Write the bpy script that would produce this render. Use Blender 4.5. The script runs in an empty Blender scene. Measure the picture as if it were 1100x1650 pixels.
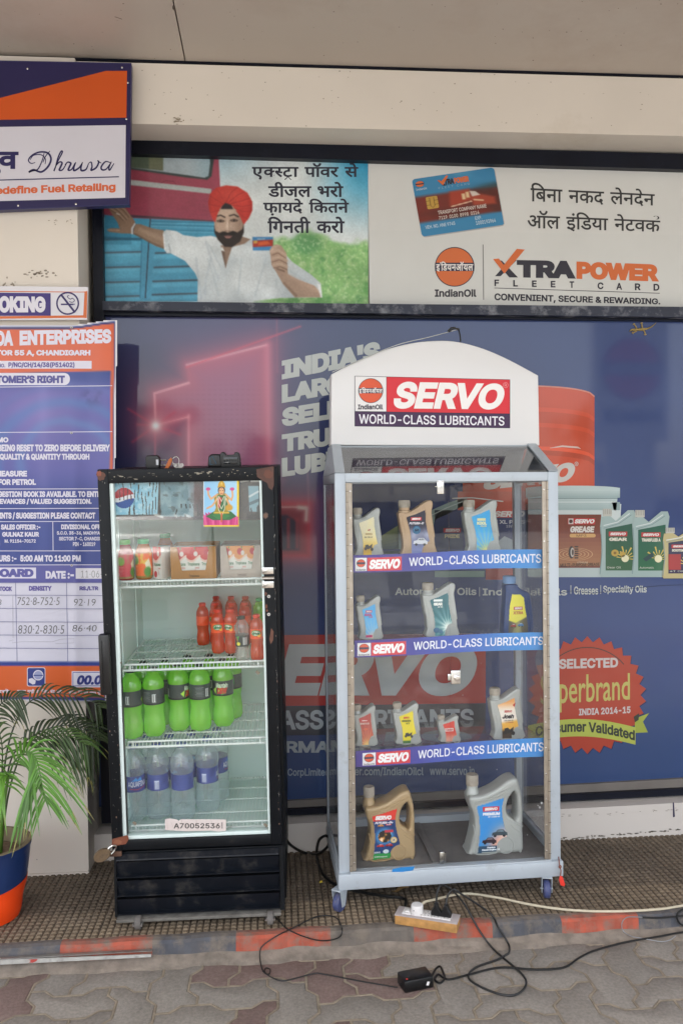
import bpy, bmesh, math, random, os
import numpy as np
from mathutils import Vector, Matrix
from mathutils.geometry import delaunay_2d_cdt
random.seed(7)
RNG = np.random.default_rng(7)
SC = bpy.context.scene
COL = SC.collection
rad = math.radians

# ------------------------------------------------------------------ camera, world, sun, exposure
FPX, HC = 1340.0, 1.45                      # focal length in photo pixels, eye height above the raised pavement
def _rot(pitch, roll, yaw):
    cp, sp = math.cos(pitch), math.sin(pitch); cr, sr = math.cos(roll), math.sin(roll); c, s = math.cos(yaw), math.sin(yaw)
    Ry = np.array([[c, 0, s], [0, 1, 0], [-s, 0, c]]); Rx = np.array([[1, 0, 0], [0, cp, -sp], [0, sp, cp]])
    Rz = np.array([[cr, -sr, 0], [sr, cr, 0], [0, 0, 1]])
    return Rz @ Rx @ Ry
CR = _rot(rad(.88), rad(-.63), rad(-4.69))
cam = bpy.data.cameras.new('camera'); camo = bpy.data.objects.new('camera', cam); COL.objects.link(camo)
cam.sensor_fit = 'VERTICAL'; cam.sensor_height = 36; cam.lens = 36 * FPX / 1650; cam.clip_start = .05; cam.clip_end = 2000
_r, _d, _f = [np.array([CR[i][0], CR[i][2], -CR[i][1]]) for i in range(3)]
camo.matrix_world = Matrix(((_r[0], -_d[0], -_f[0], 0), (_r[1], -_d[1], -_f[1], 0), (_r[2], -_d[2], -_f[2], HC), (0, 0, 0, 1)))
SC.camera = camo
SUN_EL, SUN_AZ = 58.0, 200.0                # overcast: a broad soft sun behind the photographer's left shoulder
world = bpy.data.worlds.new('World'); SC.world = world; world.use_nodes = True
_nt = world.node_tree; _bg = _nt.nodes['Background']
_sky = _nt.nodes.new('ShaderNodeTexSky'); _sky.sky_type = 'NISHITA'; _sky.sun_disc = False
_sky.sun_elevation = rad(SUN_EL); _sky.sun_rotation = rad(SUN_AZ); _sky.dust_density = 2.5; _sky.air_density = 1.0; _sky.ozone_density = .6
_hsv = _nt.nodes.new('ShaderNodeHueSaturation'); _hsv.inputs['Saturation'].default_value = .45      # grey, hazy sky
_nt.links.new(_sky.outputs[0], _hsv.inputs['Color']); _nt.links.new(_hsv.outputs[0], _bg.inputs[0])
_bg.inputs[1].default_value = .15
sun = bpy.data.lights.new('sun', 'SUN'); suno = bpy.data.objects.new('sun', sun); COL.objects.link(suno)
sun.energy = 2.6; sun.angle = rad(20); sun.color = (1, .975, .94)
suno.rotation_euler = (rad(90 - SUN_EL), 0, rad(180 - SUN_AZ))
SC.view_settings.view_transform = 'Standard'; SC.view_settings.look = 'None'; SC.view_settings.gamma = 1
SC.view_settings.exposure = 1.8
SC.cycles.transparent_max_bounces = 48; SC.cycles.max_bounces = 16; SC.cycles.diffuse_bounces = 10

# ------------------------------------------------------------------ photo pixel -> point on a real plane
def ray(px, py):
    d = CR.T @ np.array([px - 550.0, py - 825.0, FPX]); return np.array([d[0], d[2], -d[1]])
EYE = np.array([0, 0, HC])
def P(px, py, y):
    d = ray(px, py); return EYE + d * (y / d[1])
def G(px, py, z=0.0):
    d = ray(px, py); return EYE + d * ((z - HC) / d[2])
class Frame:
    """a thing's own axes: x right, y away from the viewer, z up"""
    def __init__(s, o, yaw=0, lean=0, roll=0):
        s.o = np.array(o, float)
        c, n = math.cos(yaw), math.sin(yaw); Rz = np.array([[c, -n, 0], [n, c, 0], [0, 0, 1]])
        c, n = math.cos(lean), math.sin(lean); Rx = np.array([[1, 0, 0], [0, c, -n], [0, n, c]])
        c, n = math.cos(roll), math.sin(roll); Ry = np.array([[c, 0, n], [0, 1, 0], [-n, 0, c]])
        s.M = Rz @ Rx @ Ry
    def px(s, px, py, y):                   # local point where the photo pixel's ray meets local plane y
        d = s.M.T @ ray(px, py); e = s.M.T @ (EYE - s.o)
        return e + d * ((y - e[1]) / d[1])
    def gz(s, px, py, z):
        d = s.M.T @ ray(px, py); e = s.M.T @ (EYE - s.o)
        return e + d * ((z - e[2]) / d[2])
    def w(s, p): return s.o + s.M @ np.array(p, float)
    def mat(s):
        m = Matrix(s.M.tolist()).to_4x4(); m.translation = Vector(s.o); return m
ID = Frame((0, 0, 0))

# ------------------------------------------------------------------ colour and materials
def lin(c, k=1.0):
    if isinstance(c, str): c = [int(c[i:i + 2], 16) for i in (0, 2, 4)]
    c = np.asarray(c, float) / 255.0
    return np.where(c <= .04045, c / 12.92, ((c + .055) / 1.055) ** 2.4) * k
def _new(name):
    m = bpy.data.materials.new(name); m.use_nodes = True; nt = m.node_tree
    return m, nt, nt.nodes['Principled BSDF']
def _n(nt, t, **kw):
    n = nt.nodes.new(t)
    for k, v in kw.items(): setattr(n, k, v)
    return n
def _noise(nt, scale, detail=4, rough=.55, coord='Object'):
    tc = _n(nt, 'ShaderNodeTexCoord'); no = _n(nt, 'ShaderNodeTexNoise')
    no.inputs['Scale'].default_value = scale; no.inputs['Detail'].default_value = detail; no.inputs['Roughness'].default_value = rough
    nt.links.new(tc.outputs[coord], no.inputs['Vector']); return no
def _ramp(nt, src, a, b, ca=(0, 0, 0, 1), cb=(1, 1, 1, 1)):
    r = _n(nt, 'ShaderNodeValToRGB'); e = r.color_ramp.elements
    e[0].position = a; e[1].position = b; e[0].color = ca; e[1].color = cb
    nt.links.new(src, r.inputs[0]); return r
def _mix(nt, fac, a, b, mode='MIX'):
    m = _n(nt, 'ShaderNodeMix', data_type='RGBA', blend_type=mode)
    for sock, v in ((m.inputs[0], fac), (m.inputs[6], a), (m.inputs[7], b)):
        if hasattr(v, 'links'): nt.links.new(v, sock)
        else: sock.default_value = v if not isinstance(v, (tuple, list, np.ndarray)) else (*[float(q) for q in v][:3], 1)
    return m.outputs[2]
def mat(name, c, rough=.5, metal=0, k=1.0, var=.12, vscale=6, bump=0, bscale=80, coat=0, dirt=None, dscale=3, damt=(.5, .75), spec=.5, attr=False):
    """a plain surface with uneven tone, optional stain colour and fine bump"""
    m, nt, b = _new(name)
    b.inputs['Roughness'].default_value = rough; b.inputs['Metallic'].default_value = metal
    b.inputs['Coat Weight'].default_value = coat; b.inputs['Coat Roughness'].default_value = .05
    b.inputs['Specular IOR Level'].default_value = spec
    if attr:
        a = _n(nt, 'ShaderNodeAttribute', attribute_name='Col'); base = a.outputs[0]
    else:
        L = lin(c, k); base = None
    no = _noise(nt, vscale)
    if base is None:
        lo = tuple(L * (1 - var)) + (1,); hi = tuple(np.minimum(L * (1 + var), .95)) + (1,)
        col = _ramp(nt, no.outputs[0], .3, .7, lo, hi).outputs[0]
    else:
        g = _ramp(nt, no.outputs[0], .3, .7, (1 - var,) * 3 + (1,), (1,) * 3 + (1,)).outputs[0]
        col = _mix(nt, 1.0, base, g, 'MULTIPLY')
    if dirt is not None:
        d = _noise(nt, dscale, 8, .68); f = _ramp(nt, d.outputs[0], damt[0], damt[1]).outputs[0]
        col = _mix(nt, f, col, tuple(lin(dirt)))
        rr = _ramp(nt, f, 0, 1, (rough,) * 3 + (1,), (min(rough + .25, .95),) * 3 + (1,)); nt.links.new(rr.outputs[0], b.inputs['Roughness'])
    nt.links.new(col, b.inputs['Base Color'])
    if bump:
        bn = _noise(nt, bscale, 3); bp = _n(nt, 'ShaderNodeBump'); bp.inputs['Strength'].default_value = bump; bp.inputs['Distance'].default_value = .002
        nt.links.new(bn.outputs[0], bp.inputs['Height']); nt.links.new(bp.outputs[0], b.inputs['Normal'])
    return m
def schlick(nt, f0):
    """reflectance of a thin film, the same from both sides"""
    lw = _n(nt, 'ShaderNodeLayerWeight'); lw.inputs[0].default_value = .5
    p5 = _n(nt, 'ShaderNodeMath', operation='POWER'); p5.inputs[1].default_value = 5; nt.links.new(lw.outputs['Facing'], p5.inputs[0])
    ma = _n(nt, 'ShaderNodeMath', operation='MULTIPLY_ADD'); ma.inputs[1].default_value = 1 - f0; ma.inputs[2].default_value = f0; nt.links.new(p5.outputs[0], ma.inputs[0])
    return ma, lw
def glass_mat(name, tint=(.93, .95, .94), dust=.05, dustc='b8b8b0', f0=.04):
    """thin pane: see-through, Fresnel reflection, a little uneven dust"""
    m, nt, b = _new(name); nt.nodes.remove(b); out = nt.nodes['Material Output']
    t = _n(nt, 'ShaderNodeBsdfTransparent'); t.inputs[0].default_value = (*tint, 1)
    g = _n(nt, 'ShaderNodeBsdfGlossy'); g.inputs['Roughness'].default_value = .012
    f2 = schlick(nt, f0)[0]
    mx = _n(nt, 'ShaderNodeMixShader'); nt.links.new(f2.outputs[0], mx.inputs[0]); nt.links.new(t.outputs[0], mx.inputs[1]); nt.links.new(g.outputs[0], mx.inputs[2])
    d = _n(nt, 'ShaderNodeBsdfDiffuse'); d.inputs[0].default_value = (*lin(dustc), 1)
    no = _noise(nt, 4, 8, .7); r = _ramp(nt, no.outputs[0], .35, .8, (dust * .35,) * 3 + (1,), (dust * 2.2,) * 3 + (1,))
    m2 = _n(nt, 'ShaderNodeMixShader'); nt.links.new(r.outputs[0], m2.inputs[0]); nt.links.new(mx.outputs[0], m2.inputs[1]); nt.links.new(d.outputs[0], m2.inputs[2])
    nt.links.new(m2.outputs[0], out.inputs[0]); return m
def liquid_mat(name, c, clear=.35, body=.5, rough=.05, deep=1.0, wob=0, ior=1.45):
    """bottle with coloured drink: part see-through, part diffuse-translucent, glossy skin"""
    m, nt, b = _new(name); nt.nodes.remove(b); out = nt.nodes['Material Output']; L = lin(c)
    t = _n(nt, 'ShaderNodeBsdfTransparent'); t.inputs[0].default_value = (*np.minimum(L ** .6 * deep, 1), 1)
    d = _n(nt, 'ShaderNodeBsdfDiffuse'); d.inputs[0].default_value = (*L, 1)
    tr = _n(nt, 'ShaderNodeBsdfTranslucent'); tr.inputs[0].default_value = (*L, 1)
    a = _n(nt, 'ShaderNodeMixShader'); a.inputs[0].default_value = .45; nt.links.new(d.outputs[0], a.inputs[1]); nt.links.new(tr.outputs[0], a.inputs[2])
    lw = _n(nt, 'ShaderNodeLayerWeight'); lw.inputs[0].default_value = .35
    rr = _ramp(nt, lw.outputs['Facing'], 0, 1, (1 - clear,) * 3 + (1,), (min(1, 1.25 - clear),) * 3 + (1,))
    x = _n(nt, 'ShaderNodeMixShader'); nt.links.new(rr.outputs[0], x.inputs[0]); nt.links.new(t.outputs[0], x.inputs[1]); nt.links.new(a.outputs[0], x.inputs[2])
    g = _n(nt, 'ShaderNodeBsdfGlossy'); g.inputs['Roughness'].default_value = rough
    fr, flw = schlick(nt, ((ior - 1) / (ior + 1)) ** 2)
    y = _n(nt, 'ShaderNodeMixShader'); nt.links.new(fr.outputs[0], y.inputs[0]); nt.links.new(x.outputs[0], y.inputs[1]); nt.links.new(g.outputs[0], y.inputs[2])
    if wob:
        bn = _noise(nt, 28, 2); bp = _n(nt, 'ShaderNodeBump'); bp.inputs['Strength'].default_value = wob; bp.inputs['Distance'].default_value = .006; nt.links.new(bn.outputs[0], bp.inputs['Height'])
        for s_ in (g, flw, lw): nt.links.new(bp.outputs[0], s_.inputs['Normal'])
    nt.links.new(y.outputs[0], out.inputs[0]); return m

M = {}
def defmats():
    M['print'] = mat('printed_vinyl', None, .42, attr=True, var=.05, vscale=5, spec=.35)
    M['flex'] = mat('printed_flex', None, .3, attr=True, var=.04, vscale=3, bump=.12, bscale=9, spec=.5)
    M['banner'] = mat('window_print', None, .5, attr=True, var=.06, vscale=2.5, coat=.7, spec=.25)
    M['label'] = mat('printed_label', None, .3, attr=True, var=.03, spec=.5)
    M['worn'] = mat('worn_paint', None, .55, attr=True, var=.25, vscale=30, bump=.2, bscale=120)
    M['cream'] = mat('cream_paint', 'dad1c5', .6, var=.05, vscale=1.3, bump=.05, bscale=120, dirt='b3a48e', dscale=1.6, damt=(.62, 1.0))
    M['white_wall'] = mat('white_wall_paint', 'cbc4bc', .6, var=.04, vscale=1.5, bump=.12, bscale=90, dirt='a59a8c', dscale=5, damt=(.62, .95))
    M['soffit'] = mat('soffit_panel', 'b9aea3', .45, var=.06, vscale=.8, dirt='9a8474', dscale=.8, damt=(.5, .9))
    M['frame'] = mat('navy_window_frame', '0c101d', .4, var=.2, dirt='262b3a', dscale=7, damt=(.6, .9), spec=.25)
    M['ledge'] = mat('dusty_ledge', '232838', .5, var=.25, vscale=8, dirt='9a9ca2', dscale=9, damt=(.5, .72))
    M['strip'] = mat('grey_sealant', '6c6660', .7, var=.15)
    M['black'] = mat('black_paint', '0f1216', .45, var=.25, vscale=12, dirt='302d2a', dscale=14, damt=(.6, .8), bump=.15, bscale=60, spec=.22)
    M['louvre'] = mat('dusty_black_louvre', '12161d', .42, var=.2, vscale=10, dirt='55514b', dscale=11, damt=(.52, .9), spec=.2)
    M['liner'] = mat('mint_liner', 'd9e8e4', .4, var=.03, vscale=3)
    M['wire'] = mat('white_wire', 'dfe6e2', .35, var=.05, dirt='8f8a80', dscale=25, damt=(.62, .8))
    M['plastic_black'] = mat('black_plastic', '0e0e10', .38, var=.1, bump=.08, bscale=300)
    M['chrome'] = mat('chrome', 'c9c7c2', .25, 1, var=.1, vscale=30)
    M['alu'] = mat('dull_aluminium', 'a9a8a4', .38, .8, var=.15, vscale=20, dirt='76726a', dscale=18, damt=(.55, .8))
    M['steel'] = mat('silver_grey_paint', 'b4bdc4', .42, .15, var=.06, vscale=6, dirt='8b8a88', dscale=11, damt=(.58, .85), bump=.06, bscale=60)
    M['hinge'] = mat('tan_steel_hinge', 'a59a8b', .45, .5, var=.15, vscale=30)
    M['board'] = mat('white_acrylic', 'dad9d8', .35, var=.015, vscale=3, coat=.2)
    M['wheel'] = mat('blue_rubber', '454d78', .55, var=.2, dirt='77706c', dscale=30, damt=(.5, .75))
    M['gold'] = mat('gold_plastic', 'b59b74', .33, .1, var=.06, bump=.05, bscale=150)
    M['bronze'] = mat('bronze_plastic', 'bfa282', .33, .1, var=.06, bump=.05, bscale=150)
    M['silver'] = mat('silver_plastic', 'b2b5b0', .33, .15, var=.06, bump=.05, bscale=150)
    M['bluecan'] = mat('blue_plastic', '14386f', .3, var=.06)
    M['cap'] = mat('dusty_beige_cap', 'a79e90', .5, .1, var=.15, vscale=60)
    M['bluecap'] = mat('pale_blue_cap', '6f93bd', .4, var=.1)
    M['water'] = liquid_mat('water_bottle', 'f2fafd', clear=.84, deep=1.0, wob=.8, ior=1.85)
    M['clear'] = liquid_mat('clear_soda_bottle', 'f4f6f2', clear=.84, wob=.4, ior=1.7)
    M['dew'] = liquid_mat('green_soda', 'a8f858', clear=.36, wob=.25, ior=1.75)
    M['orange_soda'] = liquid_mat('orange_red_soda', 'ff7a4c', clear=.52, wob=.25, ior=1.75)
    M['juice_red'] = liquid_mat('red_juice', 'c23030', clear=.1)
    M['juice_orange'] = liquid_mat('orange_juice', 'd8832c', clear=.1)
    M['cap_green'] = mat('green_cap', '58b13c', .4); M['cap_mint'] = mat('mint_green_cap', '3fae6a', .4)
    M['cap_dark'] = mat('dark_cap', '22302a', .4); M['cap_red'] = mat('red_orange_cap', 'd63f22', .4); M['cap_blue'] = mat('blue_cap', '2a4fa0', .4)
    M['cardboard'] = mat('brown_cardboard', 'a97b48', .75, var=.1, vscale=15)
    M['greybox'] = mat('shrink_wrapped_tray', 'a89a8e', .3, var=.15, vscale=15, coat=.5)
    M['glass'] = glass_mat('cabinet_glass', (.975, .98, .98), .0015, 'b4b2aa', f0=.026)
    M['slope'] = glass_mat('sloping_glass', (.72, .72, .72), .004, f0=.2)
    M['glass_side'] = glass_mat('dusty_side_glass', (.8, .8, .81), .09, '8f8d8a')
    M['fglass'] = glass_mat('cooler_glass', (.985, .995, .99), .003, 'b9c8c4')
    M['tile'] = mat('chequered_cement_tile', None, .8, attr=True, var=.4, vscale=4, bump=.4, bscale=160, dirt='7d7163', dscale=3, damt=(.5, .9))
    M['joint'] = mat('sandy_joint', '938776', .9, var=.25, vscale=40, bump=.5, bscale=200)
    M['paver'] = mat('cement_paver', None, .85, attr=True, var=.3, vscale=110, bump=1.0, bscale=380, dirt='9c9286', dscale=30, damt=(.55, 1.0))
    M['kerb'] = mat('painted_kerb', None, .8, attr=True, var=.3, vscale=20, bump=.6, bscale=110, dirt='7c7267', dscale=13, damt=(.47, .66))
    M['concrete'] = mat('rough_concrete', '857b70', .9, var=.3, vscale=22, bump=.9, bscale=90, dirt='5f574e', dscale=12, damt=(.55, .8))
    M['asphalt'] = mat('forecourt_concrete', '93928e', .9, var=.2, vscale=2)
    M['cable'] = mat('black_cable', '181818', .45, var=.1); M['cable_white'] = mat('white_cable', 'c9bfa6', .5, var=.08)
    M['cable_steel'] = mat('shiny_bare_wire', '9a9da0', .4, .6)
    M['wood'] = mat('light_wood', 'b8894f', .6, var=.25, vscale=35)
    M['laminate'] = mat('grey_white_laminate', 'b5aba9', .45, var=.06)
    M['switch'] = mat('white_switch_plastic', 'e2dfdc', .35, var=.03)
    M['navy_pot'] = mat('navy_pot_paint', '17305f', .42, var=.15, dirt='4f5b70', dscale=14, damt=(.62, .8), bump=.3, bscale=50)
    M['orange_pot'] = mat('orange_pot_paint', 'ff4a12', .42, var=.08, dirt='c98a5a', dscale=16, damt=(.66, .85), bump=.3, bscale=50)
    M['pot_rim'] = mat('bare_cement_rim', '75694f', .85, var=.2, vscale=20, bump=.4)
    M['soil'] = mat('dry_soil', '6e5d48', .95, var=.35, vscale=40, bump=1, bscale=60)
    M['leaf'] = mat('palm_leaf', None, .42, attr=True, var=.2, vscale=20)
    M['stem'] = mat('palm_stem', '6f7a35', .55, var=.2, vscale=20)
    M['brass'] = mat('old_brass', '75614a', .5, .5, var=.3, vscale=40, dirt='4a4038', dscale=40, damt=(.5, .7))
    M['rusty'] = mat('rusty_iron', '5e4334', .8, .1, var=.3, vscale=25, bump=.4)
    M['tan'] = mat('orange_leather', 'b5612b', .6); M['tape_black'] = mat('black_tape', '151414', .5)
    M['tape_blue'] = mat('blue_tape', '2f84c6', .35); M['red_tag'] = mat('red_tag', 'e0392c', .45)
    M['string'] = mat('brown_string', '7d4b3c', .8); M['gecko'] = mat('gecko_skin', 'a58d52', .6, var=.35, vscale=160, bump=.5, bscale=300)
    M['dryleaf'] = mat('dry_leaf', 'b08d5c', .7, var=.2, vscale=40); M['yellow'] = mat('yellow_wrapper', 'd9bf2c', .5)
    M['foliage'] = mat('tree_foliage', '4c5f2d', .6, var=.35, vscale=2); M['bark'] = mat('tree_bark', '5a4a3a', .9, var=.3)
    M['car_paint'] = mat('white_car_paint', 'dcdedd', .3, coat=1); M['car_glass'] = mat('dark_car_glass', '14181c', .08); M['tyre'] = mat('tyre_rubber', '1b1b1b', .8)
    M['shelfglass'] = glass_mat('shelf_glass', (.97, .98, .98), .006)
    M['pylon'] = mat('pylon_white', 'd9d9d9', .4)
# ------------------------------------------------------------------ things, parts, mesh builders
def _props(o, label, cat, group, kind=None):
    if label: o['label'] = label
    if cat: o['category'] = cat
    if group: o['group'] = group
    if kind: o['kind'] = kind
    return o
def thing(name, label, cat, loc=(0, 0, 0), group=None, frame=None, rotz=0):
    o = bpy.data.objects.new(name, None); COL.objects.link(o); o.empty_display_size = .05
    if frame is not None: o.matrix_world = frame.mat()
    else: o.location = loc; o.rotation_euler = (0, 0, rotz)
    return _props(o, label, cat, group)
def copy_tree(src, M4, label=None, group=None):
    r = src.copy(); COL.objects.link(r); r.matrix_world = M4
    if label: r['label'] = label
    if group: r['group'] = group
    for ch in src.children:
        c = ch.copy(); COL.objects.link(c); c.parent = r; c.matrix_parent_inverse = Matrix()
        for g in ch.children:
            d = g.copy(); COL.objects.link(d); d.parent = c; d.matrix_parent_inverse = Matrix()
    return r
class MB:
    def __init__(s): s.v = []; s.f = []; s.c = []; s.mi = []; s.sm = []; s.cur = (1, 1, 1); s.m = 0; s.smooth = False
    def add(s, vs, fs, smooth=None):
        n = len(s.v); s.v += [tuple(map(float, p)) for p in vs]
        for f in fs:
            s.f.append([n + i for i in f]); s.c.append(s.cur); s.mi.append(s.m); s.sm.append(s.smooth if smooth is None else smooth)
    def box(s, a, b, bev=0.0):
        a, b = np.minimum(a, b), np.maximum(a, b)
        if bev <= 0:
            v = [(x, y, z) for z in (a[2], b[2]) for y in (a[1], b[1]) for x in (a[0], b[0])]
            s.add(v, [(0, 2, 3, 1), (4, 5, 7, 6), (0, 1, 5, 4), (2, 6, 7, 3), (0, 4, 6, 2), (1, 3, 7, 5)]); return
        bm = bmesh.new(); bmesh.ops.create_cube(bm, size=1.0)
        for v in bm.verts: v.co = Vector([a[i] + (v.co[i] + .5) * (b[i] - a[i]) for i in range(3)])
        bmesh.ops.bevel(bm, geom=bm.edges[:], offset=min(bev, .45 * float(min(b - a))), segments=2, affect='EDGES', profile=.5)
        bm.verts.index_update(); s.add([v.co for v in bm.verts], [[v.index for v in f.verts] for f in bm.faces], smooth=True); bm.free()
    def hexa(s, p8):                        # 4 front corners TL TR BR BL, then 4 back ones
        s.add(p8, [(0, 3, 2, 1), (4, 5, 6, 7), (0, 1, 5, 4), (1, 2, 6, 5), (2, 3, 7, 6), (3, 0, 4, 7)])
    def lathe(s, prof, c=(0, 0, 0), n=24, axis=2, smooth=True, lobes=0, lobe_z=0, lobe_amp=0):
        """prof: (r, h) from bottom to top"""
        vs, fs = [], []
        for r, h in prof:
            for i in range(n):
                a = 2 * math.pi * i / n; rr = r
                if lobes and h < lobe_z: rr = r * (1 - lobe_amp * (1 - h / lobe_z) * (.5 - .5 * math.cos(lobes * a)))
                q = [rr * math.cos(a), rr * math.sin(a), h]
                if axis == 1: q = [q[0], q[2], q[1]]
                elif axis == 0: q = [q[2], q[0], q[1]]
                vs.append([q[k] + c[k] for k in range(3)])
        for j in range(len(prof) - 1):
            for i in range(n):
                k = (i + 1) % n; fs.append((j * n + i, j * n + k, (j + 1) * n + k, (j + 1) * n + i))
        fs.append(list(range(n))[::-1]); fs.append([(len(prof) - 1) * n + i for i in range(n)])
        s.add(vs, fs, smooth)
    def tube(s, pts, r, n=8, closed=False, flat=1.0):
        pts = [np.array(p, float) for p in pts]; N = len(pts); vs, fs = [], []
        rs = r if isinstance(r, (list, tuple, np.ndarray)) else [r] * N
        up = np.array([0, 0, 1.0]); prev = None
        for i, p in enumerate(pts):
            t = pts[(i + 1) % N] - pts[i - 1] if closed else pts[min(i + 1, N - 1)] - pts[max(i - 1, 0)]
            t = t / (np.linalg.norm(t) + 1e-12)
            ref = prev if prev is not None else (up if abs(t[2]) < .9 else np.array([1.0, 0, 0]))
            a = ref - t * (ref @ t); a /= np.linalg.norm(a) + 1e-12; b = np.cross(t, a); prev = a
            for k in range(n):
                th = 2 * math.pi * k / n; vs.append(p + rs[i] * (a * math.cos(th) * flat + b * math.sin(th)))
        for i in range(N if closed else N - 1):
            j = (i + 1) % N
            for k in range(n):
                l = (k + 1) % n; fs.append((i * n + k, i * n + l, j * n + l, j * n + k))
        if not closed: fs.append(list(range(n))[::-1]); fs.append([(N - 1) * n + k for k in range(n)])
        s.add(vs, fs, True)
    def puff(s, loops, d0, d1, bev, mapf, seg=3, bevback=True):
        """rounded slab from 2D outlines (first outer, then holes); mapf(x, y, depth) -> point"""
        loops = [orient(l, i == 0) for i, l in enumerate(loops)]
        steps = []
        for k in range(seg + 1):
            a = math.pi / 2 * k / seg; steps.append((-bev * (1 - math.sin(a)), d0 + bev * (1 - math.cos(a))))
        if bevback:
            for k in range(seg + 1):
                a = math.pi / 2 * (1 - k / seg); steps.append((-bev * (1 - math.sin(a)), d1 - bev * (1 - math.cos(a))))
        else: steps.append((0, d1))
        for l in loops:
            n = len(l); vs = []; fs = []
            for o, d in steps: vs += [mapf(x, y, d) for x, y in offset_loop(l, o, True)]
            for j in range(len(steps) - 1):
                for i in range(n):
                    k = (i + 1) % n; fs.append((j * n + i, j * n + k, (j + 1) * n + k, (j + 1) * n + i))
            s.add(vs, fs, True)
        for o, d, flip in ((steps[0][0], steps[0][1], False), (steps[-1][0], steps[-1][1], True)):
            V, T = fill([offset_loop(l, o, True) for l in loops])
            s.add([mapf(x, y, d) for x, y in V], [t[::-1] if flip else t for t in T], True)
    def build(s, name, mats, parent=None, sharp=35, weld=1e-5):
        me = bpy.data.meshes.new(name); me.from_pydata(s.v, [], s.f)
        me.polygons.foreach_set('use_smooth', np.array(s.sm, bool)); me.polygons.foreach_set('material_index', np.array(s.mi, np.int32))
        for m in (mats if isinstance(mats, (list, tuple)) else [mats]): me.materials.append(m)
        a = me.color_attributes.new('Col', 'FLOAT_COLOR', 'CORNER')
        tot = np.array([len(f) for f in s.f]); cc = np.repeat(np.array(s.c, np.float32).reshape(-1, 3), tot, axis=0)
        a.data.foreach_set('color', np.concatenate([cc, np.ones((len(cc), 1), np.float32)], 1).ravel())
        if any(s.sm):
            bm = bmesh.new(); bm.from_mesh(me)
            if weld: bmesh.ops.remove_doubles(bm, verts=bm.verts, dist=weld)
            bmesh.ops.recalc_face_normals(bm, faces=bm.faces)
            bm.to_mesh(me); bm.free(); me.set_sharp_from_angle(angle=rad(sharp))
        o = bpy.data.objects.new(name, me); COL.objects.link(o)
        if parent is not None: o.parent = parent
        return o
def spline(pts, n=8, closed=False):
    """Catmull-Rom through pts"""
    p = [np.array(q, float) for q in pts]; out = []; N = len(p)
    for i in range(N if closed else N - 1):
        a, b, c, d = (p[(i - 1) % N], p[i], p[(i + 1) % N], p[(i + 2) % N]) if closed else (p[max(i - 1, 0)], p[i], p[i + 1], p[min(i + 2, N - 1)])
        for k in range(n):
            t = k / n; out.append(.5 * ((2 * b) + (c - a) * t + (2 * a - 5 * b + 4 * c - d) * t * t + (3 * b - a - 3 * c + d) * t ** 3))
    if not closed: out.append(p[-1])
    return out
def area(l):
    a = np.asarray(l, float); b = np.roll(a, -1, 0); return .5 * float(np.sum(a[:, 0] * b[:, 1] - b[:, 0] * a[:, 1]))
def orient(l, ccw): return list(l) if (area(l) > 0) == ccw else list(l)[::-1]
def offset_loop(l, d, ccw=True):
    """push outwards by d (loop of a filled region on its left when ccw)"""
    a = np.asarray(l, float)
    if d == 0: return [tuple(q) for q in a]
    e = np.roll(a, -1, 0) - a; n = np.stack([e[:, 1], -e[:, 0]], 1); n /= np.linalg.norm(n, axis=1, keepdims=True) + 1e-12
    if not ccw: n = -n
    m = n + np.roll(n, 1, 0); q = (m * m).sum(1); m = m * (2 / np.maximum(q, .8))[:, None]
    return [tuple(r) for r in a + m * d]
def fill(loops):
    """triangles inside closed loops by the non-zero winding rule"""
    vs, es = [], []
    for l in loops:
        n = len(vs); vs += [Vector((float(x), float(y))) for x, y in l]; es += [(n + i, n + (i + 1) % len(l)) for i in range(len(l))]
    r = delaunay_2d_cdt(vs, es, [], 0, 1e-7)
    V = np.array([tuple(v) for v in r[0]]); T = r[2]
    if not len(T): return [], []
    A = np.array([tuple(v) for v in vs]); a = A[[e[0] for e in es]]; b = A[[e[1] for e in es]]
    c = np.array([V[list(t)].mean(0) for t in T]); out = []
    up = (a[:, 1][None] <= c[:, 1:2]) & (b[:, 1][None] > c[:, 1:2]); dn = (a[:, 1][None] > c[:, 1:2]) & (b[:, 1][None] <= c[:, 1:2])
    cr = (b[:, 0] - a[:, 0])[None] * (c[:, 1:2] - a[:, 1][None]) - (c[:, 0:1] - a[:, 0][None]) * (b[:, 1] - a[:, 1])[None]
    wn = (up & (cr > 0)).sum(1) - (dn & (cr < 0)).sum(1)
    return [tuple(v) for v in V], [tuple(t) for t, w in zip(T, wn) if w != 0]
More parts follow.
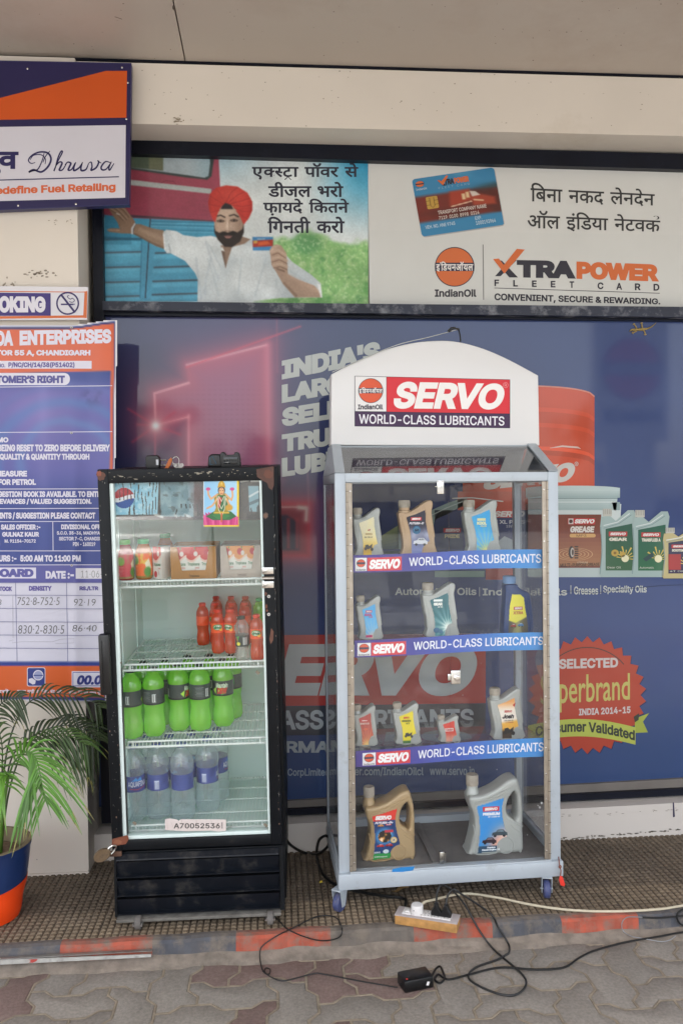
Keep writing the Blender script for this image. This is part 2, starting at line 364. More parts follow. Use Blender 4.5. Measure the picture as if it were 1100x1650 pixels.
# ------------------------------------------------------------------ lettering
_fd = bpy.utils.system_resource('DATAFILES', path='fonts') or ''
def _font(n):
    try: return bpy.data.fonts.load(os.path.join(_fd, n))
    except Exception: return None
FONTS = {'I': _font('Inter.woff2'), 'D': _font('NotoSansDevanagari-Regular.woff2'), 'B': None}
_cache = {}
def glyphs(s, font='I', bold=0.0, res=3):
    """list of 2D triangles of a string, em = 1"""
    key = (s, font, bold, res)
    if key in _cache: return _cache[key]
    cu = bpy.data.curves.new('tmp', 'FONT'); cu.body = s; cu.resolution_u = res; cu.fill_mode = 'NONE'
    if FONTS[font]: cu.font = FONTS[font]
    ob = bpy.data.objects.new('tmp', cu); me = bpy.data.meshes.new_from_object(ob)
    V = [v.co.xy[:] for v in me.vertices]; nxt = {}
    for e in me.edges: nxt.setdefault(e.vertices[0], []).append(e.vertices[1]); nxt.setdefault(e.vertices[1], []).append(e.vertices[0])
    seen, loops = set(), []
    for st in range(len(V)):
        if st in seen or st not in nxt: continue
        l = [st]; seen.add(st); cur = max(nxt[st]) if st + 1 not in nxt[st] else st + 1
        while cur not in seen:
            l.append(cur); seen.add(cur); c2 = [k for k in nxt[cur] if k not in seen]
            if not c2: break
            cur = cur + 1 if cur + 1 in c2 else c2[0]
        pts = [V[i] for i in l]; q = [pts[0]]
        for p in pts[1:]:
            if abs(p[0] - q[-1][0]) + abs(p[1] - q[-1][1]) > 1e-5: q.append(p)
        if len(q) > 2: loops.append(q)
    bpy.data.objects.remove(ob); bpy.data.curves.remove(cu); bpy.data.meshes.remove(me)
    if not loops: return []
    sgn = sum(area(l) for l in loops) > 0
    if bold: loops = [offset_loop(l, bold, sgn) for l in loops]
    # fill letter by letter so that each triangulation stays small
    groups = []
    for l in sorted(loops, key=lambda l: min(p[0] for p in l)):
        a, b = min(p[0] for p in l), max(p[0] for p in l)
        if groups and a < groups[-1][1] - 1e-4: groups[-1][0].append(l); groups[-1][1] = max(groups[-1][1], b)
        else: groups.append([[l], b])
    tris = []
    for g, _ in groups:
        W, T = fill(g); tris += [[W[i] for i in t] for t in T]
    _cache[key] = tris; return tris
def clip_x(tris, xm):
    out = []
    for t in tris:
        q = []
        for i in range(len(t)):
            a, b = t[i], t[(i + 1) % len(t)]
            if a[0] <= xm: q.append(a)
            if (a[0] <= xm) != (b[0] <= xm):
                k = (xm - a[0]) / (b[0] - a[0]); q.append((xm, a[1] + k * (b[1] - a[1])))
        if len(q) > 2: out.append(q)
    return out
def cut_x(tris, w):
    out = []
    for t in tris:
        a, b = min(q[0] for q in t), max(q[0] for q in t); rest = [t]; k = math.floor(a / w) + 1
        while k * w < b:
            left = clip_x(rest, k * w); rest = [[(-x, y) for x, y in q] for q in clip_x([[(-x, y) for x, y in q] for q in rest], -k * w)]; out += left; k += 1
        out += rest
    return out
def hindi(parts, bold=0):
    """parts: words; (letter, cut) makes a half form; '^' a subjoined r; '`' a reph over the last letter"""
    out, x = [], 0.0; last = (0, 0)
    for p in parts:
        cut = None
        if isinstance(p, tuple): p, cut = p
        if p == ' ': x += .19; continue
        if p == '^':
            a, b = last; m = (a + b) / 2; out += [[(m, -.005), (m + .03, -.005), (m - .07, -.13), (m - .105, -.11)], [(m, -.005), (m + .03, -.005), (m + .13, -.13), (m + .095, -.13)]]; continue
        if p == '`':
            a, b = last; h = [(b - .13 + .075 * math.cos(t), .46 + .06 * math.sin(t)) for t in np.linspace(-1.7, 2.6, 10)]; w = .022
            for i in range(9): (x0, y0), (x1, y1) = h[i], h[i + 1]; out.append([(x0 - w, y0), (x0 + w, y0), (x1 + w, y1), (x1 - w, y1)])
            continue
        t = glyphs(p, 'D', bold)
        if not t: continue
        x0 = min(q[0] for k in t for q in k); x1 = max(q[0] for k in t for q in k)
        if cut: x1 = x0 + (x1 - x0) * cut; t = clip_x(t, x1)
        out += [[(q[0] - x0 + x, q[1]) for q in k] for k in t]; last = (x, x + x1 - x0); x += x1 - x0 - .005
    return out
# ------------------------------------------------------------------ prints: flat artwork laid on a real surface
class Print:
    def __init__(s, mapf, k=1.0, cut=0): s.map = mapf; s.mb = MB(); s.k = k; s.cut = cut
    def poly(s, pts, c, layer=1, k=None):
        s.mb.cur = tuple(lin(c, s.k if k is None else k)); V, T = fill([pts])
        if s.cut:
            for k in cut_x([[V[i] for i in t] for t in T], s.cut): s.mb.add([s.map(x, y, layer) for x, y in k], [list(range(len(k)))])
        else: s.mb.add([s.map(x, y, layer) for x, y in V], T)
    def rect(s, x0, y0, x1, y1, c, layer=1): s.poly([(x0, y0), (x1, y0), (x1, y1), (x0, y1)], c, layer)
    def rrect(s, x0, y0, x1, y1, r, c, layer=1):
        p = []
        for cx, cy, a0 in ((x1 - r, y0 + r, -90), (x1 - r, y1 - r, 0), (x0 + r, y1 - r, 90), (x0 + r, y0 + r, 180)):
            p += [(cx + r * math.cos(rad(a0 + t)), cy + r * math.sin(rad(a0 + t))) for t in range(0, 91, 15)]
        s.poly(p, c, layer)
    def ell(s, cx, cy, rx, ry, c, layer=1, a0=0, a1=360, n=40):
        s.poly([(cx + rx * math.cos(rad(a0 + (a1 - a0) * i / n)), cy + ry * math.sin(rad(a0 + (a1 - a0) * i / n))) for i in range(n + (a1 - a0 < 360))], c, layer)
    def ring(s, cx, cy, r0, r1, c, layer=1, a0=0, a1=360, n=40, ky=1):
        s.mb.cur = tuple(lin(c, s.k)); vs = []; fs = []
        for i in range(n + 1):
            a = rad(a0 + (a1 - a0) * i / n)
            for r in (r0, r1): vs.append(s.map(cx + r * math.cos(a), cy + ky * r * math.sin(a), layer))
        for i in range(n): fs.append((2 * i, 2 * i + 1, 2 * i + 3, 2 * i + 2))
        s.mb.add(vs, fs)
    def line(s, pts, w, c, layer=1, taper=None):
        s.mb.cur = tuple(lin(c, s.k)); p = [np.array(q, float) for q in pts]; vs = []
        for i in range(len(p)):
            t = p[min(i + 1, len(p) - 1)] - p[max(i - 1, 0)]; t /= np.linalg.norm(t) + 1e-9; ww = (w if taper is None else w * taper(i / (len(p) - 1))) / 2
            n = np.array([-t[1], t[0]]) * ww; vs += [s.map(*(p[i] + n), layer), s.map(*(p[i] - n), layer)]
        s.mb.add(vs, [(2 * i, 2 * i + 1, 2 * i + 3, 2 * i + 2) for i in range(len(p) - 1)])
    def grad(s, quad, ctop, cbot, layer=1, n=10, horiz=False):
        """quad TL TR BR BL, colour running top to bottom (or left to right)"""
        tl, tr, br, bl = [np.array(q, float) for q in quad]; c0, c1 = lin(ctop, s.k), lin(cbot, s.k)
        for i in range(n):
            a, b = i / n, (i + 1) / n; s.mb.cur = tuple(c0 + (c1 - c0) * (a + b) / 2)
            q = (tl + (bl - tl) * a, tr + (br - tr) * a, tr + (br - tr) * b, tl + (bl - tl) * b) if not horiz else (tl + (tr - tl) * a, tl + (tr - tl) * b, bl + (br - bl) * b, bl + (br - bl) * a)
            s.mb.add([s.map(*p, layer) for p in q], [(0, 1, 2, 3)])
    def text(s, t, box, c, bold=0.0, shear=0.0, font='I', layer=2, quad=None, warp=None, res=3, tris=None, inner=None):
        tr = tris if tris is not None else glyphs(t, font, bold, res)
        if not tr: return
        if shear: tr = [[(x + y * shear, y) for x, y in k] for k in tr]
        xs = [q[0] for k in tr for q in k]; ys = [q[1] for k in tr for q in k]; x0, x1, y0, y1 = min(xs), max(xs), min(ys), max(ys)
        if inner is not None: y0, y1 = inner        # em heights that the box's bottom and top stand for
        if quad is not None: TL, TR, BR, BL = [np.array(q, float) for q in quad]
        elif box: bx = box; TL, TR, BR, BL = np.array((bx[0], bx[1])), np.array((bx[2], bx[1])), np.array((bx[2], bx[3])), np.array((bx[0], bx[3]))
        s.mb.cur = tuple(lin(c, s.k)); vs, fs = [], []
        for k in tr:
            n = len(vs)
            for x, y in k:
                u, v = (x - x0) / (x1 - x0), (y1 - y) / (y1 - y0)
                q = warp(u, v) if warp else (TL * (1 - u) + TR * u) * (1 - v) + (BL * (1 - u) + BR * u) * v
                vs.append(s.map(float(q[0]), float(q[1]), layer))
            fs.append(list(range(n, len(vs))))
        s.mb.add(vs, fs)
    def build(s, name, m, parent=None, label=None):
        o = s.mb.build(name, m, parent)
        if label: o['label'] = label
        return o
def planar(frame, y, step=.0005): return lambda px, py, l=0: frame.px(px, py, y - l * step)
def flatmap(o, ux, uz, n, step=.0004):      # artwork in its own units on a local plane
    o, ux, uz, n = [np.array(q, float) for q in (o, ux, uz, n)]
    return lambda x, y, l=0: o + ux * x + uz * y + n * (l * step)
# ------------------------------------------------------------------ painted pictures (print artwork as a fine colour grid)
def sstep(a, b, x): t = np.clip((x - a) / (b - a), 0, 1); return t * t * (3 - 2 * t)
class Paint:
    def __init__(s, x0, y0, x1, y1, step, base):
        s.nx, s.ny = int((x1 - x0) / step) + 1, int((y1 - y0) / step) + 1
        s.X, s.Y = np.meshgrid(np.linspace(x0, x1, s.nx), np.linspace(y0, y1, s.ny)); s.step = step
        s.C = np.zeros((s.ny, s.nx, 3)) + np.array([int(base[i:i + 2], 16) for i in (0, 2, 4)], float)
    def put(s, a, c):
        if isinstance(c, str): c = np.array([int(c[i:i + 2], 16) for i in (0, 2, 4)], float)
        a = np.clip(a, 0, 1)[..., None]; s.C = s.C * (1 - a) + c * a
    def mask(s, pts, soft=0):
        ins = np.zeros(s.X.shape, bool); d = np.full(s.X.shape, 1e9); p = np.asarray(pts, float)
        for (x1, y1), (x2, y2) in zip(p, np.roll(p, -1, 0)):
            if y1 != y2:
                k = ((y1 > s.Y) != (y2 > s.Y)); ins ^= k & (s.X < (x2 - x1) * (s.Y - y1) / (y2 - y1) + x1)
            t = np.clip(((s.X - x1) * (x2 - x1) + (s.Y - y1) * (y2 - y1)) / ((x2 - x1) ** 2 + (y2 - y1) ** 2 + 1e-9), 0, 1)
            d = np.minimum(d, np.hypot(s.X - x1 - t * (x2 - x1), s.Y - y1 - t * (y2 - y1)))
        w = max(soft, s.step * .6); return sstep(-w, w, np.where(ins, d, -d))
    def poly(s, pts, c, soft=0, a=1.0): s.put(a * s.mask(pts, soft), c)
    def dist(s, pts, closed=False):
        d = np.full(s.X.shape, 1e9); p = np.asarray(pts, float); n = len(p)
        for i in range(n if closed else n - 1):
            (x1, y1), (x2, y2) = p[i], p[(i + 1) % n]
            t = np.clip(((s.X - x1) * (x2 - x1) + (s.Y - y1) * (y2 - y1)) / ((x2 - x1) ** 2 + (y2 - y1) ** 2 + 1e-9), 0, 1)
            d = np.minimum(d, np.hypot(s.X - x1 - t * (x2 - x1), s.Y - y1 - t * (y2 - y1)))
        return d
    def line(s, pts, w, c, a=1.0, soft=1.0): s.put(a * (1 - sstep(w / 2 - soft / 2, w / 2 + soft / 2, s.dist(pts))), c)
    def glow(s, pts, w, c, a=1.0, p=1.0, closed=False): s.put(a * np.exp(-(s.dist(pts, closed) / w) ** p), c)
    def ell(s, cx, cy, rx, ry, c, soft=.1, a=1.0): s.put(a * (1 - sstep(1 - soft, 1 + soft, np.hypot((s.X - cx) / rx, (s.Y - cy) / ry))), c)
    def noise(s, scale, seed=0, octs=3):
        out = np.zeros(s.X.shape); amp = 1; tot = 0; g = np.random.default_rng(seed)
        for o in range(octs):
            sc = scale / 2 ** o; gx, gy = (s.X - s.X[0, 0]) / sc, (s.Y - s.Y[0, 0]) / sc; N = g.random((int(gy.max()) + 3, int(gx.max()) + 3))
            ix, iy = gx.astype(int), gy.astype(int); fx, fy = sstep(0, 1, gx - ix), sstep(0, 1, gy - iy)
            out += amp * ((N[iy, ix] * (1 - fx) + N[iy, ix + 1] * fx) * (1 - fy) + (N[iy + 1, ix] * (1 - fx) + N[iy + 1, ix + 1] * fx) * fy); tot += amp; amp *= .5
        return out / tot
    def blur(s, n=1):
        for _ in range(n):
            for ax in (0, 1): s.C = (np.roll(s.C, 1, ax) + 2 * s.C + np.roll(s.C, -1, ax)) / 4
    def mul(s, f): s.C = s.C * f[..., None]
    def build(s, name, m, parent, mapf, layer=1, k=1.0, keep=None):
        vs = np.array([mapf(x, y, layer) for x, y in zip(s.X.ravel(), s.Y.ravel())], np.float32)
        i = np.arange(s.ny * s.nx).reshape(s.ny, s.nx); q = np.stack([i[:-1, :-1], i[1:, :-1], i[1:, 1:], i[:-1, 1:]], -1).reshape(-1, 4)
        if keep is not None: q = q[keep[:-1, :-1].ravel()]
        me = bpy.data.meshes.new(name); me.vertices.add(len(vs)); me.vertices.foreach_set('co', vs.ravel())
        me.loops.add(q.size); me.loops.foreach_set('vertex_index', q.ravel().astype(np.int32))
        me.polygons.add(len(q)); me.polygons.foreach_set('loop_start', np.arange(0, q.size, 4, dtype=np.int32)); me.update(calc_edges=True)
        a = me.color_attributes.new('Col', 'FLOAT_COLOR', 'POINT'); L = lin(np.clip(s.C, 0, 255), k).reshape(-1, 3)
        a.data.foreach_set('color', np.concatenate([L, np.ones((len(L), 1))], 1).astype(np.float32).ravel())
        me.materials.append(m); o = bpy.data.objects.new(name, me); COL.objects.link(o)
        if parent is not None: o.parent = parent
        return o
defmats()
# ------------------------------------------------------------------ the setting: ground, kerb, shop front
YG, YF, YW, YB, YC = 3.505, 3.47, 3.41, 3.32, 3.30       # glass, frame, low wall, lintel beam, column
ROAD = -.07
X0, X1 = -2.3, 3.2
def zl(y, *pp):
    """height along x of an edge seen at the given photo pixels on plane y"""
    q = [P(a, b, y) for a, b in pp]; A = np.polyfit([k[0] for k in q], [k[2] for k in q], 1); return lambda x: float(np.polyval(A, x))
def structure(o): o['kind'] = 'structure'; return o
def hbar(mb, top, bot, y0, y1, x0, x1):
    f = [(x0, y0, top(x0)), (x1, y0, top(x1)), (x1, y0, bot(x1)), (x0, y0, bot(x0))]; mb.hexa(f + [(p[0], y1, p[2]) for p in f])
# ground far around
m = MB(); m.add([(-80, -90, ROAD - .012), (80, -90, ROAD - .012), (80, 40, ROAD - .012), (-80, 40, ROAD - .012)], [(0, 1, 2, 3)]); structure(m.build('forecourt_ground', M['asphalt']))
# interlocking zigzag pavers
beads = []; A_, W_ = .122, .016
def tz(s):
    k = math.floor(s); f = s - k; a = 1 if k % 2 == 0 else -1; t = min(max((f - .36) / .28, 0), 1); return a * (1 - 2 * t)
def pv(i, j): return (i * A_ + W_ * tz(j) - .02, 2.735 + j * A_ * .97 + W_ * tz(i))
m = MB()
m.cur = tuple(lin('8f8475')); m.add([(-4, -2.2, ROAD - .0019), (4.4, -2.2, ROAD - .0019), (4.4, 2.78, ROAD - .0019), (-4, 2.78, ROAD - .0019)], [(0, 1, 2, 3)])
m.m = 1
for j in range(-38, 1):
    for i in range(-30, 34):
        t = (i - j) % 4
        if t not in (0, 3): continue
        w, h = (2, 1) if t == 0 else (1, 2)
        if t == 3 and j == 0: h = 1
        fr = (0, .36, .64); pts = []
        for k in range(w): pts += [pv(i + k + f, j) for f in fr]
        for k in range(h): pts += [pv(i + w, j + k + f) for f in fr]
        for k in range(w): pts += [pv(i + w - k - f, j + h) for f in fr]
        for k in range(h): pts += [pv(i, j + h - k - f) for f in fr]
        cx, cy = np.mean(pts, 0); z = float(RNG.uniform(-.0008, .0008)) + ROAD
        near = (abs(cx - .03) < .33 and 2.44 < cy < 2.74) or (abs(cx - .08) < .2 and cy < 2.5) or (abs(cx + .93) < .13 and cy > 2.55)
        red = (near and RNG.random() < .55) or (cy < 1.8 and RNG.random() < .15)
        v = float(RNG.uniform(.9, 1.08)); m.cur = tuple(lin('857069' if red else '9a938a') * v)
        if h == 1 and w == 1 or 1:
            lo, hi = offset_loop(orient(pts, True), -.003), offset_loop(orient(pts, True), -.0068); n = len(lo)
            vs = [(x, y, z - .006) for x, y in lo] + [(x, y, z - .0008) for x, y in offset_loop(orient(pts, True), -.005)] + [(x, y, z) for x, y in hi]
            fs = [(a * n + b, a * n + (b + 1) % n, (a + 1) * n + (b + 1) % n, (a + 1) * n + b) for a in (0, 1) for b in range(n)] + [[2 * n + b for b in range(n)]]
            m.add(vs, fs)
        if cy > 1.4 and -2 < cx < 2.4:          # sand and mortar standing proud in the joints
            for path in ([pv(i + k + f, j) for k in range(w) for f in fr] + [pv(i + w, j)], [pv(i, j + k + f) for k in range(h) for f in fr] + [pv(i, j + h)]):
                beads.append([(x, y, ROAD - .0006 + float(RNG.uniform(-.0006, .0006))) for x, y in path])
m.m = 0
for b in beads: m.tube(b, [float(RNG.uniform(.0026, .0042)) for _ in b], 6, flat=.5)
structure(m.build('paved_forecourt', [M['joint'], M['paver']]))
# raised pavement of chequered tiles
PT = .0232; m = MB(); m.cur = tuple(lin('55493d')); YK = 2.805
m.add([(X0 - 1, YK - .003, -.004), (X1 + .6, YK - .003, -.004), (X1 + .6, 3.6, -.004), (X0 - 1, 3.6, -.004)], [(0, 1, 2, 3)])
tone = {}
for j in range(27):
    for i in range(int((X0 - 1) / PT), int((X1 + .5) / PT)):
        x, y = i * PT, YK + j * PT * .985; g = (i // 13, j // 13)
        if g not in tone: tone[g] = RNG.uniform(.85, 1.12)
        a, b, d = (.0018 if i % 13 else .0035), .0016, .0042
        wob = RNG.uniform(-.0006, .0006, 3); z = -.0002 + wob[0]
        base = lin('857560') if j < 8 else lin('6d6050')
        m.cur = tuple(base * tone[g] * RNG.uniform(.84, 1.14))
        x1, y1 = x + PT - .0016, y + PT * .985 - .0016
        m.add([(x + a, y + b, -.004), (x1, y + b, -.004), (x1, y1, -.004), (x + a, y1, -.004), (x + a + d, y + b + d, z), (x1 - d, y + b + d, z), (x1 - d, y1 - d, z), (x + a + d, y1 - d, z)],
              [(4, 5, 6, 7), (0, 1, 5, 4), (1, 2, 6, 5), (2, 3, 7, 6), (3, 0, 4, 7)])
structure(m.build('chequered_pavement', M['tile']))
# kerb: painted blocks, worn, with a rough concrete fillet at its foot
m = MB(); cuts = [X0 - 1] + [float(G(p, 1520, -.02)[0]) for p in (103, 247, 380, 534, 672, 805, 925, 1060)] + [1.62, X1 + .6]
OR, NB, GR = 'bd5840', '54575f', '6f6861'
prof = [(2.807, -.0015), (2.79, -.0005), (2.775, -.004), (2.768, -.012), (2.764, -.05), (2.764, -.075)]
for k, c in enumerate([NB, OR, NB, OR, GR, OR, NB, OR, NB, OR]):
    xs = np.linspace(cuts[k], cuts[k + 1], 14)
    for a, b in zip(xs[:-1], xs[1:]):
        for q, (p0, p1) in enumerate(zip(prof[:-1], prof[1:])):
            f = [.8, .85, .95, 1, .7][q]; base = lin(c); g = lin('7a7065'); t = [.6, .35, .1, .12, .85][q] + RNG.uniform(-.1, .15)
            m.cur = tuple((base * (1 - t) + g * t) * RNG.uniform(.9, 1.08)); n1, n2 = .003 * math.sin(a * 23), .003 * math.sin(b * 23)
            m.add([(a, p0[0] + n1, p0[1]), (b, p0[0] + n2, p0[1]), (b, p1[0] + n2, p1[1]), (a, p1[0] + n1, p1[1])], [(0, 3, 2, 1)])
structure(m.build('painted_kerb', M['kerb']))
m = MB(); nx = 90; prof = [(2.768, -.046), (2.752, -.055), (2.737, -.062), (2.72, -.068), (2.702, -.079)]; vs = []
for i in range(nx):
    x = X0 - 1 + i * (X1 - X0 + 1.6) / (nx - 1)
    for q, (y, z) in enumerate(prof): vs.append((x, y + (RNG.uniform(-.009, .009) if q > 0 else 0), z + RNG.uniform(-.003, .003) * (q < 4)))
m.add(vs, [(i * 5 + q, i * 5 + q + 1, i * 5 + q + 6, i * 5 + q + 5) for i in range(nx - 1) for q in range(4)], True); structure(m.build('kerb_footing', M['concrete']))

# shop building
shop = thing('shop_building', 'cream fuel station shop front with navy framed windows under a deep soffit', 'building', (0, 3.6, 0))
shop.location = (0, 0, 0)
sill = zl(YW, (500, 1326), (1040, 1296.5)); fb = zl(YF, (500, 1312.5), (1040, 1284.7))
m = MB(); zero = lambda x: -.06
hbar(m, sill, zero, YW, 3.75, X0, X1); o = m.build('base_wall', M['white_wall'], shop)
# stain and crack marks on the low wall
pr = Print(planar(ID, YW - .0006)); pr.poly([(1083, 1293), (1085, 1293), (1086, 1309), (1086.5, 1316), (1083.4, 1317), (1083.3, 1308)], '2a2748')
for i in range(26):
    x = RNG.uniform(905, 1095); y = 1309.5 - (x - 1000) * .055 + RNG.normal(0, 1.4); w = RNG.uniform(.6, 2.6); pr.ell(x, y, w, .45, '8d8478')
for i in range(60):
    x = RNG.uniform(895, 1100); y = 1353.2 - (x - 900) * .0785 - abs(RNG.normal(0, 1.2)); pr.ell(x, y, RNG.uniform(1, 4), .8, '6f675c')
pr.build('wall_stain', M['print'], o)['kind'] = 'stuff'
colx = [float(P(126.5, 430, YC)[0]), float(P(142, 1320, YC)[0])]
def colat(z): z0, z1 = P(126.5, 430, YC)[2], P(142, 1320, YC)[2]; return colx[0] + (colx[1] - colx[0]) * (z - z0) / (z1 - z0)
btop, bbot = zl(YB, (213, 102.5), (650, 111), (1100, 127.7)), zl(YB, (211, 199.5), (1000, 215.6), (1100, 220.5))
ZS = btop(-.2)
m = MB(); zp = float(P(145, 1403.5, YC)[2])
f = [(-2.3, YC, ZS), (colat(ZS), YC, ZS), (colat(zp), YC, zp + .002), (-2.3, YC, zp + .002)]; m.hexa(f + [(p[0], 3.75, p[2]) for p in f])
f = [(-2.3, YC, zp - .002), (colat(zp), YC, zp - .002), (colat(0), YC, -.01), (-2.3, YC, -.01)]; m.hexa(f + [(p[0], 3.75, p[2]) for p in f])
f = [(-2.3, YC + .004, zp + .004), (colat(zp) - .004, YC + .004, zp + .004), (colat(zp) - .004, YC + .004, zp - .004), (-2.3, YC + .004, zp - .004)]; m.hexa(f + [(p[0], 3.74, p[2]) for p in f])
colo = m.build('column', M['cream'], shop)
pr = Print(planar(ID, YC - .0006))
for i in range(30): pr.ell(RNG.normal(62, 12), RNG.normal(441, 3), RNG.uniform(.5, 3), RNG.uniform(.4, 1.6), '8f8375')
for i in range(12): pr.ell(RNG.uniform(5, 25), RNG.uniform(446, 462), RNG.uniform(.5, 1.6), RNG.uniform(.4, 2), '9c9080')
for i in range(14): pr.ell(RNG.choice([88, 112]) + RNG.normal(0, 4), RNG.normal(357, 2), RNG.uniform(.5, 2), .7, 'a99c8a')
for x, y, r in ((122, 1147, 1.4), (86, 1127, .8), (98, 1300, .9), (110, 1323, .8), (60, 1385, .7)): pr.ell(x, y, r, r, '2b2622')
pr.build('wall_stain', M['print'], colo)['kind'] = 'stuff'
m = MB(); hbar(m, btop, bbot, YB, 3.85, X0, X1 + 1); beam = m.build('lintel_beam', M['cream'], shop)
SOFY = -.4
m = MB(); xj = float((G(275, 10, btop(-.5)) + G(303, 103, btop(-.5)))[0] / 2)
for a, b in ((-6, xj - .0025), (xj + .0025, xj + 2.44), (xj + 2.445, 8)):
    f = [(a, SOFY, btop(0) + .012), (b, SOFY, btop(0) + .012), (b, YB - .002, btop(b if abs(b) < 4 else 0) + .012), (a, YB - .002, btop(a if abs(a) < 4 else 0) + .012)]
    m.hexa(f + [(p[0], p[1], p[2] + .03) for p in f])
m.box((-6, SOFY, btop(0) + .045), (8, 3.9, btop(0) + .5))
so = m.build('soffit', M['soffit'], shop)
m = MB(); hbar(m, lambda x: btop(x) + .0115, lambda x: btop(x) + .0035, YB - .0016, YB + .03, X0, X1 + 1); m.build('shadow_gap', M['frame'], so)
pr = Print(lambda x, y, l=0: G(x, y, btop(0) + .0112 - l * .0003)); rs_ = random.Random(8)
pr.line([(185, 27), (190, 28.5), (197, 31)], .9, '4a3a30'); pr.ell(280, 12, 2.2, 4, '4a3f36'); pr.ell(199, 6, 1.5, .6, '5a4a3e')
for i in range(60): pr.ell(rs_.uniform(0, 1100), rs_.uniform(0, 98), rs_.uniform(.4, 1.4), rs_.uniform(.3, .8), rs_.choice(['7d6c5e', '8a7a6c', '6b5c50']))
pr.build('soffit_speck', M['print'], so)['kind'] = 'stuff'
pr = Print(planar(ID, YB - .0006)); 
for i in range(70): pr.ell(rs_.uniform(215, 1100), rs_.uniform(112, 205), rs_.uniform(.3, 1.6), rs_.uniform(.3, .9), rs_.choice(['8f8270', 'a39580', '9c8e7a']))
for i in range(16): pr.ell(285 + rs_.gauss(0, 5), 193 + rs_.gauss(0, 3.5), rs_.uniform(.4, 2.5), rs_.uniform(.4, 1.5), '988a76')
pr.build('wall_stain', M['print'], beam)['kind'] = 'stuff'
# window frame
wtop = zl(YF, (211, 232.5), (1050, 254)); wtb = zl(YF, (211, 247.5), (1100, 273)); m1 = zl(YF - .045, (200, 484), (1050, 492.5)); m2 = zl(YF - .045, (200, 498.5), (1050, 509))
m3 = zl(YF, (200, 507.5), (1050, 515.5)); st0 = zl(YF + .015, (500, 1289), (1040, 1258.5)); st1 = zl(YF + .015, (500, 1300.5), (1040, 1272))
xl0, xl1 = float(P(151, 480, YF)[0]), float(P(167, 480, YF)[0])
m = MB(); hbar(m, lambda x: wtop(x) + .02, wtb, YF, 3.56, xl0, X1)
hbar(m, lambda x: wtb(x) + .012, lambda x: wtb(x) + .0005, YF + .012, 3.56, xl1, X1)
hbar(m, lambda x: m2(x) - .0005, m3, YF + .004, 3.56, xl1, X1)
hbar(m, st1, fb, YF + .001, 3.56, xl1, X1)
f = [(xl0, YF, wtb(xl0) - .0005), (xl1, YF, wtb(xl1) - .0005), (float(P(183, 1320, YF)[0]), YF, fb(0)), (float(P(164, 1320, YF)[0]), YF, fb(0))]; m.hexa(f + [(p[0], 3.56, p[2]) for p in f])
wf = m.build('window_frame', M['frame'], shop)
m = MB(); hbar(m, m1, m2, YF - .03, YF + .02, xl1 + .002, X1); m.build('transom_ledge', M['ledge'], wf)
m = MB(); hbar(m, st0, lambda x: st1(x) + .0005, YF + .018, 3.56, xl1, X1); m.build('grey_bottom_rail', M['strip'], wf)
m = MB(); hbar(m, lambda x: fb(x) - .0005, lambda x: sill(x) + .0005, YF + .06, 3.6, xl1, X1); m.box((-2.3, 3.6, 0), (X1, 3.75, 3.3)); m.build('inner_wall', M['cream'], shop)
# ------------------------------------------------------------------ printed banners and sign boards
def emblem(p, cx, cy, r, layer=2, hindi_text=True, full=True):
    """round orange emblem with a dark band"""
    p.ell(cx, cy, r, r, '30303f', layer); p.ell(cx, cy, r * .955, r * .955, 'd9713f' if full else 'dd5a36', layer + 1)
    b = .21 * r
    p.poly([(cx - r * .985, cy - b), (cx + r * .985, cy - b), (cx + r * .985, cy + b), (cx - r * .985, cy + b)], '33334a', layer + 2)
    if hindi_text: p.text('', (cx - r * .93, cy - r * .27, cx + r * .93, cy + r * .25), 'f2eeea', layer=layer + 3, tris=hindi(['इ', 'ं', 'िड', 'य', 'न', 'ऑ', 'य', 'ल'], .012))
SERVO_SH = .22
def servo(p, box, c='f2f0ec', layer=3, bold=.045): p.text('SERVO', box, c, bold, SERVO_SH, layer=layer)

# upper banner: a driver with a card in front of a lorry, and the card advert
ub = thing('window_banner', 'wide upper window banner with a man in a red turban and a tilted payment card', 'banner', (.4, YG, 2.6))
mu = lambda x, y, l=0: P(x, y, YG - .0005 - l * .0004) - np.array([.4, YG, 2.6])
R1 = lambda *a: [(160 + a[i] * .2, 250 + a[i + 1] * .2) for i in range(0, len(a), 2)]
R2 = lambda *a: [(330 + a[i] * .2455, 280 + a[i + 1] * .2453) for i in range(0, len(a), 2)]
pa = Paint(160, 250, 593, 494, 1.0, 'd5dcdc')
X, Y = pa.X, pa.Y
sky = sstep(480, 592, X) * (1 - sstep(262, 395, Y)); pa.put(.95 * sky, '2f9cc6'); pa.put(.5 * sstep(330, 350, X) * (1 - sstep(350, 470, X)) * (1 - sstep(255, 320, Y)), '7fb4cc')
# meadow
n1, n2 = pa.noise(26, 3), pa.noise(7, 4, 2); edge = 389 + 14 * (n1 - .5) * 2 - 14 * np.exp(-((X - 493) / 26) ** 2) + sstep(540, 590, X) * 2
gm = sstep(-5, 7, Y - edge) * sstep(400, 440, X); pa.put(gm, '86b873'); pa.put(gm * sstep(.4, .8, n2) * .6, 'a9c88c'); pa.put(gm * sstep(.52, .75, n1) * .8, '5c9a55'); pa.put(gm * sstep(.6, .8, pa.noise(12, 9, 3)) * .6, '4e8a52')
pa.ell(494, 393, 24, 17, '58945f', .5, .8); st = pa.noise(3, 12, 2); pa.put(gm * sstep(.6, .75, st) * .45, 'cfe0b8'); pa.put(gm * sstep(.55, .85, pa.noise(5, 15, 2)) * .3, '5a9458')
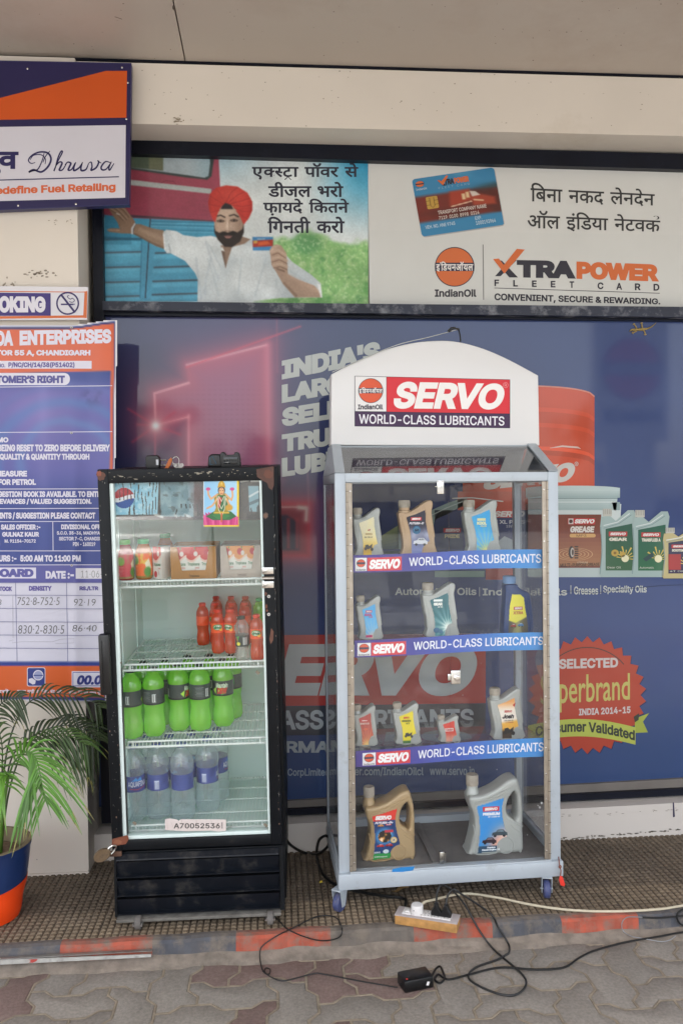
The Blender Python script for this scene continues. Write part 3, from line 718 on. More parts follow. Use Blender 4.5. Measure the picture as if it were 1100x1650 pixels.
# lorry
pa.poly([(160, 250), (352, 250), (358, 356), (352, 368), (160, 349)], 'a04a5c'); pa.put(.35 * sstep(260, 160, X) * pa.mask([(160, 250), (352, 250), (358, 356), (352, 368), (160, 349)]), '6a2c36')
pa.put(.25 * sstep(300, 350, Y) * pa.mask([(160, 250), (352, 250), (358, 356), (160, 349)]), '7a3146')
pa.poly(R1(240, -10, 905, -10, 925, 30, 905, 170, 870, 198, 700, 180, 240, 112), '3a4544', 1); pa.poly(R1(240, -20, 880, -20, 893, 60, 880, 165, 850, 182, 700, 160, 240, 98), 'aebcc2', .8)
pa.poly(R1(240, -10, 515, -10, 515, 125, 240, 98), '566252', .8); pa.poly(R1(400, -10, 515, -10, 515, 122, 400, 110), '7d7f60', 2, .7); pa.put(.25 * pa.mask(R1(515, -10, 900, -10, 880, 180, 515, 130)) * sstep(300, 335, X), '6fa6b8')
pa.poly(R1(240, 197, 905, 272, 900, 312, 240, 240), 'b5bcba', .6); pa.line(R1(500, 222, 540, 205, 600, 212, 618, 236), 1.0, '7e3344')
pa.poly(R1(240, 480, 925, 528, 925, 536, 240, 500), '4a3a44', 1)
pa.poly(R1(40, 480, 240, 505, 945, 538, 950, 680, 800, 1180, 30, 1180), '4793b2')
for y0, y1 in ((535, 545), (560, 575), (600, 612)): pa.line(R1(420, y0, 940, y1), 1.4, '2d6f8c', .8); pa.line(R1(420, y0 + 12, 940, y1 + 12), 1.6, '63adc8', .7)
for k, (y0, xa, xb) in enumerate(((690, 50, 335), (795, 50, 335), (915, 45, 325), (1035, 45, 325), (1150, 40, 320))):
    pa.poly(R1(xa, y0 - 10, xb, y0 - 18, xb, y0 + 70, xa, y0 + 85), '4f9fbd', 1.5); pa.line(R1(xa, y0 - 8, xb, y0 - 15), 3, '41464e', .85, 2); pa.line(R1(xa, y0 + 10, xb, y0 + 2), 5, '60b0cc', .6, 4)
for k, (y0, xa, xb) in enumerate(((790, 455, 780), (905, 445, 780), (1018, 435, 785), (1125, 430, 800))):
    pa.line(R1(xa, y0, xb + 20, y0 - 12), 3, '3c4650', .85, 2); pa.line(R1(xa, y0 + 30, xb + 20, y0 + 18), 7, '62b2cf', .55, 5)
pa.line(R1(412, 515, 400, 700, 372, 1150), 1.8, '2a3a48'); pa.line(R1(345, 640, 330, 1150), 1.4, '2f7390'); pa.line(R1(40, 665, 330, 680), 4, '2c5c74', .8, 3)
pa.put(.3 * pa.mask(R1(40, 480, 260, 500, 260, 720, 40, 720)), '1f5068')
# raised arm and hand on the lorry
skin, sk2, sk3 = '8f7763', 'b79c84', '5f4a3c'
pa.poly(R1(265, 555, 330, 555, 430, 590, 520, 605, 545, 760, 460, 735, 380, 690, 300, 645, 265, 635), skin, .8); pa.line(R1(330, 600, 520, 680), 7, sk2, .5, 6); pa.line(R1(290, 636, 420, 705, 530, 752), 3, sk3, .6, 3)
pa.poly(R1(70, 420, 90, 405, 200, 410, 235, 460, 290, 535, 292, 600, 262, 632, 180, 630, 80, 618, 65, 600, 90, 588, 165, 590, 150, 545, 120, 500), '8a715e', .8)
for a in ((75, 420, 150, 465, 200, 520), (115, 408, 175, 455, 225, 510), (160, 405, 205, 440, 245, 490)): pa.line(R1(*a), 2.6, '9f8672', .8, 1.6); pa.line(R1(*[v + (9 if i % 2 else -4) for i, v in enumerate(a)]), 1.0, '4f3c31', .8)
pa.line(R1(70, 602, 160, 606), 2.6, 'a48a76', .8, 2); pa.line(R1(140, 470, 165, 480), 1.2, 'd8d8d4'); pa.line(R1(288, 555, 266, 590, 266, 632), 2.6, 'c9cdce'); pa.line(R1(296, 557, 276, 595, 275, 634), .9, '55565a')
# shirt
sh = R1(515, 625, 540, 600, 620, 612, 680, 645, 790, 660, 900, 650, 960, 665) + [(365, 396), (378, 400)] + R2(175, 480, 280, 440, 300, 425, 440, 510, 520, 520, 575, 580, 700, 665, 760, 720, 770, 812, 500, 816) + [(318, 494), (319, 450)] + R1(770, 945, 690, 850, 575, 790, 545, 790, 528, 765)
pa.poly(sh, 'c8d0d2', .8); S = pa.mask(sh); f1 = pa.noise(34, 21, 2); pa.put(S * sstep(.5, .75, f1) * .45, 'aab6bd'); pa.put(S * sstep(.55, .3, f1) * .5, 'dfe5e6')
pa.line(R1(560, 715, 575, 785), 2, '8f9aa0', .7); pa.line(R1(520, 640, 530, 760), 2.5, 'e2e7e8', .8)
for a in ((780, 830, 800, 1000, 820, 1150), (860, 700, 920, 900, 960, 1000), (900, 830, 860, 1000, 850, 1120)): pa.line(R1(*a), 3, 'a4b2bc', .45, 4)
for a in ((20, 560, 60, 680, 90, 800), (30, 470, 110, 620), (240, 560, 220, 790), (400, 560, 330, 800), (560, 640, 690, 720), (470, 690, 468, 740)): pa.line(R2(*a), 2.6, 'aab8bf', .5, 3)
# neck, face, beard
pa.poly(R2(105, 470, 180, 478, 240, 410, 300, 430, 260, 460, 180, 480, 160, 540, 137, 620, 118, 520), '8c7464', .8); pa.poly(R2(108, 505, 132, 515, 140, 600, 137, 622), '6d594d', .8)
pa.poly(R2(105, 500, 115, 478, 130, 510), 'dfe4e4', .6)
face = R2(62, 300, 85, 240, 130, 205, 190, 215, 235, 270, 256, 330, 254, 380, 225, 440, 175, 480, 130, 475, 85, 425, 64, 370)
pa.poly(face, 'b79e8b', .8); F = pa.mask(face); pa.put(F * sstep(372, 388, X) * .45, '8a6f5f'); pa.put(F * sstep(353, 345, X) * .3, '96806f'); pa.ell(363, 342, 16, 8, 'c9b3a0', .6, .7)
pa.poly(R2(62, 340, 70, 375, 95, 388, 120, 378, 150, 388, 185, 374, 215, 385, 245, 365, 256, 335, 257, 385, 232, 445, 180, 482, 130, 480, 85, 432, 63, 385), '2b2422', 1.2)
pa.poly(R2(102, 392, 130, 380, 152, 388, 180, 378, 208, 390, 200, 402, 150, 400, 108, 404), '1f1a1a', 1); pa.poly(R2(125, 408, 150, 404, 182, 408, 165, 424, 140, 424), '9c6f68', .8); pa.line(R2(128, 409, 180, 409), 1, '4a2f2e', .9)
pa.ell(367.5, 364.5, 3.3, 5.4, 'd2bda9', .7, .9); pa.line(R2(150, 305, 146, 350), 2.4, 'd8c4b1', .8, 3); pa.line(R2(162, 310, 160, 362), 1.6, '8c7161', .6, 2); pa.line(R2(133, 374, 145, 377), 1, '6c5347'); pa.line(R2(155, 377, 166, 374), 1, '6c5347')
for xa, xb, ym in ((80, 128, 308), (168, 216, 304)):
    pa.line(R2(xa - 6, ym - 28, (xa + xb) / 2, ym - 36, xb + 4, ym - 22), 2.2, '2f2522', .9, 1.4); pa.line(R2(xa, ym + 2, (xa + xb) / 2, ym - 6, xb, ym + 3), 1.6, '3a2d28', .9); pa.line(R2(xa + 6, ym + 7, xb - 6, ym + 8), 1.8, '544439', .8); pa.ell(330 + (xa + xb) / 2 * .2455, 280 + (ym + 4) * .2453, 1.7, 1.5, '2a211f', .4)
# turban
tb = R2(22, 190, 35, 130, 75, 92, 140, 76, 215, 84, 280, 125, 312, 185, 312, 240, 290, 290, 255, 335, 240, 300, 205, 235, 170, 200, 135, 190, 105, 220, 85, 260, 68, 320, 48, 290, 30, 240)
pa.poly(R2(105, 232, 118, 200, 140, 180, 170, 195, 186, 232), '2b2428', .8); pa.poly(tb, 'c23b33', .8); T = pa.mask(tb)
pa.put(T * np.exp(-((X - 371) / 20) ** 2 - ((Y - 312) / 13) ** 2) * .55, 'd9564a'); pa.put(T * sstep(396, 407, X) * .5, '8c2421'); pa.put(T * sstep(343, 335, X) * .5, '8f2622')
for a in ((140, 190, 175, 120, 215, 90), (150, 196, 215, 140, 265, 118), (160, 200, 240, 180, 300, 160), (175, 208, 250, 215, 310, 205), (190, 225, 250, 250, 300, 250), (205, 245, 250, 280, 280, 300), (130, 190, 100, 130, 75, 100), (120, 200, 70, 170, 40, 150), (108, 215, 60, 210, 28, 200), (95, 240, 60, 250, 38, 255)): pa.line(R2(*a), 1.1, '8c211f', .65, 1.2); pa.line(R2(*[v + (5 if i % 2 else 3) for i, v in enumerate(a)]), .9, 'd8584c', .4, 1.2)
# hand holding the small card
pa.poly(R2(425, 505, 460, 465, 500, 470, 535, 520, 545, 660, 600, 690, 720, 735, 768, 800, 765, 812, 590, 812, 510, 720, 465, 640, 437, 600, 432, 545), 'a98f7c', .8)
for a in ((440, 515, 480, 500, 530, 535), (440, 560, 490, 545, 540, 570), (450, 600, 495, 590, 540, 610)): pa.line(R2(*a), 3.6, 'bda591', .8, 3); pa.line(R2(*[v + (20 if i % 2 else 0) for i, v in enumerate(a)]), 1.2, '6f5648', .8, 1)
pa.line(R2(545, 670, 640, 720, 750, 770), 6, 'bba08b', .6, 6); pa.line(R2(520, 720, 600, 800), 4, '7d6454', .6, 4); pa.line(R2(475, 625, 520, 640), 2.5, '6a5347', .7, 2); pa.poly(R2(760, 730, 770, 812, 760, 812, 735, 720), 'e3e8e8', .8)
pa.poly(R2(313, 415, 448, 415, 447, 504, 315, 504), '3f7fb2', .4); pa.poly(R2(314, 440, 448, 432, 447, 476, 315, 482), '9c3327', 1.2); pa.poly(R2(350, 450, 410, 440, 430, 462, 350, 472), 'd0602f', 1.5, .8); pa.poly(R2(320, 440, 345, 438, 345, 456, 320, 458), 'c79a4a', .6); pa.line(R2(345, 430, 395, 428), 1.2, 'dfe3e6', .8)
pa.poly(R2(425, 500, 440, 478, 470, 463, 490, 468, 470, 490, 440, 520), 'b59b88', .8); pa.line(R2(432, 512, 448, 492), 1, 'd9c2b2', .7)
pa.blur(1); pa.mul(.9 + .2 * pa.noise(38, 33, 3)); pa.mul(.965 + .07 * pa.noise(2.2, 31, 1)); pa.build('printed_scene', M['banner'], ub, mu, 1, 1.0)
p = Print(mu, .92); p.grad([(592.5, 250), (1700, 250), (1700, 525), (595, 492)], 'dcdcd8', 'd8d9d5', 1, 2)
dk = '2f3140'
p.text('', (406, 262.5, 577, 290), dk, tris=hindi(['ए', ('क', .74), ('स', .6), 'ट', '^', 'ा', ' ', 'पॉवर', ' ', 'से'], .014), layer=3)
p.text('', (432, 293, 553, 318), dk, tris=hindi(['डीजल', ' ', 'भरो'], .014), layer=3); p.text('', (424, 320, 562, 347.5), dk, tris=hindi(['फ़ायदे', ' ', 'िकतने'], .014), layer=3)
p.text('', (431, 349, 555, 376), dk, tris=hindi(['िगनती', ' ', 'करो'], .014), layer=3)
p.text('', 0, '3b3b3c', tris=hindi(['िबना', ' ', 'नकद', ' ', 'लेनदेन'], .008), layer=3, quad=[(854, 294), (1054, 305.5), (1054, 333), (854, 326.5)])
p.text('', 0, '3b3b3c', tris=hindi(['ऑल', ' ', 'इंिडया', ' ', 'नेटवक', '`'], .008), layer=3, quad=[(849, 338), (1063, 348), (1063, 377), (849, 371)])
emblem(p, 732, 430, 32); p.text('IndianOil', (700, 466, 767, 478.5), '3b3a42', .03, layer=3); p.line([(777.6, 394), (778.6, 483)], 1.1, '4a4a4e', 3)
xk = '30303c'; og = 'd9703c'
p.poly([(797, 445), (806, 445), (832, 419), (820, 419)], xk, 3); p.poly([(795, 418), (808, 420), (834, 447), (820, 447)], xk, 4); p.poly([(794, 417.5), (803, 416.5), (811, 427), (832, 401), (845, 402), (812, 441)], og, 5)
p.text('TRA', 0, xk, .06, layer=3, quad=[(832, 419), (927, 420.5), (927, 449), (832, 447)]); p.text('POWER', 0, og, .06, layer=3, quad=[(928, 421), (1061, 426), (1061, 454), (928, 449.5)])
for i, ch in enumerate('FLEET'): x = 796 + i * 30.2; p.text(ch, (x, 450.5 + i * .7, x + 7.5, 461 + i * .7), xk, .03, layer=3)
for i, ch in enumerate('CARD'): x = 962 + i * 30; p.text(ch, (x, 455 + i * .8, x + 9.5, 466 + i * .8), xk, .03, layer=3)
p.line([(796, 464), (1062, 472.5)], 1.0, xk, 3); p.text('CONVENIENT, SECURE & REWARDING.', 0, xk, .03, layer=3, quad=[(796, 472.5), (1063, 481), (1063, 492.5), (796, 486)])
# the large tilted card
C = lambda u, v: tuple(np.array((663, 289)) + np.array((132, -19.5)) * u + np.array((16.5, 92.5)) * v)
cm = Print(lambda x, y, l=0: mu(*C(x, y), l), .92); rr = []
for cx, cy, a0 in ((.96, .055, -90), (.96, .945, 0), (.04, .945, 90), (.04, .055, 180)): rr += [(cx + .04 * math.cos(rad(a0 + t)), cy + .055 * math.sin(rad(a0 + t))) for t in range(0, 91, 18)]
cm.poly([(x + .008, y + .02) for x, y in rr], 'aeb0ae', 2); cm.poly(rr, '3b86b2', 3)
cp = Paint(0, 0, 1, 1, .0125, '3c88b4'); cp.put(.35 * sstep(.4, 0, cp.Y) * sstep(.4, .8, cp.noise(.3, 2)), '6fb2d0')
bm_ = sstep(.27, .36, cp.Y - .08 * cp.X * 0) * (1 - sstep(.72, .8, cp.Y)); cp.put(bm_, '7a2f25'); nn = cp.noise(.5, 5); cp.put(bm_ * sstep(.45, .75, nn) * .6, 'a8432c'); cp.put(bm_ * sstep(.5, .25, nn) * .6, '46251f'); cp.put(sstep(.5, 1, cp.X) * np.exp(-((cp.Y - .3) / .06) ** 2) * .8, '2f4a50')
cp.poly([(.42, .3), (.66, .3), (.68, .5), (.4, .55)], 'b4442c', .03, .8); cp.poly([(.66, .42), (.75, .4), (.95, .5), (.95, .62), (.68, .6)], 'b84a30', .03, .8); cp.poly([(.66, .34), (.73, .36), (.78, .43), (.68, .44)], 'e0d8cc', .01, .9)
for a in ((.56, .37, .6, .47), (.61, .35, .65, .45)): cp.poly([(a[0], a[1]), (a[2], a[1]), (a[2], a[3]), (a[0], a[3])], 'e6d0a0', .01, .9)
cp.line([(.42, .56), (.66, .52)], .02, 'e8c4a8', .9, .01); cp.line([(.7, .5), (.8, .53)], .025, 'f0d8b0', .8, .02)
ins = (np.maximum(np.abs(cp.X - .5) - .46, 0) ** 2 / .04 ** 2 + np.maximum(np.abs(cp.Y - .5) - .445, 0) ** 2 / .055 ** 2) <= 1.0
cp.build('printed_card', M['banner'], ub, cm.map, 4, .92, ins)
emblem(cm, .085, .1, .052, 5, False); cm.poly([(.3, .08), (.33, .08), (.4, .19), (.36, .19)], xk, 6); cm.poly([(.3, .08), (.33, .08), (.345, .11), (.42, 0.02), (.44, .03), (.36, .18)], 'd9703c', 7)
cm.text('TRA', (.38, .08, .5, .18), xk, .06, layer=6); cm.text('POWER', (.5, .08, .68, .18), 'd9703c', .06, layer=6); cm.text('F L E E T   C A R D', (.3, .2, .68, .235), '8fb3c6', layer=6); cm.text('IndianOil', (.03, .17, .16, .205), 'dfe5e8', layer=6)
cm.rrect(.125, .34, .265, .55, .02, 'c39a45', 6); 
for q in ([(.125, .41), (.17, .41)], [(.125, .48), (.17, .48)], [(.22, .41), (.265, .41)], [(.22, .48), (.265, .48)], [(.17, .36), (.17, .5), (.195, .53), (.22, .5), (.22, .36)]): cm.line(q, .008, '6b5322', 7)
cm.text('TRANSPORT COMPANY NAME', (.24, .6, .83, .665), 'e2d6cc', .01, layer=6); cm.text('7119  0100  8998  0314', (.24, .695, .73, .755), 'e2d6cc', .01, layer=6)
cm.text('VEH. NO. HNE 9745', (.06, .82, .42, .88), 'c9dde6', .01, layer=6); cm.text('EXP.', (.67, .79, .75, .85), 'c9dde6', .01, layer=6); cm.text('1000193964', (.67, .87, .91, .935), 'c9dde6', .01, layer=6)
cm.build('printed_card_lettering', M['banner'], ub)
p.build('printed_lettering', M['banner'], ub)

# lower banner: lubricants advert covering the whole lower window
lb = thing('window_banner', 'huge dark blue lubricants banner with a glowing red numeral filling the lower window', 'banner', (.6, YG, 1.2))
ml = lambda x, y, l=0: P(x, y, YG - .0005 - l * .0004) - np.array([.6, YG, 1.2])
pa = Paint(160, 506, 1190, 1300, 1.7, '27396a'); X, Y = pa.X, pa.Y; KB = .82
pa.put(sstep(620, 900, X) * .6, '3a4f86'); pa.put(sstep(900, 1250, Y) * .75, '37507c'); pa.put(sstep(480, 240, X) * .35, '272e54'); pa.put(.5 * (1 - sstep(520, 640, Y)) * sstep(700, 300, X), '4a5080')
pa.put(.18 * sstep(.4, .8, pa.noise(260, 2, 4)), '5068a8')
one = [(249, 634), (304, 617), (301, 588), (429, 556), (434, 810), (495, 812), (495, 895), (250, 897), (250, 812), (304, 810), (304, 669), (251, 685)]
inn = pa.mask(one, 3); pa.put(inn * .85, 'b86a8e'); dots = np.exp(-(((X % 9) - 4.5) / 2.6) ** 2 - (((Y % 8) - 4) / 1.5) ** 2); pa.put(inn * dots * .22 * sstep(600, 640, Y), '6a3058')
pa.glow(one, 34, 'b04a6c', .66, 1, True); pa.glow(one, 17, 'c8667e', .6, 1.3, True); pa.glow([(251, 685), (249, 634), (304, 617)], 2, 'ffb9c4', .9, 1.5); pa.glow([(301, 588), (429, 556)], 2.2, 'ffc4cc', .6, 1.5); pa.glow([(304, 669), (304, 812)], 2.2, 'ffb0be', .6, 1.5); pa.glow([(431, 557), (435, 808)], 6, 'e07f98', .6, 1.5)
pa.glow([(251, 685), (303, 672)], 3, 'ffb0b8', .9); pa.glow([(300, 592), (484, 526)], 1.6, 'e0506c', .7, 1.4); pa.glow([(446, 515), (447, 600)], 1.5, 'c05878', .4); pa.glow([(250, 690), (250, 735)], 1.6, 'd85878', .6)
for q in ((207, 659), (214, 712), (290, 700), (222, 684), (282, 664)): pa.glow([(251, 686), q], 2.2, 'd84060', .55, 1.2)
r = np.hypot(X - 251, Y - 686); pa.put(np.exp(-(r / 34) ** 1.2) * .7, 'c83858'); pa.put(np.exp(-(r / 13) ** 1.1), 'ffe0dc'); pa.put(np.exp(-(r / 6) ** 2), 'ffffff')
foot = [(330, 812), (497, 812), (497, 895), (330, 897)]; pa.put(pa.mask(foot, 4) * .9, '8f2f3e'); pa.glow(foot, 7, 'd0384a', .8, 1.3, True); pa.poly([(345, 830), (462, 830), (480, 842), (482, 886), (345, 888)], '312a46', 3, .9)
for x in (462, 476): pa.poly([(x, 835), (x + 5, 835), (x + 5, 884), (x, 884)], 'b03a48', 2.5, .8)
pa.glow([(440, 817), (494, 817)], 2.5, 'f4c8c0', .8); pa.glow([(482, 818), (494, 820), (493, 838)], 4, 'e8d8cc', .9, 1.3); pa.glow([(495, 740), (498, 840)], 1.4, 'c08898', .5)
pa.build('printed_numeral', M['banner'], lb, ml, 1, KB)
p = Print(ml, KB); W = 'c9cec9'
for t, y0, y1, h0, h1, xe in (("INDIA'S", 581, 549, 612, 583, 612), ('LARGEST', 620, 588, 650, 619, 628), ('SELLING', 658, 630, 688, 661, 626), ('TRUSTED', 700, 673, 729, 704, 634), ('LUBRICANTS', 738, 704, 769, 736, 690)):
    p.text(t, 0, W, .055, layer=3, quad=[(454, y0), (xe, y1), (xe, h1), (454, h0)])
p.grad([(1189, 500), (1700, 500), (1700, 900), (1189, 900)], '27396a', '2f4276', 1, 10); p.grad([(1189, 900), (1700, 900), (1700, 1320), (1189, 1300)], '2f4276', '36507c', 1, 10)
# drum
D0, D1 = 745, 957
def drumy(x, y): u = (x - 851) / 106; return y - 17 * math.sqrt(max(0, 1 - u * u)) + 17
q = [(x, drumy(x, 623)) for x in np.linspace(D0, D1, 20)]
for i in range(24):
    a, b = D0 + (D1 - D0) * i / 24, D0 + (D1 - D0) * (i + 1) / 24; s_ = abs(i - 15) / 15; c = lin('d8502c') * (1.08 - .45 * s_ ** 1.6)
    p.mb.cur = tuple(c * KB)
    for y0, y1, f in ((621, 655, 1), (655, 662, 1.15), (662, 680, .93), (680, 687, 1.12), (687, 718, .97), (718, 724, 1.35), (724, 732, .8), (732, 830, 1)):
        p.mb.cur = tuple(np.minimum(c * KB * f, 1)); e0, e1 = 640 - drumy(a, 640), 640 - drumy(b, 640)
        p.mb.add([ml(a, y0 + 1 - e0, 2), ml(b, y0 + 1 - e1, 2), ml(b, y1 + 1 - e1, 2), ml(a, y1 + 1 - e0, 2)], [(0, 1, 2, 3)])
p.line([(x, 622 - (640 - drumy(x, 640))) for x in np.linspace(D0, D1, 30)], 2.2, 'e0907c', 3); p.line([(885, 722), (905, 719), (930, 721), (935, 723)], 3, 'e9cfc6', 4, lambda t: math.sin(math.pi * min(max(t, .05), .95)))
p.text('SERVO', 0, 'd9d6d0', .055, SERVO_SH, layer=4, quad=[(780, 762), (926, 744), (925, 775), (778, 790)]); p.text('®', (925, 744, 931, 751), 'd9d6d0', layer=4)
# pail of grease
p.grad([(846, 812), (1000, 812), (994, 930), (850, 930)], 'd8e2df', 'b9c9c8', 5, 4); p.grad([(846, 786), (998, 786), (998, 802), (846, 802)], 'cfe0de', '9fb6b6', 6, 6); p.grad([(850, 802), (994, 802), (992, 822), (850, 822)], 'c2d4d2', 'a9bebd', 6, 5)
p.ell(922, 787, 76, 4.5, 'c6d8d6', 7); p.line([(850, 803), (994, 803)], 1.4, '7f9696', 7); p.line([(850, 809), (992, 809)], 1.2, 'e4ecea', 7); p.poly([(985, 809), (998, 809), (998, 822), (988, 822)], '93aaaa', 6)
p.grad([(850, 829), (968, 829), (968, 915), (850, 915)], '8a4a3a', '7d4130', 7, 6, True); p.grad([(850, 860), (968, 860), (968, 912), (850, 912)], '8a4836', 'b07a50', 8, 8)
p.rect(914, 835, 958, 845, 'c93a3a', 9); servo(p, (925, 836.5, 957, 843.5), layer=10); p.rect(915, 835.5, 923, 844.5, 'd9d2cc', 10); p.ell(919, 840, 3, 3, '5b3a34', 11)
p.text('GREASE', (918, 848, 957, 858), 'e6e0d8', .05, .15, layer=9); p.rrect(917, 860, 959, 866, 3, 'd8a868', 9); p.text('MP3', (928, 861.2, 944, 865), '5a3a24', layer=10)
for k in range(4): p.ring(924, 893, 11 + 6 * k, 12.4 + 6 * k, 'd8a878', 9 + (k % 2), ky=.34)
p.ell(920, 890, 4.5, 10, '2f2a2a', 11); p.ell(921.5, 890, 3, 7.5, 'cfc6bc', 12); p.ell(922, 890, 1.8, 5, '54443c', 13)
for k in range(6): p.rect(925, 880 + k * 3.6, 931, 882 + k * 3.6, '332c2a', 11)
p.text('LITHIUM', (929, 905, 946, 908), 'e9d8bc', layer=10); p.text('MULTI-PURPOSE GREASE', 0, '3c2a20', .02, layer=10, quad=[(902, 908), (965, 906.5), (965, 911.5), (902, 914)])
# three cans on the print
def pcan(x, y, w, h, body, lab, txt, sub, lay, dark=False):
    A = lambda *a: [(x + a[i] * w, y + a[i + 1] * h) for i in range(0, len(a), 2)]
    p.poly(A(.03, .1, .28, .08, .45, .16, .8, .0, .98, 0, 1.03, .08, .98, .3, 1.0, .6, 1.06, .98, 1.0, 1.0, .02, 1.0, -.02, .95, .04, .6, .0, .25), body, lay); p.poly(A(.08, -.02, .34, -.02, .34, .09, .08, .09), 'c9c8bc', lay + 1)
    for k in range(5): p.line(A(.11 + k * .05, -.015, .11 + k * .05, .06), .8, '8f8f86', lay + 2)
    p.line(A(.1, .23, .5, .18, .85, .05), 1.4, 'e3ebe9', lay + 1); p.line(A(.1, .27, .55, .2, .9, .07), 1.0, '7f9594', lay + 1); p.line(A(.02, .25, .06, .6, .0, .95), 1.2, '8ba3a1', lay + 1)
    L = A(.16, .28, .55, .27, .92, .14, .9, .5, 1.0, .9, .16, .9); p.grad(A(.16, .28, .92, .2, .98, .9, .16, .9), lab[0], lab[1], lay + 1, 8)
    for k in range(9): a = rad(190 + k * 22); p.poly([tuple(np.array((x + .72 * w, y + .72 * h)))] + [(x + .72 * w + math.cos(a + d) * (14 + 6 * (k % 2)), y + .72 * h + math.sin(a + d) * (14 + 6 * (k % 2))) for d in (-.06, .06)], 'e6c860', lay + 2)
    p.ell(x + .72 * w, y + .72 * h, 6, 6, 'f6efc4', lay + 3); p.rect(x + .25 * w, y + .32 * h, x + .78 * w, y + .39 * h, 'c93a3a', lay + 3); servo(p, (x + .29 * w, y + .335 * h, x + .74 * w, y + .375 * h), layer=lay + 4)
    p.text(txt, (x + .26 * w, y + .41 * h, x + .78 * w, y + .46 * h), 'f0ecd8', .05, layer=lay + 4); p.text(sub, (x + .2 * w, y + .84 * h, x + .6 * w, y + .87 * h), 'e6e8d8', layer=lay + 4)
pcan(966, 822, 56, 108, 'a9bfbb', ('1f5a44', '3f6a44'), 'GEAR', 'Gear Oil', 8); p.ell(990, 891, 6, 5.5, 'c9a84c', 11); p.ell(1002, 893, 4.5, 4.5, 'c9a84c', 11); p.ell(990, 891, 2.4, 2.2, '8a6c2c', 12)
pcan(1018, 824, 58, 106, 'a9bfbb', ('1f5f4a', '2f7048'), 'TRANSFLUID A', 'Automatic', 12); p.poly([(1035, 900), (1050, 890), (1053, 896), (1040, 905)], '2d4a4a', 16)
pcan(1067, 852, 56, 80, 'c9bb86', ('2c3050', '33204a'), 'SCOOTOMATIC', '4T Oil', 18); p.rect(1076, 893, 1096, 918, 'b03030', 22)
# products that show through the cabinet
p.rect(737, 792, 850, 822, 'b8503a', 5); p.rect(700, 822, 850, 885, '2c3560', 5); p.rect(788, 822, 828, 834, 'c0403a', 6); servo(p, (796, 823.5, 845, 833), 'd9d6d0', 7); p.text('PRIDE XL PLUS', (772, 838, 845, 844), 'd0d0d0', .02, layer=6); p.text('15W-40', (815, 846, 838, 850), 'd0d0d0', layer=6)
p.poly([(640, 850), (665, 835), (722, 810), (752, 800), (752, 812), (700, 838), (690, 885), (640, 885)], '8fa39c', 5); p.line([(650, 852), (720, 818), (750, 806)], 1.6, 'b9c8c2', 6); p.rect(708, 848, 745, 885, '2f3a58', 6); p.rect(714, 851, 742, 858, 'b83a3a', 7); servo(p, (717, 852, 740, 857), 'd9d6d0', 8); p.text('PRIDE', (716, 861, 740, 867), 'c9bb86', .04, layer=7)
p.grad([(610, 866), (642, 846), (642, 885), (610, 885)], '8f9a68', '44585c', 5, 6); p.line([(728, 803), (760, 802), (810, 808)], 1.6, 'dfe3e0', 7); p.poly([(800, 874), (812, 864), (830, 872), (836, 892), (806, 892)], '8f9aa0', 8); p.poly([(700, 920), (780, 920), (780, 930), (700, 930)], '7f9c92', 5)
p.rect(782, 905, 830, 934, '9c3f34', 5); p.text('Automotive Oils', (636, 947, 767, 959), W, .02, layer=4); p.line([(772, 946), (772, 961)], 1, W, 4); p.text('Industrial Oils', (777, 948, 913, 959.5), W, .02, layer=4); p.line([(919, 943), (919, 957)], 1, W, 4)
p.text('Greases', (924, 945, 963, 958), W, .02, layer=4); p.line([(967, 943), (967, 957)], 1, W, 4); p.text('Speciality Oils', (971, 943.5, 1041, 957.5), W, .02, layer=4)
# big red sign on the print
p.poly([(360, 1024), (782, 1021), (782, 1133), (360, 1139)], 'b03a36', 4); servo(p, (372, 1037, 768, 1122), 'b9c0c0', 5, .045); p.poly([(360, 1139.5), (782, 1133.5), (782, 1182), (360, 1186)], '2e3644', 4)
p.text('WORLD CLASS LUBRICANTS', 0, 'a9b3b8', .03, layer=5, quad=[(262, 1146), (763, 1142), (763, 1172), (262, 1179)]); p.text('HIGH PERFORMANCE', (262, 1194, 597, 1213), 'a9b3b8', .035, layer=4)
p.text('/IndianOilCorpLimited', (408, 1238, 530, 1253), 'a0aeb8', .015, layer=4); p.text('twitter.com/IndianOilcl', (545, 1236, 682, 1251), 'a0aeb8', .015, layer=4); p.text('www.servo.in', (692, 1235, 764, 1249), 'a0aeb8', .015, layer=4)
# award seal
cx, cy = 945.5, 1120
star = [(cx + (95 if i % 2 == 0 else 85.5) * math.cos(rad(i * 6 - 90)), cy + (95 if i % 2 == 0 else 85.5) * math.sin(rad(i * 6 - 90))) for i in range(60)]
p.poly([(x + 1.2, y + 1.5) for x, y in star], '28345a', 4); p.poly(star, 'b8452f', 5); p.ring(cx, cy, 76, 77.6, '4d3a34', 6, -140, -40)
p.text('SELECTED', 0, 'd6ccc8', .035, layer=6, quad=[(900, 1062), (995, 1059.5), (995, 1075.5), (900, 1078)]); p.text('Superbrand', 0, 'c9bf6a', .01, font='B', layer=6, quad=[(870, 1088), (1014, 1084), (1014, 1141), (870, 1150)])
p.text('INDIA 2014-15', 0, 'd6ccc8', .03, layer=6, quad=[(932, 1142), (1015, 1138), (1015, 1149), (932, 1153)])
rib = [(850 + 173 * t, 1176 - 19 * math.sin(math.pi * (.12 + .76 * t)) + 3 * t) for t in np.linspace(0, 1, 14)]
p.poly([(1022, 1158), (1045, 1149), (1035, 1163), (1043, 1180), (1022, 1181)], 'a9b548', 6); p.poly([(1020, 1155), (1029, 1149), (1028, 1160), (1022, 1164)], '3a3f33', 7)
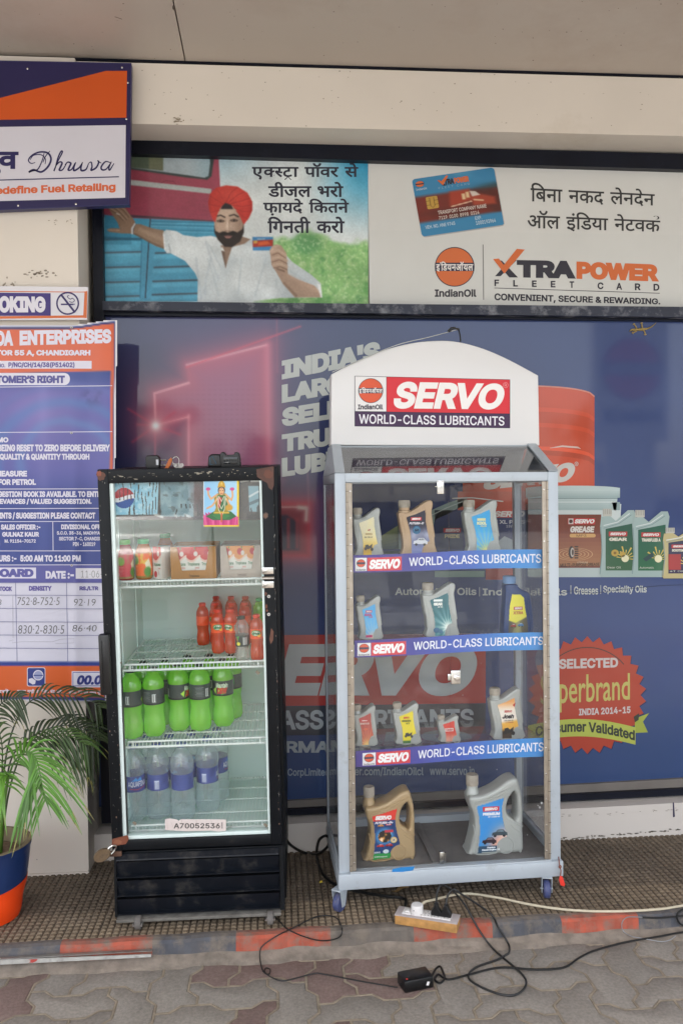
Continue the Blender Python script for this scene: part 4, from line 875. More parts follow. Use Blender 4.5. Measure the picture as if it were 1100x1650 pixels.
p.poly(rib + [(x, y + 28) for x, y in rib[::-1]], 'bcc558', 8)
p.text('Consumer Validated', 0, '3a4238', .03, layer=9, warp=lambda u, v: (862 + 160 * u, 1181 - 19 * math.sin(math.pi * (.17 + .72 * u)) + 3 * u + v * 17 - 1))
p.line([(900, 955), (922, 952), (955, 956), (1000, 950), (1060, 944), (1190, 938)], .7, '23304a', 10); p.line([(884, 955), (893, 985), (896, 1000)], 1.0, '5d6684', 10)
p.build('printed_advert', M['banner'], lb)
# ------------------------------------------------------------------ sign boards and the price banner on the column
def boardof(name, quad, y, thick, m, parent, edge=.002):
    """flat board whose front is the photo quad TL TR BR BL on plane y"""
    mb = MB(); q = [P(a, b, y) for a, b in quad]; mb.hexa([tuple(p) for p in q] + [(p[0], y + thick, p[2]) for p in q]); return mb.build(name, m, parent)
YS = 3.262
sg = thing('sign_board', 'navy and orange sign board with script lettering hanging on the column top', 'sign')
boardof('board', [(-330, 91), (212, 101.5), (208.5, 330), (-330, 352)], YS, .03, M['print'] if False else mat('sign_navy', '2a2656', .4, var=.05), sg)
p = Print(planar(ID, YS - .0004), .95)
p.poly([(-325, 93), (210.5, 103), (207.5, 328.5), (-325, 349)], '2a2450', 1)
p.poly([(-325, 236), (0, 158), (171, 114.2), (205, 114.2), (204, 189.5), (0, 193), (-325, 200)], 'd2571f', 2)
p.poly([(-325, 210), (0, 204.5), (203, 201.5), (202, 318.5), (0, 324), (-325, 336)], 'd6d3dc', 2)
dn = '2b2658'
p.text('', (-62, 244, 30.5, 283), dn, tris=hindi(['ध', '^', 'ुव'], .02), layer=3)
def stroke(pts, w, w2=None): q = spline([np.array(a, float) for a in pts], 8); p.line(q, 1.0, dn, 3, lambda t: 1.7 * (w + ((w2 or w) - w) * math.sin(math.pi * t)))
S3 = lambda *a: [(a[i] * .2727, a[i + 1] * .2727) for i in range(0, len(a), 2)]
stroke(S3(262, 905, 250, 950, 225, 1000, 190, 1010, 172, 1018, 200, 1003, 245, 1016, 285, 985, 303, 940, 285, 905, 240, 898, 195, 915, 170, 945, 185, 965, 210, 960), .7, 1.9)
stroke(S3(180, 945, 200, 918, 245, 915, 270, 940, 268, 970), .6, 1.0); stroke(S3(297, 892, 270, 925, 255, 960), .6, 1.0)
stroke(S3(318, 1010, 345, 950, 370, 900, 362, 895, 345, 930, 330, 985, 322, 1012), .7, 1.4); stroke(S3(328, 985, 352, 958, 368, 962, 360, 985, 352, 1005, 372, 1002, 395, 965), .7, 1.8)
stroke(S3(385, 975, 402, 958, 420, 965, 412, 985, 405, 1005, 425, 1000, 445, 962), .7, 1.8); stroke(S3(450, 958, 438, 990, 440, 1008, 470, 990, 490, 958), .7, 1.8); stroke(S3(490, 958, 480, 990, 484, 1008, 510, 1000, 525, 965), .7, 1.8)
stroke(S3(525, 965, 540, 958, 545, 985, 540, 1006, 570, 990, 585, 958, 578, 950, 600, 965), .7, 1.7); stroke(S3(655, 962, 625, 955, 600, 985, 605, 1003, 630, 998, 660, 955), .7, 1.7); stroke(S3(660, 955, 645, 990, 650, 1004, 675, 965), .7, 1.5)
p.line([(-320, 294), (0, 290.2), (192, 284.8)], 1.8, dn, 3)
p.text('Redefine Fuel Retailing', 0, 'd8683c', .035, layer=3, quad=[(-18, 297), (186.5, 290.5), (186.5, 310.5), (-18, 317)], inner=(-.2, .74))
p.build('printed_face', M['print'], sg)
mb = MB()
for x, y in ((45, 111), (197, 109), (206.5, 133.5), (204, 192), (30, 331.5), (123, 329)):
    q = P(x, y, YS); mb.lathe([(.004, 0), (.0038, .0012), (.002, .0022)], (0, 0, 0), 10); n = 30
    mb.v[-30:] = [(q[0] + v[0], q[1] - v[2] - .001, q[2] + v[1]) for v in mb.v[-30:]]
mb.build('rivet', M['chrome'], sg)['kind'] = 'stuff'
# no smoking board
YN = 3.272
ns = thing('sign_board', 'small white no smoking sign with a purple panel above the price banner', 'sign')
q = [(-260, 458), (142, 462.5), (140.5, 515), (-260, 516)]; boardof('board', q, YN, .012, mat('sign_white', 'd9d6da', .35, var=.03), ns)
p = Print(planar(ID, YN - .0004), .95); pv_ = '3d3468'
p.poly([(-255, 464), (0, 468.8), (134, 470), (141, 469), (140, 512.5), (132, 512), (0, 513.6), (-255, 515)], 'd4703f', 1); p.poly([(-255, 467), (0, 470.5), (136.5, 471.2), (134.5, 508), (0, 509.5), (-255, 511)], 'dcdae0', 2)
p.poly([(-150, 468.5), (0, 471.5), (82, 472.4), (82.3, 508.6), (0, 509), (-150, 509.5)], '43367a', 3); p.text('NO SMOKING', 0, 'e0dde6', .055, layer=4, quad=[(-74, 476), (74, 477.8), (74, 503.5), (-74, 504.5)])
p.ring(109.4, 488.8, 16, 18.6, pv_, 4); p.poly([(97, 475), (99.3, 472.8), (122.5, 502.5), (120, 504.6)], pv_, 6); p.rect(98.5, 489.2, 121, 491.6, pv_, 5); p.rect(118.3, 489.2, 121, 491.6, '8d86a8', 6)
p.line(spline([(112, 486), (117, 487), (120.5, 484), (117, 480.5), (114, 482), (110, 479.5), (109, 477), (112, 476.5)], 6), 1.2, pv_, 5)
p.build('printed_face', M['print'], ns)
# price and rights banner: thin flex sheet, its free edge lifting off the column
YI = 3.285
def flexy(px, py):
    d = .012 * math.exp(-((px - 122) / 9.0) ** 2) * (.6 + .4 * math.sin(py / 130.0)) + .005 * math.sin(px / 19.0 + py / 300.0) * (px > -50)
    e = max(0, (px - 138) / 48); return YI - .004 - d * .4 - .035 * e * e * (1 - .5 * min(1, max(0, (py - 520) / 500)))
mi = lambda x, y, l=0: P(x, y, flexy(x, y) - l * .0005)
ib = thing('price_banner', 'large blue and orange price banner with a handwritten rate table on the column', 'banner')
right = lambda y: 187.5 - (y - 515) * .0135 if y < 900 else 182.3 - (y - 900) * .052
pa = Paint(-320, 512, 189, 1130, 2.0, '2b3f8e'); X, Y = pa.X, pa.Y
topy = 523.5 - 8.5 * sstep(110, 187, X) ** 1.0; pa.put(1 - sstep(topy + 2, topy + 3.4, Y), 'e6e3e8')
u = (Y - 622) / 170; pa.put(sstep(600, 640, Y) * (1 - sstep(740, 830, Y)) * .75, '7066b0'); pa.put(np.exp(-((X - 60) / 60) ** 2 - ((Y - 660) / 40) ** 2) * .5, '9a80c0')
n = pa.noise(90, 2, 3); arc = np.hypot((X - 110) / 1.25, Y - 740); pa.put(np.exp(-((arc - 92 + 18 * (n - .5)) / 9) ** 2) * .55 * (Y < 760), '4a78b8'); pa.put(np.exp(-((arc - 60 + 25 * (n - .5)) / 8) ** 2) * .5 * (Y < 760), '5a86c0'); pa.put(np.exp(-((arc - 120) / 6) ** 2) * .5 * (Y < 700), '5f6ab0')
pa.put(np.exp(-((X - 150) / 16) ** 2 - ((Y - 640) / 12) ** 2) * .7 * sstep(.4, .7, pa.noise(12, 5)), '3a3a78')
for cx, w, a in ((70, 10, .12), (-40, 12, .1)): pa.put(np.exp(-((X - cx) / w) ** 2) * a * (Y > 600), 'b0a8e0')
pa.put(sstep(topy + 3, topy + 4.6, Y) * (1 - sstep(topy + 6, topy + 7.5, Y)) + 0, '2b2c6c')
o_ = sstep(topy + 6, topy + 7.4, Y) * (1 - sstep(599, 601, Y + (X - 60) * .02)); pa.put(o_, 'dd6234'); pa.put(o_ * (Y > 600 - 0) * 0, 'dd6234')
pa.put(sstep(179.3, 180.5, X + (Y - 520) * .0125) * (Y > topy + 7), 'd25a30'); pa.put(sstep(1065, 1067, Y), '2b3f8e'); pa.put(sstep(1072, 1074, Y - (X - 60) * .0), 'dd6530'); pa.put(sstep(1121, 1123, Y - X * .012), '2a3a80'); pa.put(sstep(1126, 1127.5, Y - X * .012), 'e2e0e6')
pa.put(sstep(910, 911.5, Y) * (1 - sstep(938, 939, Y)) * (X < 182), '5353a0'); pa.put(sstep(938, 939, Y) * (1 - sstep(1065, 1067, Y)), 'dcdae8')
rr = np.vectorize(right)(Y); pa.put(sstep(-3.4, -2.4, X - rr) * (Y > topy + 3), '2b2c6c'); pa.put(sstep(-1.6, -.7, X - rr), 'e6e3e8')
pa.mul(1 - .05 * pa.noise(60, 8, 3)); keep = (X <= rr + .5) & (Y >= topy - .5) & (Y <= 1127.5 + X * .012)
pa.build('printed_sheet', M['flex'], ib, mi, 0, .95, keep)
p = Print(mi, .95, 4); w_ = 'dddae8'; pw = '5a4c94'; nb = '2b3f8e'
def hl(y0, y1, x1=181, w=1.1): p.line([(x, y0 + (y1 - y0) * (x + 320) / (x1 + 320)) for x in np.linspace(-320, x1, 125)], w, w_, 1)
p.text('ENTERPRISES', 0, w_, .05, layer=2, quad=[(32, 532.5), (179.5, 530), (179.5, 553), (32, 557)]); p.text('NANDA', 0, w_, .05, layer=2, quad=[(-46, 534), (22, 532.5), (22, 557), (-46, 559)]); p.text('SECTOR 55 A, CHANDIGARH', (-31, 561.5, 146, 573.5), w_, .045, layer=2, inner=(-.1, .73))
p.rect(-300, 581.5, 148, 594, w_, 1); p.text('NO.', (-3, 586, 9, 592), pw, .03, layer=3); p.text('P/NC/CH/14/38(P51402)', (14, 583.5, 120.5, 593), pw, .035, layer=3)
p.rrect(-150, 601, 113, 620.5, 9, w_, 1); p.text('CUSTOMER’S RIGHT', (-35, 605, 105, 617.5), '4e4a92', .05, layer=3)
hl(627.5, 621.5); hl(699, 695.5)
T = lambda t, x0, x1, y0, y1, b=.045: p.text(t, (x0, y0, x1, y1), w_, b, layer=2)
T('ASK FOR CASH MEMO', -105, 14, 704.5, 713); T('CHECK METER BEING RESET TO ZERO BEFORE DELIVERY', -68, 177.5, 716, 727.5); T('CHECK QUALITY & QUANTITY THROUGH', -33, 144.5, 731, 741.5); T('5 LITRE MEASURE', -50, 44, 758.5, 768); T('FILTER PAPER TEST FOR PETROL', -102, 58.5, 772, 781.5)
hl(789, 787.5); T('SUGGESTION BOOK IS AVAILABLE. TO ENTER', -20, 168, 791.5, 801); T('GRIEVANCES / VALUED SUGGESTION.', -16, 148, 803.5, 813); hl(820.5, 819); T('COMPLAINTS / SUGGESTION PLEASE CONTACT', -35, 154, 825.5, 837); hl(841.5, 840)
p.line([(85.5, 841), (86, 887)], 1.1, w_, 1); T('SALES OFFICER :-', 2, 65.5, 845, 853.5); T('GULNAZ KAUR', 4, 63.5, 857, 865); T('M. 91154-70172', 8, 58, 869, 874.5, .03)
T('DIVISIONAL OFFICE', 99, 176, 845, 853); T('S.C.O. 35-36, MADHYA MARG', 92, 181, 856, 862.5, .03); T('SECTOR 7-C, CHANDIGARH', 95.5, 176, 865, 872, .03); T('PIN - 160019', 118, 154, 873.5, 880, .03)
hl(888, 887.5); T('HOURS :-  5:00 AM TO 11:00 PM', -15, 130.5, 894.5, 905); hl(911, 910)
p.rect(-60, 914.5, 58.5, 932, w_, 2); p.text('BOARD', (-12, 916.5, 54.5, 930), '53509c', .06, layer=3); T('DATE :-', 74, 119.5, 920, 932.5, .05); p.rect(122.5, 915.5, 181, 932.5, 'e2dfe6', 2); p.text('11·06·20', (131, 919.5, 178, 930.5), '55554f', -.012, layer=3)
for y in (958.5, 980, 1001.5, 1022.8, 1044, ): p.line([(-320, y - 1), (181, y + 1.2)], .8, '5f6396', 2)
p.line([(-320, 939), (181, 939)], .8, '5f6396', 2)
for xa, xb in ((25.5, 28), (107.5, 109.5), (-60, -58)): p.line([(xa, 938), (xb, 1066)], .8, '5f6396', 2)
p.text('STOCK', (-5, 945, 20, 952.5), '5a4f98', .05, layer=3); p.text('DENSITY', (47, 944, 84, 952), '5a4f98', .05, layer=3); p.text('RS./LTR', (128.5, 944.5, 159, 952), '5a4f98', .05, layer=3)
hd = '5b5a58'
for t, x0, y0, x1, y1 in (('752·8-752·5', 28.5, 962.5, 96.5, 975), ('92·19', 119.5, 965, 154.5, 976), ('830·2-830·5', 29.5, 1007.5, 104, 1021), ('86·40', 117, 1007, 156, 1017.5), ('8', -4, 966, 3, 975)): p.text(t, (x0, y0, x1, y1), hd, -.012, .12, font='B', layer=3)
p.line([(15, 1033), (22, 1031), (20, 1036), (35, 1034), (62, 1034), (85, 1034), (98, 1030), (120, 1029), (119, 1036), (90, 1037)], .5, 'a9a7b2', 3); p.line([(21, 960), (21.6, 1028)], .6, 'a7a5b0', 3)
p.rrect(44, 1075.5, 73.5, 1106, 3, 'dcd9e4', 1); p.rrect(45, 1076.5, 72.5, 1105, 3, '2b3a82', 2); p.ell(62, 1088, 8.3, 8.3, 'dcd9e4', 3); p.ell(62, 1088, 6.8, 6.8, '9aa0c4', 4); p.rect(54.5, 1087.4, 69.5, 1089, '2b3a82', 5); p.poly([(47, 1094), (52, 1092.5), (58, 1096.5), (57, 1102), (53, 1103), (47, 1099)], 'dcd9e4', 4)
p.rect(116, 1081.5, 181, 1107.5, 'dcd9e4', 1); p.rect(117.5, 1083, 179.6, 1105.6, '39439a', 2); p.rect(118.5, 1084, 178.6, 1104.6, 'dcd9e4', 3); p.text('00.00', (124.5, 1088, 176, 1103.5), '2b357f', .05, .2, layer=4)
p.text('', (-26, 1110, 17, 1117.5), w_, tris=hindi(['याद', ' ', 'रखे', '।'], .015), layer=2); p.text('', (28, 1110, 100, 1118.5), w_, tris=hindi(['कृपया', ' ', 'गाड़ी', ' ', 'का', ' ', 'ईंजन', ' ', 'बंद', ' ', 'करें', '।'], .015), layer=2); p.text('', (111, 1111, 178, 1120), w_, tris=hindi(['कृपया', ' ', 'तेल', ' ', 'लेते', ' ', 'समय', ' ', 'शून्य', ' ', 'देखें'], .015), layer=2)
for x, y in ((115.5, 527.5), (115.5, 697.5), (116, 911)): p.ell(x, y, 2.3, 1.9, 'b9b5b4', 4); p.ell(x, y + .6, 1.1, .9, '6b6560', 5)
p.build('printed_lettering', M['flex'], ib)
# ------------------------------------------------------------------ drinks cooler, leaning a little towards the kerb
FR = Frame((-.269, 2.84, .27), rad(-1.8), rad(3.5), rad(-.55)); FW, FH = .287, 1.291
def fz(px, py, y): return float(FR.px(px, py, y)[2])
def fx(px, py, y): return float(FR.px(px, py, y)[0])
fr = thing('drinks_cooler', 'battered black glass door drinks cooler leaning forward beside the oil cabinet', 'fridge', frame=FR)
m = MB(); BX = FW + .004
m.box((-BX, .05, -.03), (-BX + .035, .56, FH - .004), .004); m.box((BX - .035, .05, -.03), (BX + .006, .56, FH - .004), .004); m.box((-BX + .035, .05, FH - .05), (BX - .035, .56, FH - .004), .003); m.box((-BX + .035, .05, -.03), (BX - .035, .56, .022), .003)
m.box((-BX + .035, .515, .022), (BX - .035, .56, FH - .05)); m.box((-BX + .006, .06, -.225), (BX + .004, .55, -.031), .003)
body = m.build('cabinet_body', M['black'], fr)
m = MB(); LX, LY0, LY1, LZ0, LZ1 = BX - .037, .047, .51, .024, FH - .052
m.add([(-LX, LY0, LZ0), (LX, LY0, LZ0), (LX, LY1, LZ0), (-LX, LY1, LZ0), (-LX, LY0, LZ1), (LX, LY0, LZ1), (LX, LY1, LZ1), (-LX, LY1, LZ1)], [(0, 1, 2, 3), (4, 7, 6, 5), (3, 2, 6, 7), (0, 3, 7, 4), (1, 5, 6, 2)])
for sx in (-1, 1):
    for y in (.12, .38): m.box((sx * LX, y, .1), (sx * (LX - .004), y + .012, LZ1 - .08))
for z in np.arange(.3, 1.2, .3): m.box((-LX + .03, LY1 - .004, z), (LX - .03, LY1 - .001, z + .004))
m.build('liner', M['liner'], body)
# door
door_m = MB(); L_, R_, T_, B_ = .036, .040, .046, .036
for a, b in (((-FW, 0, 0), (-FW + L_, .045, FH)), ((FW - R_, 0, 0), (FW, .045, FH)), ((-FW + L_ - .002, .001, FH - T_), (FW - R_ + .002, .044, FH - .0005)), ((-FW + L_ - .002, .001, .0005), (FW - R_ + .002, .044, B_))): door_m.box(a, b, .004)
door = door_m.build('door', M['black'], fr)
m = MB(); gx0, gx1, gz0, gz1 = -FW + L_, FW - R_, B_, FH - T_
for a, b in (((gx0, .008, gz0), (gx0 + .013, .04, gz1)), ((gx1 - .008, .008, gz0), (gx1, .04, gz1)), ((gx0 + .013, .008, gz0), (gx1 - .008, .04, gz0 + .012)), ): m.box(a, b, .002)
m.build('gasket', M['liner'], door)
m = MB(); m.box((gx0 + .0005, .012, gz0 + .0005), (gx1 - .0005, .016, gz1 - .0005)); m.build('glass_pane', M['fglass'], door)
# wear on the door frame: rust, scratches, chips
fm = lambda x, y, l=0: FR.px(x, y, -.0004 - l * .0003)
p = Print(fm); rs = random.Random(11)
def blotch(cx, cy, rx, ry, c, layer=1, n=18, j=.35): p.poly([(cx + rx * (1 - j * rs.random()) * math.cos(a), cy + ry * (1 - j * rs.random()) * math.sin(a)) for a in np.linspace(0, 2 * math.pi, n + 1)[:-1]], c, layer)
blotch(163, 767, 9, 9, '5e3a2c'); blotch(160, 763, 5, 5, '8a4a35', 2); p.poly([(413, 756), (441, 751), (441.5, 782), (438, 790), (433, 786), (430, 778), (422, 774), (414, 768)], '57362b'); blotch(432, 764, 8, 9, '6b3e2e', 2); blotch(428, 831, 5, 6, '5b4a40'); blotch(428, 831, 3.6, 4.2, '7a5a48', 2)
p.poly([(181, 1352), (206, 1345.5), (208, 1352), (203, 1360), (180, 1364)], '7d4530', 1); blotch(190, 1357, 8, 5, '8f5a40', 2); blotch(428, 957, 2.4, 3.6, '6e4636'); blotch(429, 977, 2.2, 4.4, '74452f'); blotch(430, 984, 2, 2.5, '7c4a33'); p.poly([(437, 1012), (441, 1018), (440, 1032), (436, 1038), (434, 1030)], '6a4334')
for i in range(46): x = rs.uniform(172, 425); y = 765 + (x - 300) * -.02 + rs.gauss(0, 3.2); blotch(x, y, rs.uniform(.6, 5 if rs.random() < .3 else 2), rs.uniform(.3, 1.1), rs.choice(['8b8474', '6e675a', '5f5a52', '9b9484']), 1, 9)
for i in range(8): blotch(326 + rs.uniform(-12, 14), 762 + rs.uniform(-2, 2), rs.uniform(2, 6), rs.uniform(.5, 1.4), '9c9585', 2, 10)
for i in range(70):
    if rs.random() < .5: y = rs.uniform(775, 1350); x = 440.5 + (y - 757) * .0165 + rs.uniform(-1, .6)
    else: y = rs.uniform(775, 1350); x = rs.uniform(158, 172) + (y - 757) * .045
    blotch(x, y, rs.uniform(.3, .9), rs.uniform(.4, 2.2), rs.choice(['a9a7a0', '7b7770', '8c6f60', '55524e']), 2, 8)
for i in range(24): blotch(rs.uniform(180, 196), 1120 + rs.uniform(-8, 140), rs.uniform(.3, .8), rs.uniform(.3, .9), '8a8a88', 2, 7)
for y in (961, 990): p.ell(433, y, 2.6, 2.6, 'c9c7c2', 3); p.ell(433, y, 1, 1, '6a6660', 4)
p.build('worn_patches', M['worn'], door)['kind'] = 'stuff'
m = MB(); hz0, hz1 = fz(170, 1120, -.02), fz(168, 1022, -.02)
m.box((-FW - .012, -.028, hz0), (-FW + .024, 0, hz1), .006); m.box((-FW - .006, -.031, hz0 + .02), (-FW + .0, -.026, hz1 - .02), .002); m.build('handle', M['plastic_black'], door)
m = MB(); xl = fx(432, 931, 0)
for y in (919.5, 942): z = fz(432, y, 0); m.box((xl - .0205, -.004, z - .0115), (xl + .019, 0.001, z + .0115), .003)
z = fz(432, 931, 0); m.tube([(xl - .02, -.006, z), (xl + .02, -.006, z)], .006, 10); m.build('latch', M['chrome'], door)
# header panel behind the top of the glass, with what is left of its stickers
hm = lambda x, y, l=0: FR.px(x, y, .034 - l * .0003)
pa = Paint(170, 768, 426, 838, .8, '4f4a47'); X, Y = pa.X, pa.Y; n1, n2 = pa.noise(22, 3, 4), pa.noise(5, 6, 3)
pa.put(sstep(.45, .7, n1) * .6, '5f564e'); pa.put(sstep(.55, .3, n1) * .8, '2b2826'); pa.put(sstep(.6, .75, n2) * .4, '8a7d72')
pa.poly([(175, 776), (256, 776), (254, 829), (176, 830)], 'a3cfe0', .8); S = pa.mask([(175, 776), (256, 776), (254, 829), (176, 830)]); pa.put(S * sstep(.5, .75, pa.noise(12, 9)) * .7, '6db0cf'); pa.put(S * sstep(.55, .7, pa.noise(5, 10)) * .5, 'cfe6ee')
rip = np.abs(((X * .9 + 9 * pa.noise(30, 12)) % 5.3) - 2.6) < .9; pa.put(S * rip * (X > 206) * sstep(.42, .55, pa.noise(9, 13, 2)) * (.9), '4a463f'); pa.put(S * rip * (X < 206) * sstep(.55, .6, pa.noise(9, 14, 2)) * .6, '4a463f')
g = np.hypot(X - 200, Y - 802.5) < 16.6; wv = Y - 802.5 + 3.2 * np.sin((X - 200) / 9.0); pa.put(g * 1.0, 'e4e6ea'); pa.put(g * (wv < -2.5), 'b8323a'); pa.put(g * (wv > 4), '2b529c'); pa.put(g * np.exp(-((X - 194) / 6) ** 2 - ((Y - 793) / 4) ** 2) * .3, 'f0b0b4')
pa.put(g * rip * (Y < 806) * (X > 192) * .75, '5a3a3a')
pa.poly([(258, 776), (313, 776), (312, 833), (259, 832)], '86a6b0', 1.2, .85); q = pa.mask([(258, 776), (313, 776), (312, 833), (259, 832)]); pa.put(q * sstep(.45, .7, pa.noise(16, 18)) * .6, 'a9c0c6'); pa.put(q * sstep(.5, .7, pa.noise(9, 19)) * .5, '6f8f98')
pa.poly([(400, 783), (417, 783), (417, 825), (402, 824)], '8fb6c4', .8, .9); pa.line([(402, 800), (416, 792)], 3, 'e0e6e6', .8); pa.line([(402, 812), (416, 806)], 5, '4a5a62', .7); pa.line([(388, 776), (400, 774)], 3, 'dfe0dc'); pa.line([(405, 775), (420, 775)], 3, 'dfe0dc')
for i in range(5): pa.line([(250 + i * 24 + 8 * (i % 2), 829), (262 + i * 22, 833)], 3.5, 'd5d9d8', .7, 2)
pa.put(np.exp(-((X - 318) / 9) ** 2 - ((Y - 795) / 22) ** 2) * .5, '6b3434')
tear = np.abs(((X + 14 * pa.noise(26, 41)) % 7.5) - 3.7) < 1.2; pa.put(tear * sstep(.5, .62, pa.noise(14, 43, 2)) * .75 * (Y > 812) * (X > 256), '332f2c'); pa.put(sstep(.6, .75, pa.noise(10, 44, 3)) * .4 * (X > 255) * (X < 330), '3f3a36')
pa.build('header_panel', M['label'], door, hm, 0, .9)
# devotional picture stuck on the glass
dm = lambda x, y, l=0: FR.px(x, y, .0108 - l * .0003)
pa = Paint(328, 773, 385, 848.5, .45, '8fc4e6'); X, Y = pa.X, pa.Y
pa.put(sstep(330, 370, X) * .5, 'bfe0f0'); pa.put(sstep(381.3, 382.2, X) + sstep(845.6, 846.4, Y + (X - 360) * .01), 'e6c93a'); pa.put(1 - sstep(328.6, 329.2, X), 'e6eef0')
for k in range(13):
    a = rad(200 + k * 11.5) if k < 12 else 0; x = 331 + k * 4.0; pa.poly([(x - 5, 846), (x - 6.5 + (k - 6) * .4, 830 - 5 * math.sin(k * .52)), (x + (k - 6) * .6, 823 + 4 * abs(k - 6) * .4), (x + 5, 832), (x + 5, 846)], ['c9407f', 'd95f96', 'b93274'][k % 3], .6); pa.line([(x, 845), (x + (k - 6) * .5, 826)], .8, 'eaa0c0', .7, .8)
pa.poly([(332, 832), (345, 824), (372, 824), (381, 832), (370, 838), (343, 838)], '2f6b3f', .6); pa.poly([(341, 830), (356, 826), (371, 831), (364, 836), (350, 836)], '3d7d45', .6); pa.poly([(345, 803), (350, 795), (364, 795), (369, 803), (366, 820), (370, 828), (344, 828), (348, 818)], '9c8a34', .6)
pa.poly([(349, 798), (364, 798), (367, 815), (360, 824), (352, 822)], '3c7048', .6); pa.poly([(352, 800), (358, 802), (354, 820), (350, 815)], 'b5342f', .5)
for q in ([(350, 797), (340, 804), (336, 797), (335, 789)], [(364, 797), (373, 806), (375, 799), (374, 790)], [(350, 804), (342, 815), (334, 819)], [(365, 804), (370, 814), (366, 817)]): pa.line(q, 3.0, 'd9a878', 1, .8)
for x, y in ((335.5, 788), (374, 788)): pa.ell(x, y, 3.6, 2.6, 'd0508c', .3)
pa.ell(357, 790, 5.6, 7.2, '2a2422', .2); pa.ell(357, 791.5, 4.4, 6.2, 'e0ae80', .2); pa.poly([(350.5, 786), (352, 779), (356, 773.5), (358, 773.5), (362, 779), (363.5, 786), (357, 784)], 'c99a2e', .5); pa.put(np.exp(-((X - 357) / 1.5) ** 2 - ((Y - 779) / 3) ** 2), 'e8cc6a')
for x in (355, 359): pa.ell(x, 790.5, .9, .6, '2a2020', .4)
pa.line([(355.6, 795), (358.6, 795)], .9, 'b0443c'); pa.ell(357, 787.3, .6, .8, 'b02a2a', .4)
for q in ([(352, 800), (353, 812), (357, 820), (361, 812), (362, 800)], [(353, 800), (357, 808), (361, 800)], [(350, 800), (352, 820), (357, 832), (362, 820), (364, 800)]): pa.line(q, 1.0, 'ece6d0', .9, .7)
pa.ell(369, 818, 6, 5, 'c99a3a', .3); pa.line([(345, 826), (369, 826)], 1.5, 'd9b84a'); pa.line([(357, 828), (357, 840)], 3, 'c8603a', .9)
pa.build('devotional_sticker', M['label'], door, dm, 0, .95)
# asset tag
tm = lambda x, y, l=0: FR.px(x, y, .0108 - l * .0003)
p = Print(tm); p.poly([(266, 1320), (272, 1318.8), (284, 1320), (288, 1322.5), (292, 1320), (364.5, 1320.5), (364, 1339), (352, 1340), (340, 1338.5), (300, 1339.5), (266.5, 1337.5)], 'd9cdc8'); p.text('A70052536', (280, 1323.5, 354.5, 1334.5), '4a4845', .02, layer=2, inner=(0, .73)); p.rect(356.5, 1325, 359, 1335, '9a9290', 2)
for i in range(12): x = 268 + i * 8; p.line([(x, 1320 + 5 * (i % 3)), (x + 3, 1337 - 4 * (i % 2))], .4, 'b5a8a2', 3)
p.build('asset_tag', M['label'], door)
p = Print(tm); 
for x, y, r in ((192, 1068, 4), (217, 1327, 4), (415, 1084, 4), (428, 1330, 4)): p.poly([(x - r, y - r * .3), (x - r * .2, y - r), (x + r, y - r * .1), (x + r * .3, y + r)], '7d7566')
p.build('tape_scrap', M['label'], door)['kind'] = 'stuff'
# shelves
SHZ = [fz(310, y, .075) for y in (936, 1069.5, 1193, 1327.5)]
for k, z in enumerate(SHZ):
    m = MB(); a = LX - .006
    m.tube([(-a, .072, z - .016), (a, .072, z - .016)], .0042, 8); m.tube([(-a + .012, .07, z + .004), (a - .012, .07, z + .004)], .0036, 8); m.tube([(-a, .48, z - .006), (a, .48, z - .006)], .0035, 8)
    for sx in (-1, 1): m.tube([(sx * a, .072, z - .016), (sx * a, .48, z - .008)], .0035, 6); m.tube([(sx * (a - .03), .07, z + .004), (sx * (a - .03), .072, z - .016)], .003, 6)
    for y in (.17, .28, .38): m.tube([(-a, y, z - .0045), (a, y, z - .0045)], .0028, 6)
    for x in np.arange(-a + .012, a - .008, .0125): m.tube([(x, .072, z - .015), (x, .08, z - .001), (x, .48, z - .001)], .0013, 5)
    m.build('wire_shelf', M['wire'], fr)
# louvred base
m = MB(); zt = -.012; m.box((-FW + .002, .018, zt - .012), (FW - .0, .05, zt), .002); m.box((-FW + .002, .05, -.23), (FW, .058, zt - .012))
m.add([(-FW + .003, .012, zt - .002), (-FW + .012, .012, zt - .002), (-FW + .012, -.012, -.225), (-FW + .003, -.012, -.225), (-FW + .003, .05, zt - .002), (-FW + .012, .05, zt - .002), (-FW + .012, .05, -.225), (-FW + .003, .05, -.225)], [(0, 3, 2, 1), (0, 4, 7, 3), (1, 2, 6, 5)])
m.add([(FW - .012, .014, zt - .002), (FW, .014, zt - .002), (FW + .004, -.012, -.225), (FW - .012, -.012, -.225), (FW - .012, .05, zt - .002), (FW, .05, zt - .002), (FW + .004, .05, -.225), (FW - .012, .05, -.225)], [(0, 3, 2, 1), (0, 4, 7, 3), (1, 2, 6, 5)])
gr = m.build('grille', M['black'], fr)
for k in range(4):
    m = MB(); z1 = zt - (.003 if k == 0 else .024 + (k - 1) * .064); hh = .017 if k == 0 else .055; d = -.001 * k
    q = [(-.004 - .002 * k, z1), (.007 - .002 * k, z1 - hh + .007), (-.007 - .002 * k, z1 - hh + .004), (-.007 - .002 * k, z1 - hh)] if k else [(.01, z1), (-.004, z1 - hh + .004), (-.006, z1 - hh), (.004, z1 - hh - .001)]
    vs = [(sx, y, z) for sx in (-FW + .013, FW - .013) for y, z in q]; m.add(vs, [(0, 4, 5, 1), (1, 5, 6, 2), (2, 6, 7, 3), (0, 1, 2, 3), (4, 7, 6, 5)]); m.build('louvre_slat', M['louvre'], gr)
m = MB(); m.box((-FW + .008, -.018, -.243), (FW - .01, .5, -.232), .002); m.build('base_rail', mat('dusty_base_rail', '6b6862', .8, var=.3, vscale=30, bump=.4), fr)
